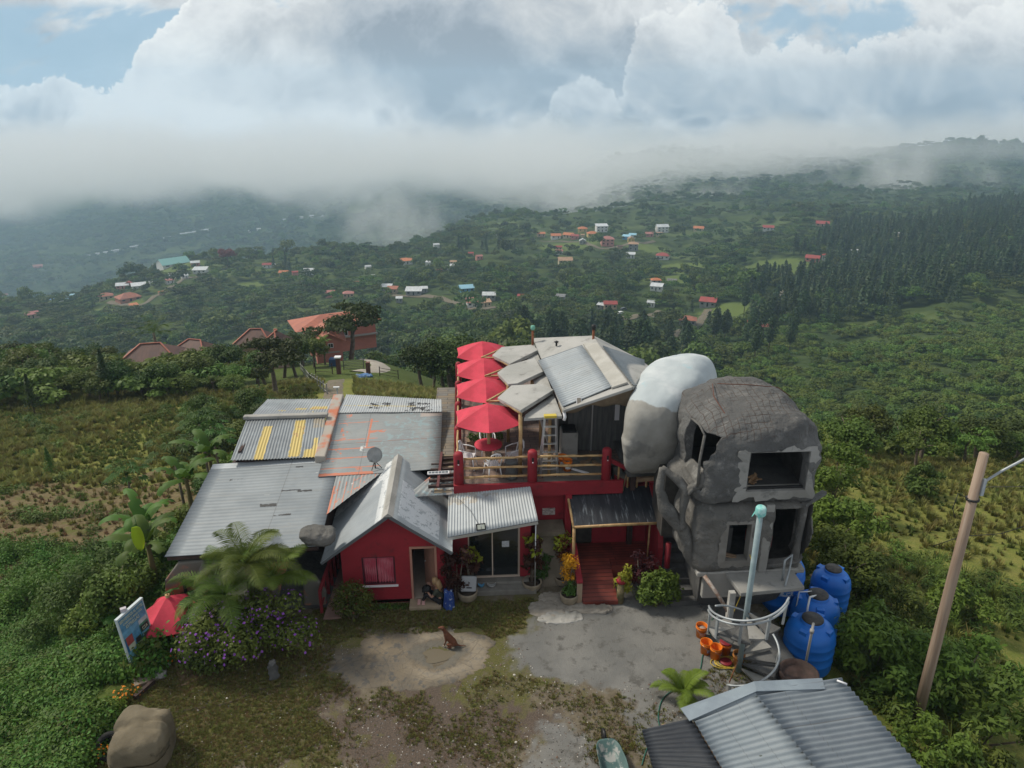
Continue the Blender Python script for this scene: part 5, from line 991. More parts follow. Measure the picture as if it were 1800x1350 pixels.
def grid_lines(t, co, c):                # weld mesh showing through the render
    s = nd(t, 'ShaderNodeSeparateXYZ', {0: co}); r = None
    wob = mth(t, 'MULTIPLY', nd(t, 'ShaderNodeTexNoise', {'Vector': co, 'Scale': 1.6, 'Detail': 3}).outputs[0], .16)
    for k, st in ((0, .17), (1, .17)):
        f = mth(t, 'ABSOLUTE', mth(t, 'SUBTRACT', mth(t, 'FRACT', mth(t, 'DIVIDE', mth(t, 'ADD', s.outputs[k], wob), st)), .5)); l = sstep(t, f, .035, .07, 1, 0); r = l if r is None else mth(t, 'MAXIMUM', r, l)
    ge = nd(t, 'ShaderNodeNewGeometry'); nz = nd(t, 'ShaderNodeSeparateXYZ', {0: ge.outputs['True Normal']}).outputs[2]
    top = sstep(t, s.outputs[2], 5.75, 6.0); r = mth(t, 'MULTIPLY', mth(t, 'MULTIPLY', r, top), sstep(t, nd(t, 'ShaderNodeTexNoise', {'Vector': co, 'Scale': 1.1, 'Detail': 3}).outputs[0], .38, .5))
    return mixc(t, mth(t, 'MULTIPLY', r, .75), c, (.055, .035, .028))
def vein(t, co, c):
    v = nd(t, 'ShaderNodeTexNoise', {'Vector': co, 'Scale': 2.2, 'Detail': 6, 'Distortion': .8}).outputs[0]; f = sstep(t, mth(t, 'ABSOLUTE', mth(t, 'SUBTRACT', v, .5)), .0, .014, 1, 0)
    return mixc(t, mth(t, 'MULTIPLY', f, .45), c, (.04, .04, .04))
M['pod_top'] = mat('pod_mesh_cement', (.085, .085, .085), .9, (.125, .125, .122), 1.1, bump=.09, bscale=6, col3=(.18, .178, .172), s3=2.6, lo3=.56, hi3=.72, extra=lambda t, co, c: grid_lines(t, co, vein(t, co, c)))
M['redw'] = mat('rebar_rust', (.11, .045, .03))
M['pod_low'] = mat('pod_low_cement', (.095, .093, .088), .9, (.15, .143, .132), .9, bump=.08, bscale=5, col3=(.20, .195, .185), s3=1.7, lo3=.56, hi3=.70, extra=vein)
def white_cap(t, co, c):
    s = nd(t, 'ShaderNodeSeparateXYZ', {0: co}); n_ = nd(t, 'ShaderNodeTexNoise', {'Vector': co, 'Scale': 1.5, 'Detail': 6, 'Roughness': .6}).outputs[0]
    e = mth(t, 'ADD', mth(t, 'ADD', mth(t, 'SUBTRACT', s.outputs[2], 5.12), mth(t, 'MULTIPLY', mth(t, 'SUBTRACT', s.outputs[1], 20.2), .34)), mth(t, 'MULTIPLY', mth(t, 'SUBTRACT', n_, .5), .55)); e = mth(t, 'ADD', e, mth(t, 'MULTIPLY', mth(t, 'SUBTRACT', s.outputs[0], 5.5), .30))
    e = mth(t, 'SUBTRACT', e, sstep(t, s.outputs[1], 21.5, 20.2, 0, .45)) if False else e
    w = mixc(t, sstep(t, nd(t, 'ShaderNodeTexNoise', {'Vector': co, 'Scale': .9, 'Detail': 4}).outputs[0], .42, .62), (.40, .445, .465), (.50, .535, .55)); w = mixc(t, sstep(t, n_, .62, .7), w, (.34, .45, .49))
    return mixc(t, sstep(t, e, .30, .36), c, w)
M['pod_white'] = mat('pod_back_cement', (.23, .225, .205), .85, (.31, .305, .285), .8, bump=.015, bscale=5, col3=(.17, .168, .16), s3=1.2, lo3=.52, hi3=.68, extra=white_cap)
pd = empty('pod_house', (0, 0, 0), 0, 'dark grey boulder shaped cement pod of two storeys with a big square opening', 'pod house')
def sh_up(w, q): w = w.copy(); w.z -= .30 * max(-q.x, 0) * max(q.z, 0); w.z -= .12 * max(-q.y, 0) * max(q.z, 0); return w
pod('upper_shell', (7.66, 18.40, 5.22), (1.66, 1.74, 1.36), pd, M['pod_top'], (2.9, 4.6), 8, .15, 1.2, 1, .20, shape=sh_up, cuts=[((8.02, 16.6, 5.0), (1.56, 1.6, 1.16), 0), ((6.05, 17.55, 5.12), (1.1, 1.35, 1.55), 0)])
pod('lower_shell', (7.70, 18.15, 2.85), (1.72, 1.48, 1.16), pd, M['pod_low'], (7, 7), 6, .14, 1.2, 4, .18, cuts=[((7.22, 16.7, 2.85), (.62, 1.1, 1.15), 0), ((8.72, 16.6, 2.95), (1.16, 1.9, 1.75), 0)])
# plaster frames round the openings
def frame_rect(name, x0, x1, z0, z1, y, w, d, m, parent, lump=.04, seed=0):
    rs_ = random.Random(seed); b = MB()
    out = [(x0 - w, z0 - w * 1.1), (x1 + w * .9, z0 - w * 1.15), (x1 + w, z1 + w * .25), (x0 - w * .9, z1 + w * .25)]; inn = [(x0, z0), (x1, z0), (x1, z1), (x0, z1)]; N_ = 14
    V = []; 
    for side in range(4):
        for i in range(N_):
            u = i / N_; a, c = out[side], out[(side + 1) % 4]; p, q = inn[side], inn[(side + 1) % 4]; j = rs_.uniform(-lump, lump)
            ox, oz = a[0] + (c[0] - a[0]) * u, a[1] + (c[1] - a[1]) * u; cx_, cz_ = (x0 + x1) / 2, (z0 + z1) / 2; L_ = math.hypot(ox - cx_, oz - cz_)
            V += [(ox + (ox - cx_) / L_ * j, y + .05, oz + (oz - cz_) / L_ * j), (p[0] + (q[0] - p[0]) * u, y - .0, p[1] + (q[1] - p[1]) * u), (p[0] + (q[0] - p[0]) * u, y + d, p[1] + (q[1] - p[1]) * u), (ox, y + .16, oz)]
    T_ = 4 * N_; Fc = []
    for i in range(T_):
        k = (i + 1) % T_
        for s in range(4): Fc.append((4 * i + s, 4 * k + s, 4 * k + (s + 1) % 4, 4 * i + (s + 1) % 4))
    return b.add(V, Fc, sm=False).build(name, m, parent)
frame_rect('window_frame', 7.22, 8.82, 4.43, 5.56, 16.60, .24, .35, M['conc_side'], pd, .11, 2)
MB().bb(7.24, 8.8, 16.7, 16.76, 4.44, 4.50).build('window_sill', M['black'], pd)
MB().bb(6.35, 9.2, 17.0, 19.7, 4.10, 4.24).build('upper_floor', M['conc_dk'], pd)
MB().bb(6.2, 9.25, 16.72, 19.5, 1.72, 1.86).build('lower_floor', M['conc'], pd, bevel=.03)
frame_rect('lower_window_frame', 6.90, 7.52, 2.28, 3.42, 16.62, .20, .3, mat('frame_cement', (.17, .16, .145), .9, (.22, .21, .195), 1.5, bump=.01), pd, .04, 5)
b = MB(); b.bb(7.88, 8.12, 16.66, 16.9, 1.84, 3.96); b.bb(6.4, 7.9, 16.72, 16.9, 1.0, 1.84); b.build('pillar', M['conc_side'], pd, bevel=.03)
MB().bb(8.2, 9.2, 19.3, 19.38, 1.86, 3.9).build('rear_wall', M['wall_grey'], pd)
b = MB(); b.prism([(6.35, 16.9, 1.70), (9.2, 16.9, 1.70), (9.0, 17.6, .2), (7.6, 17.9, -.5), (6.6, 17.6, .2)], (0, 1.4, 0)); b.build('foundation', M['conc_dk'], pd)
b = MB(); b.tube([(9.0, 16.9, 1.75), (9.05, 17.0, 2.6), (9.12, 17.1, 3.95)], [.13, .10, .14], 8); b.tube([(9.1, 19.3, 1.8), (9.15, 19.3, 3.9)], .1, 7); b.build('rib_column', M['pod_low'], pd)
b = MB(); b.beam((8.9, 16.7, 3.93), (9.75, 17.3, 3.93), .14, .10); b.build('jutting_beam', M['conc_dk'], pd)
b = MB(); b.tube([(6.05, 16.95, 4.42), (6.02, 16.94, 5.2), (6.1, 16.98, 5.92)], [.045, .035, .04], 7); b.tube([(6.1, 16.98, 5.92), (6.12, 17.5, 5.98), (6.1, 18.1, 5.9)], .03, 7); b.tube([(6.02, 16.95, 4.40), (5.98, 17.5, 4.36), (6.0, 18.1, 4.4)], [.09, .12, .08], 7); b.build('opening_rim', M['pod_low'], pd)
MB().tube([(6.95, 17.0, 6.12), (6.75, 17.5, 6.32), (6.68, 18.2, 6.50), (6.9, 19.0, 6.56)], .014, 5).build('rebar', M['redw'], pd)
MB().tube([(7.0, 18.9, 6.60), (7.8, 18.6, 6.66), (8.6, 18.55, 6.58), (9.0, 18.5, 6.3)], .014, 5).build('rebar', M['redw'], pd)
# skeleton window bay reaching out on the left, and the diagonal strut below
sk = M['conc']
def lumpy(pts, r, seg=9, seed=0):
    P_ = [Vector(p) for p in pts]; Q = []; Rr = []
    for a, c, ra, rb in zip(P_[:-1], P_[1:], r[:-1], r[1:]):
        for i in range(5): u = i / 5; q = a.lerp(c, u); Q.append(q + mnoise.noise_vector(q * 2.3 + Vector((seed, 0, 0))) * .05); Rr.append((ra + (rb - ra) * u) * (1 + .22 * mnoise.noise(q * 3 + Vector((0, seed, 0)))))
    Q.append(P_[-1]); Rr.append(r[-1]); return Q, Rr
bay = empty('side_bay', (0, 0, 0)); bay.parent = pd
for pts, r in (([gy(1163, 822, 17.5), gy(1158, 862, 17.4), gy(1168, 892, 17.3), gy(1200, 930, 17.2), gy(1216, 985, 17.1), gy(1240, 1012, 17.0)], [.08, .14, .19, .20, .16, .08]), ([gy(1163, 822, 17.5), gy(1190, 842, 17.3), gy(1207, 862, 17.2), gy(1200, 905, 17.1), gy(1200, 930, 17.1)], [.08, .12, .15, .08, .12]), ([gy(1207, 862, 17.2), gy(1235, 850, 17.0), gy(1240, 830, 17.0)], [.10, .15, .15])):
    b = MB(); Q, Rr = lumpy(pts, r, seed=len(pts)); b.tube(Q, Rr, 10); b.build('rib', M['pod_low'], bay)
MB().prism([gy(1172, 812, 18.7), gy(1203, 788, 18.9), gy(1246, 830, 17.0), gy(1212, 866, 16.95)], (0, .05, -.22)).build('shoulder', M['pod_low'], bay, bevel=.08)
pod('side_buttress', gy(1232, 935, 17.35), (.36, .55, 1.05), pd, M['pod_low'], (2.8, 3), 3, .09, 1.4, 9, .15, n=16)
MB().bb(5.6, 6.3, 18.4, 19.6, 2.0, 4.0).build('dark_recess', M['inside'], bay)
# things inside the pod
def firewood(x, y, z, label):
    e = empty('scrap_wood_pile', (x, y, z), 0, label, 'wood pile'); rr_ = random.Random(4); b = MB()
    for i in range(12): a = rr_.uniform(0, 3.1); L_ = rr_.uniform(.2, .38); c = Vector((rr_.uniform(-.12, .12), rr_.uniform(-.1, .1), .04 + i * .014)); d = Vector((math.cos(a), math.sin(a), rr_.uniform(-.2, .3))) * L_ / 2; b.beam(c - d, c + d, .05, .03)
    b.build('pieces', mat('scrap', (.28, .16, .08), .8, (.45, .30, .18), 5), e)
firewood(7.72, 17.35, 4.27, 'small heap of broken wood on the floor inside the big pod opening')
def jerry(x, y, z, label):
    e = empty('jerrycan', (x, y, z), .2, label, 'jerrycan', 'red jerrycans in the pod'); MB().bb(-.14, .14, -.16, .16, 0, .42).build('body', redm, e, bevel=.04)
    MB().tube([(-.08, 0, .42), (-.06, 0, .48), (.06, 0, .48), (.08, 0, .42)], .018, 6).build('handle', redm, e); MB().tube([(.09, -.08, .42), (.09, -.08, .46)], .03, 8).build('cap', M['black'], e)
jerry(8.55, 17.9, 1.87, 'big red jerrycan standing inside the lower pod room'); jerry(8.22, 18.1, 1.87, 'second jerrycan left of the big red one, half hidden by the pillar')
MB().bb(6.95, 7.3, 17.3, 17.6, 1.87, 2.9).build('storage_box', M['wall_grey'], None, label='grey box seen through the lower pod window', cat='box')
for i in range(2): MB().beam((6.92 + i * .03, 16.78 + i * .08, 2.36 + i * .02), (7.52, 16.8 + i * .08, 2.20), .07, .03).build('plank', M['wood'], None, label=['outer plank lying across the lower pod window', 'inner plank lying across the lower pod window'][i], cat='plank', group='planks in the pod window')
pts = [gy(1318, 975, 16.55), gy(1322, 990, 16.5), gy(1316, 1015, 16.45), gz(1290, 1075, 1.0), gz(1268, 1120, .3)]; MB().tube(pts, .012, 6).build('yellow_cable', mat('yellow_cable', (.50, .36, .05), .6), None, label='yellow cable hanging from the lower pod window', cat='cable')
MB().prism([gz(1237, 1005, 1.2), gz(1270, 1015, 1.1), gz(1275, 1052, .25), gz(1227, 1050, .2)], (0, .05, 0)).build('rusty_sheet', mat('rusty_sheet', (.17, .07, .045), .9, (.26, .15, .11), 5), None, label='rusty speckled sheet leaning under the pod', cat='metal sheet')
MB().tube([gy(1238, 1012, 16.6), gy(1258, 1040, 16.3), gy(1281, 1076, 16.0)], .055, 8).build('white_pipe', mat('old_white_pipe', (.50, .48, .44), .7, (.25, .16, .12), 6), None, label='rust stained white pipe slanting down from the pod strut', cat='pipe')
pb = empty('pod_house', (0, 0, 0), 0, 'smooth grey rounded pod with a white painted top between the terrace and the dark pod', 'pod house')
def sh_b(w, q):
    w = w.copy(); v = (w.y / 2.7 + 1) / 2
    w.x *= .90 + .36 * v; w.x += v * 2.6 - .34; w.z += -.10 * v - .06
    if w.z < 0: w.x *= 1.0; w.y += .28 * (-w.z) * (1 - v); w.x += .16 * (-w.z) * (q.x < 0) * abs(q.x)
    return w
pod('shell', (5.50, 21.45, 4.80), (1.16, 2.6, 1.50), pb, M['pod_white'], (3.0, 3.4), 4.4, .09, .7, 12, .18, shape=sh_b, n=36)
MB().bb(4.85, 6.6, 19.9, 23.4, 3.18, 3.34).build('floor_slab', M['conc_dk'], pb)
b = MB()
for x, y in ((5.1, 20.2), (6.4, 20.2), (5.1, 22.9), (6.4, 22.9)): b.bb(x - .08, x + .08, y - .08, y + .08, -2, 3.18)
b.build('column', M['darkwood'], pb)
b = MB(); b.beam((5.1, 19.65, 3.22), (5.95, 19.75, 3.22), .10, .12); b.build('edge_plank', M['wood'], pb)

# ================================================================ SPIRAL STAIR
sc = Vector((6.93, 14.95, 0)); 
st = empty('spiral_stair', (0, 0, 0), 0, 'unfinished spiral stair of cement treads and grey pipes climbing to the pod', 'spiral stair')
MB().tube([(sc.x, sc.y, -.1), (sc.x, sc.y, 4.85)], .072, 12).build('central_pole', mat('pole_green_grey', (.20, .27, .29), .5, (.27, .34, .36), 3), st)
o = MB().lathe([(.10, 4.72), (.13, 4.76), (.125, 4.93), (.10, 4.97), (.02, 4.96)], (sc.x, sc.y, 0), 14).build('pole_wrap', mat('teal_plastic', (.16, .50, .47), .5, (.40, .62, .60), 8), st)
for a in (.4, 2.0, 4.1): MB().prism([(sc.x + .1 * math.cos(a), sc.y + .1 * math.sin(a), 4.8), (sc.x + .2 * math.cos(a + .3), sc.y + .2 * math.sin(a + .3), 4.6), (sc.x + .16 * math.cos(a - .2), sc.y + .16 * math.sin(a - .2), 4.82)], (0, .01, .01)).build('wrap_flap', mat('teal_plastic2', (.16, .50, .47), .5), st)
Rs = .90; a0 = R(-70)
def sa(i): return a0 + R(27) * i
NT = 14
for i in range(NT):
    a, c = sa(i), sa(i + 1); z = .14 + i * .135; P_ = [(sc.x + .07 * math.cos(a), sc.y + .07 * math.sin(a), z)] + [(sc.x + Rs * math.cos(a + (c - a) * k / 3 * 1.12), sc.y + Rs * math.sin(a + (c - a) * k / 3 * 1.12), z) for k in range(4)]
    if sc.y + Rs * .6 * math.sin((a + c) / 2) > 16.6: continue
    MB().prism(P_, (0, 0, .055)).build('tread', M['conc_dk'] if i % 3 else M['conc_side'], st)
b = MB(); b.prism([(7.1, 15.8, 1.72), (8.9, 15.95, 1.72), (8.9, 16.72, 1.72), (7.0, 16.72, 1.72)], (0, 0, .12)); b.build('landing', M['conc_side'], st, bevel=.02)
def helix(i0, i1, r, dz, n=40): return [(sc.x + r * math.cos(a0 + R(27) * t_), sc.y + r * math.sin(a0 + R(27) * t_), .14 + t_ * .135 + dz) for t_ in np.linspace(i0, i1, n)]
MB().tube(helix(-2.2, 7.2, Rs + .02, .42), .028, 10).build('handrail', M['galv'], st)
MB().tube(helix(8.6, 14.6, Rs + .03, .62), .028, 10).build('handrail', M['galv'], st); MB().tube(helix(8.6, 14.6, Rs + .03, .50), .03, 8).build('handrail', M['galv'], st)
for i in [-2, 0, 2, 4, 6, 9, 10, 11.5, 13, 14.4]:
    p = helix(i, i + .01, Rs, 0, 2)[0]; q = helix(i, i + .01, Rs + .02, .42 if i < 8 else .62, 2)[0]; MB().beam((p[0], p[1], p[2] - (.1 if i > 0 else p[2])), q, .07, .05).build('baluster', M['galv'], st)
MB().bb(6.86, 7.02, 15.92, 16.06, -.1, 1.75).build('stair_column', mat('white_column', (.42, .42, .40), .8, (.32, .31, .29), 3), st)
b = MB(); b.tube([gz(1375, 1020, 1.85), gz(1380, 985, 2.5), gz(1392, 975, 2.6), gz(1388, 1000, 2.1), gz(1380, 1030, 1.85)], .03, 6); b.build('loop_post', M['galv'], st)

# ================================================================ BLUE WATER TANKS
def tank(x, y, z, r, h, rz, label, m=None):
    e = empty('water_tank', (x, y, z), rz, label, 'water tank', 'blue water tanks beside the spiral stair'); mb = M['blue_tank']; r *= .95
    pr = [(r * .90, 0), (r * .97, .04), (r, .12)]
    for k in range(3): zz = .12 + (h * .62 - .12) * (k + 1) / 3; pr += [(r, zz - .05), (r * 1.02, zz - .025), (r, zz)]
    pr += [(r * .985, h * .70), (r * .94, h * .77), (r * .83, h * .845), (r * .64, h * .905), (r * .50, h * .925), (r * .47, h * .93), (r * .47, h * .97), (r * .44, h * .98), (.01, h * .98)]
    MB().lathe(pr, seg=44).build('body', mb, e)
    MB().lathe([(r * .43, h * .975), (r * .43, h * 1.0), (r * .38, h * 1.02), (.01, h * 1.025)], seg=36).build('lid', mat('tank_lid', (.018, .018, .02), .6, (.06, .055, .05), 6) if not bpy.data.materials.get('tank_lid') else bpy.data.materials['tank_lid'], e)
    for k in range(4):
        a = k * math.pi / 2 + .5; cx_, cy_2 = r * .72 * math.cos(a), r * .72 * math.sin(a)
        MB().box((cx_, cy_2, h * .84), (.16, .22, .20), rz=a, ry=-.0).build('lifting_lug', mb, e, bevel=.015)
    return e
t1 = tank(9.28, 15.95, -.75, .70, 1.55, .2, 'nearest blue water tank with an upright grey pipe in front of it')
tank(9.95, 17.05, -.85, .70, 1.60, .8, 'middle blue water tank with a bent white pipe on its top')
t3 = tank(9.35, 18.35, -.55, .78, 1.85, .4, 'tallest blue water tank with a white sticker, right under the pod')
tank(11.35, 18.85, -1.2, .62, 1.5, .1, 'small blue water tank half hidden by leafy shrubs')
def on_tank(e, r, a, z0, z1, aw, m, name='sticker'):
    V = []
    for i in range(7): t_ = a - aw / 2 + aw * i / 6; V += [(r * 1.004 * math.cos(t_), r * 1.004 * math.sin(t_), z0), (r * 1.004 * math.cos(t_), r * 1.004 * math.sin(t_), z1)]
    return MB().add(V, [(2 * i, 2 * i + 2, 2 * i + 3, 2 * i + 1) for i in range(6)]).build(name, m, e)
on_tank(t3,  .785 * .95, R(-95) - .4, .80, .97, .62, mat('sticker_white', (.55, .60, .66), .4, (.05, .20, .50), 16, lo=.48, hi=.52), 'sticker'); on_tank(t3,  .785 * .95, R(-88) - .4, 1.02, 1.2, .22, mat('sticker_dark', (.03, .05, .16), .4, (.45, .48, .55), 30, lo=.55, hi=.6), 'sticker')
on_tank(t3,  .785 * .95, R(-140) - .4, .78, .9, .12, bpy.data.materials['sticker_white'], 'sticker')
b = MB(); b.tube([(8.83, 15.15, -.6), (8.86, 15.17, .95), (8.86, 15.17, 1.05), (9.0, 15.4, 1.08)], .035, 8); b.lathe([(.055, 0), (.055, .1)], (8.86, 15.17, .98), 10); b.build('standpipe', mat('grey_pvc', (.34, .33, .31), .6), None, label='upright grey pipe with elbow in front of the nearest blue tank', cat='pipe')
b = MB(); b.tube([(9.95, 17.0, .74), (9.60, 16.85, .80), (9.45, 16.6, .70), (9.43, 16.55, .25)], .03, 8); b.tube([(9.9, 17.15, .76), (9.4, 17.1, .80), (9.33, 17.0, .3)], .02, 6); b.build('bent_pipe', mat('white_pvc', (.62, .64, .64), .5), None, label='bent white pipe over the shoulder of the middle blue tank', cat='pipe')
b = MB(); b.beam((9.3, 17.6, 1.20), (8.6, 17.3, 1.25), .14, .02); b.build('plank_on_tank', M['wood'], None, label='short board lying on the tallest blue tank', cat='board')
for k in range(4): p = Vector((10.9 + .25 * k, 19.8 + .2 * k, tz(10.9, 19.8) + .12 + .04 * k)); MB().beam(p, p + Vector((1.1, .15 * (k - 1.5), .05)), .14, .03).build('loose_board', M['wood'], None, label=['lowest loose board behind the tanks', 'second loose board behind the tanks', 'third loose board behind the tanks', 'top loose board behind the tanks'][k], cat='board', group='boards behind the tanks')
MB().lathe([(.5, 0), (.5, .3), (.44, .3), (.42, .18), (.01, .18)], seg=24).build('drum_lid_tray', M['darkwood'], None, loc=(8.35, 14.55, tz(8.35, 14.55)), label='round dark rusty tray between the stair foot and the nearest tank', cat='tray')

# ================================================================ SHED with corrugated roof, bottom right
sd_ = empty('shed', (0, 0, 0), 0, 'shed with a faceted roof of light and black corrugated sheets at the bottom right corner', 'shed')
zl = lambda px, py, z: gz(px, py, z)
A1, A2, A3, A4 = zl(1128, 1283, 1.95), zl(1208, 1244, 2.08), zl(1325, 1214, 2.42), zl(1475, 1192, 2.02)
C1, C2, C3, C4 = zl(1168, 1420, 1.92), zl(1345, 1480, 2.1), zl(1530, 1470, 2.40), zl(1700, 1440, 2.0)
dkz = roofmat('shed_black', (.026, .030, .038), (.045, .050, .058), streak=(1, 5), dirt=(.07, .07, .07), metal=.0, rough=.55)
ltz = roofmat('shed_zinc', (.19, .225, .255), (.25, .285, .31), [(.42, .44, .5, .54, (.04, .05, .03), .02, 0)], [('v', .36), ('v', .68)], streak=(1, 5), dirt=(.30, .32, .33), dirt_lo=.64)
ltz2 = roofmat('shed_zinc_right', (.15, .175, .20), (.205, .235, .26), [], [('v', .3), ('u', .3), ('u', .72)], streak=(1, 5), dirt=(.27, .29, .31), dirt_lo=.64)
q1, q2 = zl(1222, 1262, 2.12), zl(1208, 1240, 2.1)
# sheets: waves run from the ridge outwards, so they cross from near to far
corr('roof_sheet', A1, C1, C2, zl(1214, 1262, 2.10), dkz, sd_, .11, .02)
corr('roof_sheet', zl(1216, 1260, 2.135), C2 + Vector((0, 0, .02)), C3 + Vector((0, 0, .02)), zl(1326, 1216, 2.44), ltz, sd_, .135, .024)
corr('roof_sheet', zl(1323, 1215, 2.445), C3 + Vector((.0, 0, .02)), C4, zl(1478, 1191, 2.05), ltz2, sd_, .135, .024)
b = MB(); b.prism([zl(1196, 1246, 2.10), zl(1325, 1199, 2.42), zl(1330, 1216, 2.47), zl(1212, 1268, 2.15)], (0, 0, .02)); b.prism([zl(1325, 1199, 2.42), zl(1445, 1193, 2.12), zl(1450, 1212, 2.15), zl(1330, 1216, 2.475)], (0, 0, .02)); b.build('ridge_flashing', mat('flashing', (.20, .24, .28), .5, (.26, .31, .35), 1.5, metal=.2, col3=(.04, .045, .05), s3=1.6, lo3=.60, hi3=.66), sd_)
wl = MB(); xs_ = [A1 + Vector((.35, -.1, 0)), A4 + Vector((-.3, -.1, 0))]; wl.bb(A1.x + .45, A4.x - .4, 7.6, A2.y - .25, -.6, 1.93); wl.build('wall', M['wood'], sd_)
o = MB().tube([zl(1471, 1196, 2.14), zl(1489, 1203, 2.12)], .022, 8).build('pvc_pipe', M['white'], None, label='short white pipe lying on the shed roof near its far corner', cat='pipe')
MB().box((0, 0, 0), (.12, .08, .06)).build('end', M['white'], o, loc=(0, 0, -50)) if False else None
# ================================================================ UTILITY POLE
pz = gz(1612, 1262, -1.0); pt = gy(1730, 797, pz.y); pe = empty('utility_pole', (pz.x, pz.y, -1.3), 0, 'weathered wooden utility pole with a metal lamp arm rising from the shrubs', 'utility pole')
Hh = pt.z + 1.3; lean = (pt.x - pz.x)
MB().tube([(0, 0, 0), (lean * .3, 0, Hh * .3), (lean * .65, 0, Hh * .65), (lean, 0, Hh)], [.14, .128, .115, .10], 16).build('shaft', M['pole'], pe)
b = MB(); b.tube([(lean + .10, -.10, Hh - .95), (lean + .12, -.12, Hh - .62), (lean + .35, -.2, Hh - .35), (lean + 1.6, -.5, Hh + .75)], .028, 8); b.build('lamp_arm', M['galv'], pe)
MB().box((lean + .09, -.11, Hh - .8), (.07, .06, .42)).build('bracket', M['galv'], pe); MB().lathe([(.145, Hh - 1.18), (.147, Hh - 1.14)], (lean, 0, 0), 16).build('strap', M['black'], pe)
MB().tube([(lean - .1, 0, Hh - 1.15), (lean - .38, 0, Hh - 1.0), (lean - .42, 0, Hh - 1.4), (lean - .3, 0, Hh - 1.65)], .01, 5).build('loose_wire', M['black'], pe)
MB().tube([pt + Vector((.1, 0, -.85)), pt + Vector((3, 1.2, -1.6)), pt + Vector((9, 4, -2.4))], .008, 5).build('overhead_wire', mat('wire', (.08, .07, .06)), None, label='thin wire running to the right from the utility pole', cat='wire')
a = onground(1650, 930); MB().tube([gD(1810, 922, 19.2), gD(1760, 938, 19.4), gD(1690, 943, 19.6), gD(1640, 960, 19.8)], .012, 5).build('overhead_wire', M['black'], None, label='black twisted cable crossing behind the utility pole', cat='wire')
# ================================================================ YARD OBJECTS
BK = [(1232,1117,'orange bucket standing alone nearest the stair, furthest from the group',ind2,None,M['conc']), (1240,1146,'orange bucket with a white and purple label, leftmost of the tight group',ind,None,None), (1257,1155,'orange bucket with a round red label in the middle of the group',ind2,None,None), (1274,1147,'orange bucket closed by a dark red lid',ind2,redm,None), (1297,1167,'pale orange bucket beside the stair rail with an open top',ind,None,M['conc'])]
for i, (px, py, lab, lb, lid, fl) in enumerate(BK): p = gz(px, py, .02); bucket(p.x, p.y, -.005, lab, lid=lid, fill=fl, lab=lb, rot=i * .5, h=.38, r=.155, m=M['orange'] if i < 4 else mat('pale_orange', (.62, .26, .06), .6, (.5, .22, .07), 5))
p = gz(1276, 1166, 0); MB().lathe([(.15, 0), (.16, .03), (.15, .045), (.01, .04)], seg=24).build('spare_lid', redm, None, loc=(p.x, p.y, .03), label='dark red bucket lid lying on the coiled yellow hose', cat='lid')
def coil(name, cx, cy, n, r0, m, label, cat, seed, tail=None, rad=.011):
    rr_ = random.Random(seed); pts = []
    for i in range(n * 14): t_ = i / 14 * 2 * math.pi; r = r0 * (1 + .22 * math.sin(t_ * .37 + seed) + .1 * math.sin(t_ * 1.7)); pts.append((cx + r * math.cos(t_) * 1.2 + .05 * math.sin(t_ * .21), cy + r * math.sin(t_) * .8, .015 + .006 * (i // 14) + .01 * math.sin(t_ * 2)))
    if tail: pts += tail
    return MB().tube(pts, rad, 6).build(name, m, None, label=label, cat=cat)
coil('yellow_hose', p.x, p.y, 5, .26, bpy.data.materials['yellow_cable'], 'coiled yellow hose on the cement beside the orange buckets', 'hose', 2)
gh = mat('green_hose', (.02, .12, .09), .5)
def spl(P, n=8):
    P = [Vector(q) for q in P]; out = []
    for i in range(len(P) - 1):
        a, b_, c, d = P[max(i - 1, 0)], P[i], P[i + 1], P[min(i + 2, len(P) - 1)]
        for k in range(n): t_ = k / n; out.append(.5 * ((2 * b_) + (c - a) * t_ + (2 * a - 5 * b_ + 4 * c - d) * t_ * t_ + (3 * b_ - a - 3 * c + d) * t_ ** 3))
    return out + [P[-1]]
MB().tube(spl([gz(*q, .02) for q in ((1262, 1072), (1252, 1090), (1248, 1120), (1236, 1150), (1230, 1178), (1212, 1200), (1180, 1215), (1163, 1232), (1157, 1260), (1160, 1290), (1140, 1310), (1128, 1345))]), .013, 6).build('green_hose', gh, None, label='long green hose winding over the yard past the small palm', cat='hose')
MB().tube([gz(1282, 1200, .05), gz(1297, 1160, .55)], .016, 7).build('broom_stick', mat('stick_brown', (.22, .09, .04), .7), None, label='brown wooden stick leaning on the lower stair rail', cat='stick')
# wheelbarrow tray
c = gz(1076, 1335, .3); e = empty('wheelbarrow', (c.x, c.y, 0), R(3), 'grey green wheelbarrow tray with dried cement lying in the yard', 'wheelbarrow')
b = MB(); V = []; N_ = 28
for (k, z, sc_) in ((0, .05, .55), (1, .09, .78), (2, .30, 1.0), (3, .31, 1.04), (4, .30, .97), (5, .11, .74), (6, .09, .5)):
    for i in range(N_): t_ = 2 * math.pi * i / N_; cx_, cy_3 = math.cos(t_), math.sin(t_); ex = (abs(cx_) ** .55) * math.copysign(1, cx_) * .29 * sc_; ey = (abs(cy_3) ** .7) * math.copysign(1, cy_3) * .56 * sc_; V.append((ex * (1.0 if cy_3 > 0 else 1.08), ey, z))
b.add(V, [(k * N_ + i, k * N_ + (i + 1) % N_, (k + 1) * N_ + (i + 1) % N_, (k + 1) * N_ + i) for k in range(6) for i in range(N_)] + [tuple(range(N_))[::-1], tuple(range(6 * N_, 7 * N_))], sm=True)
b.build('tray', mat('barrow_paint', (.05, .10, .10), .5, (.07, .13, .125), 3, col3=(.26, .27, .26), s3=4.5, lo3=.50, hi3=.60), e)
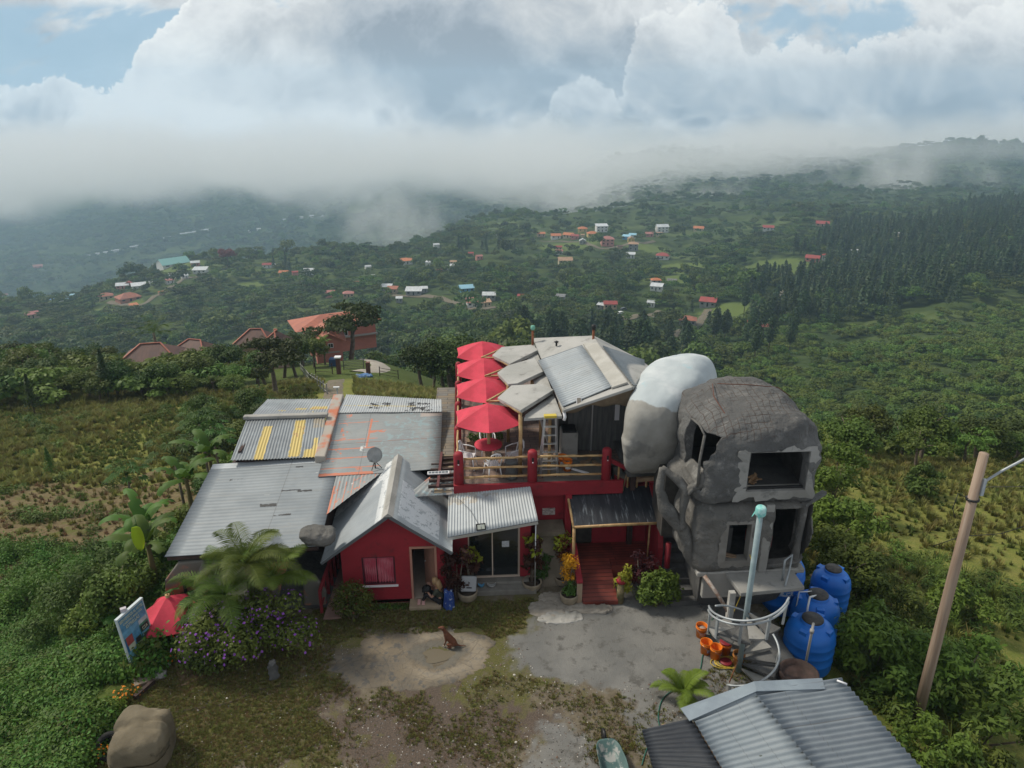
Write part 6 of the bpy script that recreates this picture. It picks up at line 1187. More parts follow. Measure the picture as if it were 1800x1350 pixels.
for s in (-1, 1): MB().tube([(s * .14, .75, .06), (s * .17, 0, .04), (s * .30, -.85, .20), (s * .30, -1.1, .22)], .018, 7).build('handle', M['wood'], e)
MB().tube([(-.03, .78, .17), (.03, .78, .17)], .17, 18).build('wheel', M['black'], e)
# boulder
def rock(name, c, h, m, label, cat='rock', seed=0, amp=.12, fr=1.0, ex=3.5, n=20, group=None, groove=None):
    V, Fc = sphere_grid(n); out = []; off = Vector((seed * 5.3, seed, 1))
    for p_ in V:
        d = (abs(p_.x) ** ex + abs(p_.y) ** ex + abs(p_.z) ** ex) ** (1 / ex); q = p_ / d; w = Vector((q.x * h[0], q.y * h[1], q.z * h[2])); w += q * mnoise.fractal(w * fr / max(h) * 2 + off, 1, 2, 4) * amp
        if groove: w = groove(w)
        out.append(w)
    me = bpy.data.meshes.new(name); me.from_pydata(out, [], Fc); me.polygons.foreach_set('use_smooth', [True] * len(Fc)); me.materials.append(m); o = bpy.data.objects.new(name, me); COL.objects.link(o); o.location = c
    return tag(o, label, cat, group)
def gr(w): k = math.exp(-((w.y - .05 - .15 * w.x) / .05) ** 2) * .10 * (w.z > -.2); w = w.copy(); w.z -= k * (1 if w.z > 0 else 0); w.x *= 1 - k * .8; w.z += .10 * (w.y < .0) * (w.z > 0) * -1; w.x *= 1 - .14 * max(-w.z, 0); return w
c = gz(250, 1300, .55); rock('carved_boulder', (c.x, c.y, .42), (.60, .62, .66), M['stone'], 'big brown sculpted boulder with a groove at the lawn corner', 'boulder', 3, .07, .45, 4.5, groove=gr)
c = gy(558, 941, 18.15); rock('roof_rock', (c.x, c.y, c.z), (.50, .36, .22), M['pod_low'], 'grey sculpted boulder hanging at the hall roof corner beside the red hut', 'boulder', 8, .07, .6, 3)
c = gz(482, 1192, 0); rock('standing_stone', (c.x, c.y, .24), (.11, .11, .34), M['conc_dk'], 'slim grey standing stone under the purple flowering bush', 'stone', 5, .05, 1.5, 3, n=12)
for i, (px, py, rx, ry, rz, lab) in enumerate(((965, 1070, .62, .40, .05, 'pale flat rock left of the grey one before the flower pots'), (985, 1086, .66, .26, .045, 'grey flat slab of rock lowest before the flower pots'), (1012, 1060, .62, .42, .08, 'pale rock under the golden croton pot'), (1046, 1072, .52, .2, .09, 'rough stone step at the foot of the red ramp'), (975, 1052, .5, .3, .05, 'tan rock nearest the glass door steps'))):
    c = gz(px, py, 0); rock('flat_rock', (c.x, c.y, 0), (rx, ry, rz), M['pale_stone'] if i != 1 else M['conc'], lab, 'rock', i + 20, .05, 2.2, 2.6, 16, 'flat rocks before the porch')
# sheet of cracked rock with a puddle in the yard
b = MB(); rr_ = np.random.RandomState(3); cxy = gz(735, 1155, 0)
rx_, ry_ = 2.35, 1.20; NR, NT_ = 26, 90; V = []; 
for i in range(NR + 1):
    for k in range(NT_):
        t_ = 2 * math.pi * k / NT_; r = i / NR; e_ = 1 + .45 * (float(nfbm(math.cos(t_) * 2.6 + 4, math.sin(t_) * 2.6 + 9)) - .5) * 2; x = r * rx_ * e_ * math.cos(t_); y = r * ry_ * e_ * math.sin(t_)
        pud = math.exp(-((x - .55) / .62) ** 2 - ((y - .05) / .42) ** 2); z = .045 * (1 - r ** 6) - .02 + (float(nfbm(x * 1.7 + 3, y * 1.7)) - .5) * .07 + (float(nfbm(x * 6, y * 6 + 2)) - .5) * .035 - .07 * pud; V.append((x, y, z + (-.08 if r > .99 else 0)))
b.add(V, [(i * NT_ + k, i * NT_ + (k + 1) % NT_, (i + 1) * NT_ + (k + 1) % NT_, (i + 1) * NT_ + k) for i in range(NR) for k in range(NT_)], sm=True)
def rk(t, co, c):
    s = nd(t, 'ShaderNodeSeparateXYZ', {0: co}); n_ = nd(t, 'ShaderNodeTexNoise', {'Vector': co, 'Scale': 1.3, 'Detail': 6, 'Roughness': .65}).outputs[0]
    d = mth(t, 'ADD', mth(t, 'POWER', mth(t, 'DIVIDE', mth(t, 'SUBTRACT', s.outputs[0], .55), .85), 2), mth(t, 'POWER', mth(t, 'DIVIDE', mth(t, 'SUBTRACT', s.outputs[1], .05), .62), 2)); d = mth(t, 'ADD', d, mth(t, 'MULTIPLY', mth(t, 'SUBTRACT', n_, .5), 1.6))
    c = mixc(t, sstep(t, d, .55, 1.05, 1, 0), c, (.125, .115, .095)); pale = mth(t, 'MULTIPLY', sstep(t, d, .9, 1.3), sstep(t, d, 1.5, 3.2, 1, 0)); pale = mth(t, 'MULTIPLY', pale, sstep(t, s.outputs[0], -.6, .3)); c = mixc(t, mth(t, 'MULTIPLY', pale, .5), c, (.30, .26, .20))
    v = nd(t, 'ShaderNodeTexVoronoi', {'Vector': nd(t, 'ShaderNodeMapping', {0: co, 2: (0, 0, .5), 3: (1, 1.9, 1)}).outputs[0], 'Scale': 2.2}, feature='DISTANCE_TO_EDGE').outputs[0]
    return mixc(t, mth(t, 'MULTIPLY', sstep(t, v, .0, .03, 1, 0), .5), c, (.07, .06, .05))
b.build('bare_rock', mat('yard_rock', (.12, .105, .085), .9, (.18, .145, .10), .9, bump=.03, bscale=9, col3=(.09, .085, .078), s3=4, lo3=.50, hi3=.62, extra=rk), None, loc=(cxy.x, cxy.y, .012), kind='structure')
V = []; 
for k in range(40): t_ = 2 * math.pi * k / 40; r = 1 + .2 * math.sin(t_ * 3 + 1) + .1 * math.sin(t_ * 5); V.append((.42 * r * math.cos(t_), .26 * r * math.sin(t_), 0))
MB().add(V, [tuple(range(40))]).build('puddle', mat('muddy_water', (.15, .13, .095), .2, spec=.5), None, loc=(cxy.x + .55, cxy.y + .02, .008), kind='structure')

# ---- billboard
TL, TR, BL, BR = gz(203, 1092, 1.80), gz(255, 1055, 1.80), gz(232, 1178, .18), gz(275, 1135, .18)
sg = empty('billboard', (0, 0, 0), 0, 'tilted blue advertising sign for cabins on a post above the flower bed', 'sign')
U = (BR - BL); W_ = U.length; U.normalize(); Vv = (TL - BL); Hs = Vv.length; Vv.normalize(); Nn = U.cross(Vv).normalized(); 
if Nn.y > 0: Nn = -Nn
MX = Matrix((U, Vv, -U.cross(Vv).cross(Vector((0, 0, 0))) if False else U.cross(Vv))).transposed()
def sp_(u, v, d=0): return BL + U * (u * W_) + Vv * (v * Hs) + Nn * d
def panel(name, u0, u1, v0, v1, d0, d1, m):
    b = MB(); b.prism([sp_(u0, v0, d0), sp_(u1, v0, d0), sp_(u1, v1, d0), sp_(u0, v1, d0)], Nn * (d1 - d0)); return b.build(name, m, sg)
def sky_p(t, co, c): return c
panel('panel', .03, .97, .02, .985, .0, .02, mat('sign_blue', (.02, .13, .34), .4, (.10, .32, .50), 1.6, col3=(.02, .16, .15), s3=1.1, lo3=.52, hi3=.6))
b = MB(); b.prism([sp_(0, 0, -.03), sp_(.03, 0, -.03), sp_(.03, 1, -.03), sp_(0, 1, -.03)], Nn * .07); b.prism([sp_(.97, 0, -.03), sp_(1, 0, -.03), sp_(1, 1, -.03), sp_(.97, 1, -.03)], Nn * .06); b.prism([sp_(0, .985, -.035), sp_(1, .985, -.035), sp_(1, 1.02, -.035), sp_(0, 1.02, -.035)], Nn * .08); b.build('frame', mat('sign_frame', (.50, .56, .58), .5), sg)
pic = [(.04,.97,.72,.965,(.08,.22,.36)), (.04,.97,.60,.72,(.12,.30,.46)), (.10,.34,.44,.60,(.30,.06,.06)), (.12,.36,.33,.44,(.42,.45,.36)), (.36,.62,.42,.60,(.08,.25,.42)), (.40,.60,.36,.46,(.03,.03,.035)), (.64,.95,.62,.70,(.42,.48,.52)), (.64,.95,.585,.62,(.05,.22,.14)), (.66,.93,.47,.575,(.015,.03,.03)), (.66,.95,.30,.46,(.10,.26,.36)), (.70,.86,.33,.42,(.03,.06,.07)), (.36,.66,.16,.36,(.12,.26,.20)), (.40,.62,.30,.35,(.30,.32,.18)), (.44,.60,.18,.24,(.03,.14,.34)), (.07,.34,.08,.32,(.14,.34,.42)), (.10,.30,.09,.17,(.06,.22,.24)), (.68,.95,.14,.29,(.02,.14,.09))]
for i, (a, c_0, d, e_, cl) in enumerate(pic): panel('picture', a, c_0, d, e_, .0205, .022 + i * .0006, mat('sign_pic', cl, .4, tuple(min(1, x * 1.35 + .01) for x in cl), 7))
def lettering(txt, u0, u1, v0, hgt, m, d=.034):
    cu = bpy.data.curves.new('lettering', 'FONT'); cu.body = txt; cu.size = 1; cu.extrude = .02; o_ = bpy.data.objects.new('lettering', cu); dg = bpy.context.evaluated_depsgraph_get(); COL.objects.link(o_); dg.update()
    me = bpy.data.meshes.new_from_object(o_.evaluated_get(dg)); bpy.data.objects.remove(o_, do_unlink=True)
    xs = [v.co.x for v in me.vertices]; ys = [v.co.y for v in me.vertices]; x0_, x1_, y0_, y1_ = min(xs), max(xs), min(ys), max(ys)
    for v in me.vertices: v.co = sp_(u0 + (v.co.x - x0_) / (x1_ - x0_) * (u1 - u0), v0 + (v.co.y - y0_) / (y1_ - y0_) * hgt, d + v.co.z * .15)
    me.materials.clear(); me.materials.append(m); o_ = bpy.data.objects.new('lettering', me); COL.objects.link(o_); o_.parent = sg; return o_
lw = mat('letter_pale', (.58, .60, .46), .5); lrd = mat('letter_red', (.42, .03, .06), .5); lhalo = mat('letter_halo', (.60, .62, .60), .5)
lettering('BIENVENIDOS AL HOTEL', .07, .94, .895, .055, lw); lettering('CABAÑAS BAJO LAS', .15, .86, .82, .055, lw); lettering('ESTRELLAS', .22, .72, .75, .055, lw); lettering('CSA', .70, .90, .49, .06, lw, .036)
panel('number_band', .20, .90, .035, .125, .0205, .036, lhalo); lettering('6983-8558', .22, .88, .045, .07, lrd, .040)
bs = gz(258, 1192, tz(gz(258, 1192, -.2).x, gz(258, 1192, -.2).y)); tp = sp_(.55, .08, -.06)
MB().beam(bs + Vector((0, 0, -.2)), sp_(.45, .3, -.06), .12, .10).build('post', mat('post_rust', (.10, .055, .045), .8, (.18, .15, .14), 4), sg); MB().beam(sp_(.42, .2, -.06), sp_(.40, 1.04, -.06), .08, .08).build('post', M['conc_dk'], sg)
b = MB(); b.box((bs.x, bs.y, bs.z + .02), (.62, .50, .14), rz=.5); b.build('footing', mat('footing', (.20, .16, .12), .9, (.26, .22, .17), 3, bump=.01), sg, bevel=.02)
MB().box(sp_(.38, 1.045, -.05), (.14, .10, .10), rz=.5).build('junction_box', mat('box_pale', (.45, .42, .45), .5), sg)
# lower umbrella by the sign
u5 = gz(288, 1070, 1.55); u5 = gy(294, 1048, 17.3); umbrella(u5.x, 17.3, 'faded red umbrella low on the slope behind the billboard', z=tz(u5.x, 17.3) - .1, h=u5.z + .1 - tz(u5.x, 17.3), Rr=.98, ph=.2, group=None, drop=.62)
# rails of the ramp left of the hut
e = empty('ramp_railing', (0, 0, 0), 0, 'low red wooden railing beside the ramp left of the red hut', 'railing')
a, c = gz(562, 1040, .75), Vector((-4.25, 20.2, 1.0)); MB().beam(a, c, .09, .08).build('rail', M['redwood'], e); MB().beam(a - Vector((0, 0, .5)), c - Vector((0, 0, .55)), .05, .06).build('rail', M['redwood'], e)
for k in range(6): q = a.lerp(c, k / 5); MB().beam((q.x, q.y, 0), q, .08, .06).build('post', M['redwood'], e)
MB().prism([(a.x + .10, a.y - .35, 0), (a.x + .62, a.y - .30, 0), (-3.82, 20.5, 0), (-4.2, 20.5, 0)], (0, 0, .06)).build('ramp', mat('ramp_pink', (.34, .22, .19), .8, (.27, .17, .14), 3), None, label='pinkish cement ramp between the red railing and the hut', cat='ramp')
# pots
def pot(x, y, r, h, label, z=0): 
    e = empty('plant_pot', (x, y, z), 0, label, 'pot', 'cement pots by the doors'); MB().lathe([(r * .72, 0), (r * .95, h * .35), (r, h * .8), (r * 1.04, h), (r * .9, h), (r * .85, h * .8), (.01, h * .78)], seg=22).build('body', M['pot'], e); MB().lathe([(r * .86, h * .84), (.01, h * .88)], seg=16).build('soil', M['soil'], e); return e
POTS = [(822, 1050, .30, .30, 'pot with a cracked rim holding the grey plastic container'), (935, 1032, .30, .28, 'pot right of the glass door steps'), (1000, 1058, .27, .30, 'pot on the pale rock under the golden croton'), (988, 1024, .22, .26, 'small pot set back behind the golden croton')]
PP = []
for px, py, r, h, lab in POTS: q = gz(px, py, .05); PP.append(q); pot(q.x, q.y, r, h, lab, .0 if px != 1000 else .06)
q = PP[0]; e = empty('plastic_container', (q.x + .02, q.y - .10, .33), R(12), 'grey plastic container lying tilted on the flower pot', 'container'); c_ = MB().bb(-.24, .24, -.06, .06, 0, .46).build('body', mat('container_grey', (.30, .31, .33), .45), e, bevel=.04); c_.rotation_euler = (R(-28), R(12), 0)
MB().tube([(-.08, -.075, .12), (.08, -.075, .12)], .016, 6).build('handle', M['black'], c_)
for px, py, r, m_, lab in ((864, 1029, .14, M['alu'], 'shiny metal bowl on the step before the glass door'), (846, 1031, .10, WC['blue'], 'blue bowl left of the shiny bowl on the step')):
    q = gz(px, py, .17); MB().lathe([(r * .5, 0), (r * .9, .06), (r, .09), (r * .92, .09), (r * .8, .06), (.01, .012)], seg=22).build('bowl', m_, None, loc=(q.x, min(q.y, 18.8), .172), label=lab, cat='bowl')
q = gz(733, 1062, .13)
for i in range(2): MB().box((0, 0, .02), (.09, .23, .035)).build('flip_flop', mat('pink_foam', (.55, .32, .30), .7), None, loc=(q.x + .06 + .13 * i, 18.2 - .02 * i, .132), label='pink slipper on the hut step', cat='slipper', group='pair of pink slippers', bevel=.01)
# tyre, timbers, pink figures low left
c = onground(190, 1322, .02); e = empty('old_tyre', c + Vector((.08, 0, .16)), 0, 'old tyre used as a planter beside the sculpted boulder', 'tyre'); ty = MB().lathe([(.20, -.08), (.29, -.09), (.33, -.04), (.33, .04), (.29, .09), (.20, .08)], seg=30); ty.f = ty.f[:-2]; ty.sm = ty.sm[:-2]; ty.mi = ty.mi[:-2]; o = ty.build('tread', bpy.data.materials.get('tyre') or M['black'], e); o.rotation_euler = (R(35), R(18), 0); o.modifiers.new('s', 'SOLIDIFY').thickness = .02
for i, (a, c, lab) in enumerate((((50, 1335), (95, 1283), 'dark timber lying in the green ground cover nearest the corner'), ((112, 1288), (140, 1240), 'dark timber lying in the ground cover further up the slope'), ((238, 1232), (272, 1203), 'dark timber edging the lawn below the billboard'), ((0, 1320), (8, 1312), 'stub of dark timber at the picture corner'))):
    A_1, C_1 = onground(*a), onground(*c); MB().beam(A_1 + Vector((0, 0, .10)), C_1 + Vector((0, 0, .10)), .10, .10).build('timber', M['darkwood'], None, label=lab, cat='timber', group='timbers in the ground cover')
for i, (px, py, lab) in enumerate(((140, 1285, 'broken pink ornament beside the dark rock'), (140, 1322, 'long broken pink ornament near the tyre'))):
    c = onground(px, py); MB().tube([c + Vector((-.22, 0, .10)), c + Vector((0, .03, .14)), c + Vector((.22, .12, .2))], [.07, .05, .03], 8).build('pink_ornament', mat('pink_stone', (.42, .14, .12), .8, (.50, .22, .18), 5), None, label=lab, cat='ornament')
c = onground(172, 1283); rock('dark_rock', c + Vector((0, 0, .12)), (.26, .18, .16), M['conc_dk'], 'dark rock among marigolds left of the sculpted boulder', 'rock', 31, .06, 2, 2.6, 10)
for i, (px, py, lab) in enumerate(((275, 1180, 'grey rock beside the billboard footing'), (287, 1170, 'flat broken rock pile right of the billboard post'), (280, 1190, 'small rock nearest the billboard footing corner'))):
    c = onground(px, py); rock('garden_rock', c + Vector((0, 0, .06)), (.20, .14, .09), M['conc_side'], lab, 'rock', 40 + i, .05, 2, 2.6, 8, 'rocks by the billboard')
MB().box((0, 0, 0), (.5, .3, .08)).build('white_board', M['white'], None, loc=onground(74, 971) + Vector((0, 0, .12)), label='white board lying in bushes at the left edge of the meadow', cat='board')
# path below the sign
# ================================================================ PLANTS
def frond(b, base, dirv, L_, m_i, rs_, n=22, wid=.42, droop=1.0, curl=0):
    d = Vector(dirv).normalized(); side = d.cross(Vector((0, 0, 1))).normalized(); p = Vector(base); pts = []; e = math.asin(max(-1, min(1, d.z)))
    hd = Vector((d.x, d.y, 0)).normalized(); 
    for i in range(n + 1): u = i / n; a = e - droop * u * u * 1.9; pts.append(p.copy()); p = p + (hd * math.cos(a) + Vector((0, 0, 1)) * math.sin(a)) * (L_ / n)
    b.tube(pts[::2], [.016 * (1 - .8 * k / len(pts[::2])) for k in range(len(pts[::2]))], 4)
    V = []; 
    for i in range(2, n + 1):
        u = i / n; w = wid * (math.sin(math.pi * min(1, u * .9 + .12)) ** .6) * (1 - .25 * u); t_ = (pts[i] - pts[i - 1]).normalized()
        for s in (-1, 1):
            for h_ in (0, .5)[:1 + (n > 20)]:
                q = pts[i] - t_ * h_ * L_ / n; tip = q + side * s * w * rs_.uniform(.85, 1.1) + t_ * w * .55 + Vector((0, 0, -.28 * w + .10 * w * rs_.random())); mid = q.lerp(tip, .5) + Vector((0, 0, .07 * w)); V.append((q - t_ * .008, q + t_ * .008, mid + t_ * .011, tip, mid - t_ * .011))
    return V
def palm(x, y, z, h, L_, nf, label, seed, name='palm_tree', m=None, group=None, up=(.2, 1.25), wid=.42, r=.09):
    rs_ = random.Random(seed); e = empty(name, (x, y, z), 0, label, 'palm', group); MB().tube([(0, 0, -.3), (.03, 0, h * .5), (0, .03, h)], [r * 1.3, r, r * .9], 9).build('trunk', bark, e)
    b = MB(); LV = []
    for k in range(nf):
        a = k * 2.4 + rs_.uniform(-.3, .3); el_ = up[1] - (up[1] - up[0]) * (k / nf) ** .8; V = frond(b, (0, 0, h), (math.cos(a) * math.cos(el_), math.sin(a) * math.cos(el_), math.sin(el_)), L_ * rs_.uniform(.8, 1.1), 0, rs_, wid=wid, droop=rs_.uniform(.7, 1.05)); LV.append(V)
    for V in LV:
        for q in V: b.add(q, [(0, 1, 2, 3, 4)])
    o = b.build('fronds', m or L_palm, e); a_ = o.data.attributes.new('lv', 'FLOAT', 'POINT'); a_.data.foreach_set('value', np.random.RandomState(seed).rand(len(o.data.vertices)) * .8); return e
def banana(x, y, z, h, label, seed, nl=8, L_=1.7, big=None):
    rs_ = random.Random(seed); e = empty('banana_plant', (x, y, z), 0, label, 'banana plant', 'banana plants beside the hall'); MB().tube([(0, 0, -.3), (.02, 0, h * .5), (0, 0, h)], [.11, .09, .06], 9).build('stem', mat('banana_stem', (.12, .11, .04), .8, (.18, .14, .06), 4) if not bpy.data.materials.get('banana_stem') else bpy.data.materials['banana_stem'], e)
    b = MB(); n = 14
    for k in range(nl):
        a = k * 2.4 + rs_.uniform(-.3, .3); el_ = 1.25 - 1.0 * k / nl; hd = Vector((math.cos(a), math.sin(a), 0)); side = Vector((-hd.y, hd.x, 0)); p = Vector((0, 0, h)); V = []; LL = L_ * rs_.uniform(.8, 1.1); dr = rs_.uniform(.9, 1.5)
        for i in range(n + 1):
            u = i / n; an = el_ - dr * u * u * 1.5; w = .20 * (math.sin(math.pi * min(1, u * .93 + .03)) ** .45) * (u > .1) + .015
            for s in (-1, -.5, 0, .5, 1): V.append(p + side * s * w * rs_.uniform(.86, 1.0) + Vector((0, 0, -.18 * w * abs(s) * 2)))
            p = p + (hd * math.cos(an) + Vector((0, 0, 1)) * math.sin(an)) * (LL / n)
        fs = []
        for i in range(n):
            for s in range(4):
                if s in (0, 3) and rs_.random() < .22: continue
                fs.append((i * 5 + s, i * 5 + s + 1, (i + 1) * 5 + s + 1, (i + 1) * 5 + s))
        b.add(V, fs, sm=True)
    o = b.build('leaves', L_ban, e); a_ = o.data.attributes.new('lv', 'FLOAT', 'POINT'); a_.data.foreach_set('value', np.random.RandomState(seed).rand(len(o.data.vertices)) * .3 + .2); return e
def bush(x, y, z, blobs, nleaf, size, m, label, cat='bush', name='bush', aspect=.5, seed=0, flowers=None, nf=0, group=None, stem=True, low=-.5, fsize=.05, shell=.55):
    e = empty(name, (x, y, z), 0, label, cat, group); crown_mesh('foliage', m, seed + 500, blobs, nleaf, size, aspect, .55, shell, low, parent=e)
    if flowers: crown_mesh('flowers', flowers, seed + 600, [(a, b_, c, r * 1.03, f) for a, b_, c, r, f in blobs], nf, fsize, .9, .3, .97, -.2, parent=e)
    if stem:
        b = MB(); rr_ = random.Random(seed)
        for k in range(5): a, b_, c, r, f = blobs[k % len(blobs)]; b.tube([(rr_.uniform(-.05, .05), rr_.uniform(-.05, .05), -.2), (a * .6, b_ * .6, c * .5), (a, b_, c)], [.035, .025, .012], 5)
        b.build('stem', bark, e)
    return e
# palms left
c = gy(432, 985, 17.1); palm(c.x, 17.1, tz(c.x, 17.1), c.z - .1, 1.65, 15, 'tallest palm, arching over the hall roof edge', 1)
c = gy(395, 1045, 16.9); palm(c.x, 16.9, tz(c.x, 16.9), max(c.z, .3), 1.75, 13, 'lower palm with fronds reaching over the red umbrella', 2)
c = gy(470, 1035, 16.9); palm(c.x, 17.2, tz(c.x, 17.2), max(c.z, .4), 1.5, 9, 'palm with bright green fronds between the other palm and the red railing', 3, m=leafmat('leaf_palm_bright', (.07, .13, .012), (.17, .26, .03), .1))
p = gz(1200, 1232, 0); palm(p.x, p.y, 0, .25, .95, 12, 'small bright palm growing at the corner of the black shed roof', 5, m=leafmat('leaf_palm_young', (.10, .18, .02), (.26, .34, .05), .1), up=(.3, 1.3), wid=.24, r=.07)
# purple flowering bush
rsb = random.Random(8); bl_ = [(rsb.uniform(-1.35, 1.35), rsb.uniform(-.7, .7), rsb.uniform(.55, 1.25), rsb.uniform(.42, .62), .85) for _ in range(20)] + [(.9, .3, 1.45, .45, .9), (.2, .2, 1.5, .5, .85), (-.5, .2, 1.35, .5, .9)]
L_tib = leafmat('leaf_flower_bush', (.075, .12, .02), (.20, .25, .05), .12)
bush(-5.85, 16.35, 0, bl_, 10500, .105, L_tib, 'wide bush covered in small purple flowers in front of the hall', 'bush', 'flowering_bush', .42, 1, L_purp, 520, shell=.5, fsize=.07)
bush(-7.2, 15.95, -.05, [(0, 0, .5, .5, .9), (-.3, .2, .4, .4, .9), (.35, -.1, .45, .42, .9), (.2, .3, .8, .4, .9)], 1500, .11, L_mid, 'dark green bush at the left foot of the purple flowering bush', seed=2)
bush(-7.72, 16.75, -.1, [(0, 0, .5, .5, .9), (.35, .1, .45, .4, .9), (.1, -.3, .3, .4, .9), (-.3, .2, .5, .4, .9)], 1600, .12, L_dark, 'dark hedge like bush below the low red umbrella', seed=3, flowers=L_oran, nf=14)
bush(-3.45, 17.75, 0, [(0, 0, .45, .42, 1), (.3, .1, .4, .36, 1), (-.3, .05, .5, .36, 1), (.05, .1, .9, .33, 1), (-.2, .1, .85, .3, 1), (.35, 0, .7, .3, 1)], 2400, .085, L_mid, 'round green bush covering the left corner of the red hut', seed=4, flowers=L_red, nf=70)
for i in range(5): bush(-2.9 + i * .22, 18.2 - .02 * i, 0, [(0, 0, .06, .13, .8)], 60, .08, L_mid, ['first', 'second', 'third', 'fourth', 'fifth'][i] + ' weed tuft from the left along the hut wall', 'weed', 'weed_tuft', seed=40 + i, stem=False, group='weeds at the hut wall')
# crotons by the doors
def stalky(x, y, z, h, r, n, m, label, seed, size=.17, aspect=.28, name='croton', cat='croton', levels=4, tips=None):
    rr_ = random.Random(seed); bl = []
    for k in range(n): a = rr_.uniform(0, 6.28); q = rr_.uniform(.2, 1) * r; zz = h * (.3 + .7 * rr_.random()); bl.append((q * math.cos(a), q * math.sin(a), zz, .13 + r * .22, 1.0))
    e = bush(x, y, z, bl, n * 46, size, m, label, cat, name, aspect, seed, shell=.2, low=-.9)
    if tips: crown_mesh('young_leaves', tips, seed + 50, [b_ for b_ in bl if b_[2] > h * .62][:5] or bl[:3], 190, size * 1.05, aspect * 1.3, .5, .3, -.2, parent=e)
    return e
stalky(-.52, 18.35, .0, 1.75, .36, 16, L_maroon, 'tall dark maroon croton beside the hut roof corner', 11, tips=None)
stalky(PP[0].x + .12, PP[0].y + .25, .2, 1.45, .22, 9, L_maroon, 'croton with yellow green leaf tips above the container', 12, .2, .38, tips=leafmat('leaf_lime', (.20, .26, .02), (.40, .42, .04), .1))
stalky(PP[1].x, PP[1].y + .05, .25, 1.45, .26, 13, L_maroon, 'croton with lime tops in the pot right of the glass door', 13, .2, .38, tips=bpy.data.materials['leaf_lime'])
stalky(PP[3].x - .0, PP[3].y + .4, .25, 1.2, .3, 10, L_red, 'reddish croton behind the golden one', 14, tips=bpy.data.materials['leaf_lime'])
stalky(PP[2].x - .02, PP[2].y + .25, .25, 1.15, .22, 15, L_gold, 'golden yellow croton beside the red ramp wall', 15, .11, .36)
bush(PP[2].x, PP[2].y, .34, [(0, 0, .1, .2, .8), (.05, 0, .3, .12, 1.6)], 160, .2, L_mid, 'spiky green plant in the pot under the golden croton', 'plant', 'potted_plant', .16, 16, stem=False)
bush(PP[1].x + .32, PP[1].y + .35, 0, [(0, 0, .35, .28, 1.2), (.15, .1, .7, .2, 1.2)], 500, .12, L_dark, 'dark green shrub against the brown counter', seed=17)
c = gz(1098, 1062, 0); stalky(c.x, c.y + .25, 0, 1.05, .25, 14, leafmat('leaf_yellow_green', (.20, .24, .025), (.42, .42, .05), .12), 'yellow green croton at the right of the ramp foot', 18, .12, .36)
stalky(c.x + .62, c.y + .5, 0, 1.35, .4, 16, L_maroon, 'dark red leaved shrub between the yellow croton and the big green bush', 19, .14, .28)
c = gz(1162, 1082, 0); bush(c.x, c.y + .45, 0, [(0, 0, .45, .42, 1), (.35, .05, .45, .38, 1), (-.35, 0, .4, .36, 1), (.1, .1, .85, .34, 1), (-.25, .15, .8, .3, 1), (.4, .1, .8, .26, 1)], 2600, .10, L_lite, 'dense bright green bush at the foot of the concrete stair', seed=20, aspect=.6)
# marigold bed, left
for i, (px, py, r, lab) in enumerate(((225, 1228, .34, 'orange flowering marigold clump right below the billboard'), (205, 1245, .26, 'pale green leafy clump beside the marigolds'), (115, 1300, .26, 'orange marigold clump far left near the timbers'), (165, 1332, .34, 'largest orange marigold clump left of the tyre'), (205, 1320, .22, 'marigold clump inside the old tyre'), (255, 1185, .26, 'marigolds behind the billboard footing'), (300, 1165, .22, 'orange flowers under the dark hedge'), (180, 1290, .2, 'small marigold clump above the tyre'))):
    c = onground(px, py); bush(c.x, c.y, c.z, [(0, 0, .14, r * .7, .8), (r * .6, .1, .12, r * .5, .8), (-r * .6, -.05, .12, r * .5, .8)], 300, .07, leafmat('leaf_pale', (.14, .2, .03), (.3, .36, .06), .1) if i == 1 else L_lite, lab, 'flowers', 'marigold', .4, 50 + i, None if i == 1 else L_oran, 0 if i == 1 else 40, 'flowers along the lawn edge', stem=False, fsize=.055)
# banana and papaya plants beside the hall
def at(px, py, D0=12): c = onground(px, py, D0=D0); return c
BN = [(-9.6, 19.4, 1.9, 'banana plant nearest the hall corner, with a lit yellow leaf'), (-10.4, 21.0, 2.2, 'banana plant behind the first one left of the hall'), (-9.5, 22.6, 2.4, 'banana plant beside the middle of the hall wall'), (-9.4, 24.6, 2.4, 'banana plant at the back corner of the hall'), (-9.9, 17.6, .8, 'young banana plant below the roof corner')]
for i, (x, y, h, lab) in enumerate(BN): banana(x, y, tz(x, y), h, lab, 60 + i, 8 if i < 4 else 5, 1.4 if i < 4 else .9)
